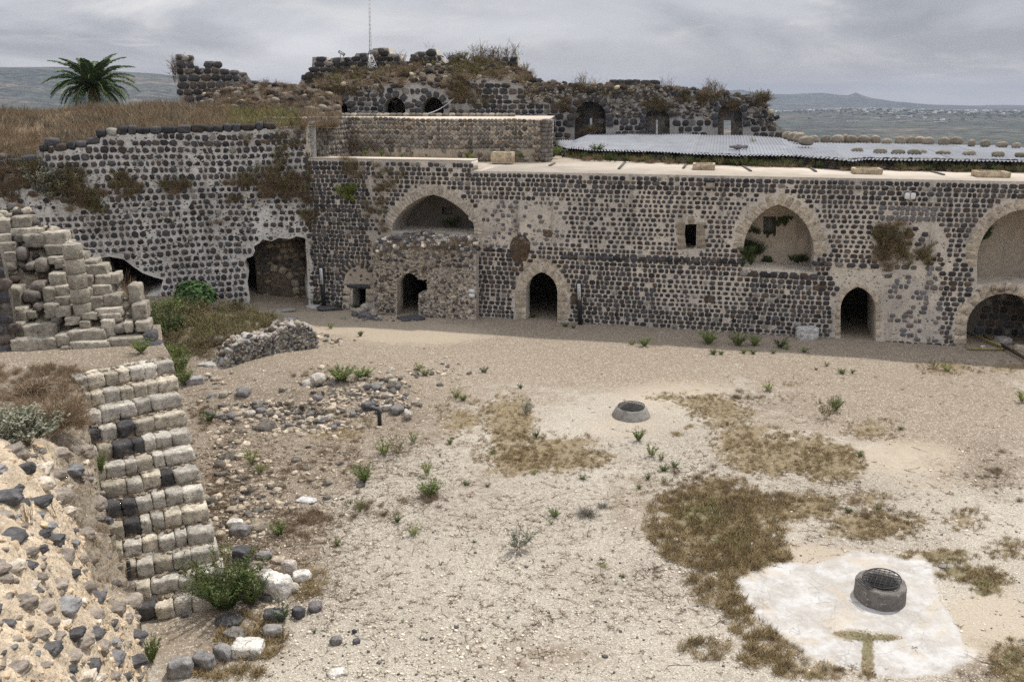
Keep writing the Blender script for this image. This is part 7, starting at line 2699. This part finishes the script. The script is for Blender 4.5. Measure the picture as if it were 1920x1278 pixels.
# fig-like bush with large leaves
def figbush(px, py, wpx, label):
    p_ = onground(px, py)
    k_ = p_.y / F
    R_ = wpx * k_ / 2
    root = empty('fig_bush', tuple(p_), label, 'bush')
    g = Geo()
    br = []
    for i in range(9):
        a = i * .7 + RNG.uniform(-.2, .2)
        e = np.array(p_) + (math.cos(a) * R_ * .75, math.sin(a) * R_ * .6, R_ * RNG.uniform(.7, 1.25))
        m_ = np.array(p_) + (e - np.array(p_)) * .5 + (0, 0, .15)
        tube(g, [np.array(p_), m_, e], .035, .012, 5, (.2, .17, .13))
        br.append((m_, e))
    g.build('branches', M_ROCK, root)
    g = Geo()
    n = 900
    ph = RNG.uniform(0, 6.28, n)
    ct = RNG.uniform(-.25, 1, n)
    st_ = np.sqrt(1 - ct * ct)
    rad = R_ * (.72 + .35 * fbm(ph * 1.3, ct * 2, 1.6, 5)) * RNG.uniform(.75, 1.05, n)
    C_ = np.array(p_) + np.stack([np.cos(ph) * st_ * rad, np.sin(ph) * st_ * rad * .8, ct * rad * .9 + R_ * .45], 1)
    nrm_ = unit(np.stack([np.cos(ph) * st_, np.sin(ph) * st_, ct + .5], 1) + RNG.normal(0, .35, (n, 3)))
    U_ = unit(np.cross(nrm_, RNG.normal(0, 1, (n, 3))))
    V_ = np.cross(nrm_, U_)
    sz = RNG.uniform(.07, .14, n)[:, None]
    lobes = [(0, -1), (.35, -.35), (.95, -.3), (.55, .15), (.75, .8), (.2, .55), (0, 1.1), (-.2, .55), (-.75, .8), (-.55, .15), (-.95, -.3), (-.35, -.35)]
    VV = np.stack([C_ + U_ * sz * a_ + V_ * sz * b_ for a_, b_ in lobes], 1)
    Fq = np.arange(n)[:, None] * 12 + np.arange(12)[None]
    col_ = np.array((.035, .07, .02)) * RNG.uniform(.6, 1.9, (n, 1))
    g.add(VV.reshape(-1, 3), Fq, np.repeat(col_, 12, 0))
    g.build('foliage', M_LEAF, root)


figbush(368, 578, 86, 'round dark green fig bush with broad leaves against the curtain wall')
# weed mound
g = Geo()
P1, S1_, P2, S2_ = [], [], [], []
for x, y, rx, ry, n_, h_, kd in ((340, 598, 45, 20, 60, 1.0, 0), (315, 625, 35, 24, 50, .9, 0), (400, 620, 60, 24, 90, .75, 1), (460, 610, 50, 18, 70, .6, 1), (370, 660, 45, 20, 60, .55, 2), (430, 640, 50, 18, 60, .5, 2), (320, 660, 25, 24, 30, .5, 2), (500, 605, 30, 14, 30, .5, 1), (445, 580, 20, 8, 16, .6, 1), (620, 566, 26, 8, 26, .55, 3), (640, 575, 24, 6, 20, .4, 3), (590, 560, 16, 14, 16, .6, 3), (880, 585, 40, 5, 18, .3, 3), (1000, 596, 5, 3, 4, .2, 3)):
    xs = RNG.normal(x, rx * .5, n_)
    ys = RNG.normal(y, ry * .5, n_)
    P = np.array([onground(a_, b_) for a_, b_ in zip(xs, ys)])
    pr_ = [WEED[:1] + OLIVE + WEEDD[:2] + TWIG, OLIVE + GRASSY + TWIG[:1], TWIG + OLIVE, WEEDD][kd]
    scatter(g, pr_, P, RNG.uniform(.6, 1.15, n_) * h_)
tag(g.build('mound_weeds', M_LEAF), 'mass of tall green and brown weeds on the mound by the curtain wall', 'weeds', kind='stuff')
pl(247, 590, None, 90, 'dry_shrub', proto_twigs(60, 1, (.2, .13, .08), (.36, .26, .16), seed=9, up=2.2, w=.006), 'tall rusty dry plant rising at the right of the ruined corner', .6, 'shrub', mat=M_DRY)

# ------------------------------------------------------------------ ground cover: couch-grass mats, dead stalks, litter, pebbles
g = Geo()
P = []
for x, y, rx, ry, s_ in DRYG:
    n_ = int(rx * ry * .24 * s_) + 8
    a = RNG.uniform(0, 6.28, n_)
    r = np.sqrt(RNG.random(n_)) * 1.12
    for q0, q1 in zip(x + np.cos(a) * r * rx, y + np.sin(a) * r * ry):
        P.append((q0, q1))
P = np.array(P)
kk = fbm(P[:, 0], P[:, 1] * 1.6, .06, 13, 4) + RNG.normal(0, .08, len(P)) > .40
P = P[kk]
gn = blobs(P[:, 0], P[:, 1], GRN) * RNG.random(len(P)) > .5
W3 = np.array([onground(*q_) for q_ in P])
hs = RNG.uniform(.05, .15, len(P)) * (1 + .6 * (P[:, 1] > 930) * (P[:, 0] < 1480))
ok = ~inpoly(P[:, 0], P[:, 1], CEM) | (np.abs(P[:, 0] - 1627) < 70) & (np.abs(P[:, 1] - 1205) < 50)
hs = np.where(inpoly(P[:, 0], P[:, 1], CEM), hs * .35, hs)
MATD = [proto_tuft(22, 1, 1.5, .03, (.17, .125, .065), (.38, .295, .165)) for _ in range(4)]
MATG = [proto_tuft(22, 1, 1.4, .035, (.11, .105, .045), (.27, .255, .115)) for _ in range(3)]
scatter(g, MATD, W3[ok & ~gn], hs[ok & ~gn])
scatter(g, MATG, W3[ok & gn], hs[ok & gn])
tag(g.build('couch_grass', M_DRY), 'low mats of dry and greenish grass on the gravel yard', 'grass', kind='stuff')

g = Geo()
P = []
for x, y, rx, ry, s_ in LIT:
    n_ = int(rx * ry * .055 * s_)
    P += list(zip(RNG.normal(x, rx * .55, n_), RNG.normal(y, ry * .55, n_)))
P += list(zip(RNG.uniform(300, 1920, 900), RNG.uniform(700, 1278, 900)))
P = np.array([q_ for q_ in P if q_[1] > 640 and q_[1] < 1290 and not (q_[0] < 440 and q_[0] < 310 + (q_[1] - 650) * .26)])
kk = fbm(P[:, 0], P[:, 1] * 1.6, .03, 14, 4) + RNG.normal(0, .12, len(P)) > .44
P = P[kk]
P = P[~inpoly(P[:, 0], P[:, 1], CEM) | (RNG.random(len(P)) < .05)]
W3 = np.array([onground(*q_) for q_ in P])
n_ = len(W3)
TW2 = []
for s in range(5):
    gg = Geo()
    a_ = np.array((0, 0, .01))
    pts = [a_]
    for k in range(3):
        a_ = a_ + np.array((RNG.uniform(.2, .4), RNG.normal(0, .12), RNG.uniform(-.01, .03)))
        pts.append(a_)
    tube(gg, pts, .012, .006, 3, (.15, .105, .07))
    tube(gg, [pts[1], pts[1] + np.array((.15, .2 * (1 if s % 2 else -1), .02))], .008, .005, 3, (.15, .105, .07))
    V, Fs, C = gg.arrays()
    tri = []
    for f, m in Fs:
        if f.shape[1] == 4:
            tri += [f[:, :3], f[:, [0, 2, 3]]]
        else:
            tri.append(f[:, :3])
    TW2.append((V, np.concatenate(tri), C))
scatter(g, TW2, W3, RNG.uniform(.08, .38, n_) * np.where(RNG.random(n_) < .85, .7, 1.6))
SPRIG = [proto_twigs(5, 1, (.10, .07, .045), (.26, .19, .12), seed=s, up=.25, w=.03, fork=3) for s in range(5)]
k2 = RNG.random(n_) < .55
scatter(g, SPRIG, W3[k2], RNG.uniform(.04, .16, k2.sum()))
for x, y, rx, ry in ((545, 985, 40, 25), (610, 970, 40, 20), (640, 860, 70, 30), (700, 960, 60, 30), (420, 930, 40, 60), (450, 1010, 40, 40), (380, 780, 30, 25), (1320, 900, 60, 20), (1480, 935, 40, 15), (1340, 940, 80, 40), (540, 900, 50, 40), (600, 700, 60, 12), (820, 930, 40, 30), (1400, 745, 60, 12), (1640, 960, 60, 20), (1880, 900, 40, 40)):
    n2 = 26
    Pq = np.array([onground(RNG.normal(x, rx * .5), RNG.normal(y, ry * .5)) for _ in range(n2)])
    scatter(g, TWIG + RUST, Pq, RNG.uniform(.10, .30, n2))
tag(g.build('dry_litter', M_DRY), 'twigs, dead stalks and dry litter strewn over the yard', 'litter', kind='stuff')

g = Geo()
n_ = 19000
xs = RNG.uniform(280, 1930, n_)
ys = 640 + (1290 - 640) * RNG.random(n_) ** .8
ok = ~inpoly(xs, ys, CEM) & ~((xs < 440) & (xs < 310 + (ys - 650) * .26)) & (ys > 650 + (xs > 1300) * 30)
xs, ys = xs[ok], ys[ok]
bz = blobs(xs, ys, [(620, 760, 250, 80, 1), (480, 1000, 140, 160, .8), (780, 1220, 300, 70, 1), (640, 1180, 200, 80, .8), (700, 690, 200, 40, .8), (1100, 1100, 500, 150, .4), (1850, 900, 140, 80, .6)])
ok = RNG.random(len(xs)) < .25 + .75 * bz
xs, ys, bz = xs[ok], ys[ok], bz[ok]
W3 = np.stack([xs * 0, xs * 0, xs * 0], 1)
d0 = np.stack([xs - 960, F * CT + (639 - ys) * ST, -F * ST + (639 - ys) * CT], 1)
for _ in range(4):
    t_ = (W3[:, 2] - HC) / d0[:, 2]
    W3 = np.stack([d0[:, 0] * t_, d0[:, 1] * t_, W3[:, 2]], 1)
    W3[:, 2] = ground_z(W3[:, 0], W3[:, 1])
n_ = len(xs)
sz = np.exp(RNG.normal(-4.15, .38, n_)) * (1 + .6 * bz * RNG.random(n_))
cl = np.where(RNG.random((n_, 1)) < .13, np.array((.5, .48, .47)), np.array((2.2, 2.05, 1.8))) * RNG.uniform(.65, 1.15, (n_, 1))
PEB = [proto_rock((1, .8, .6), .7, 2, .1, .3, (.3, .29, .27)) for _ in range(6)]
scatter(g, PEB, W3 + np.array((0, 0, .2)) * sz[:, None], sz * 1.7, col=cl, tilt=.3)
tag(g.build('pebbles', M_ROCK), 'pale and dark pebbles lying on the gravel yard', 'pebbles', kind='stuff')
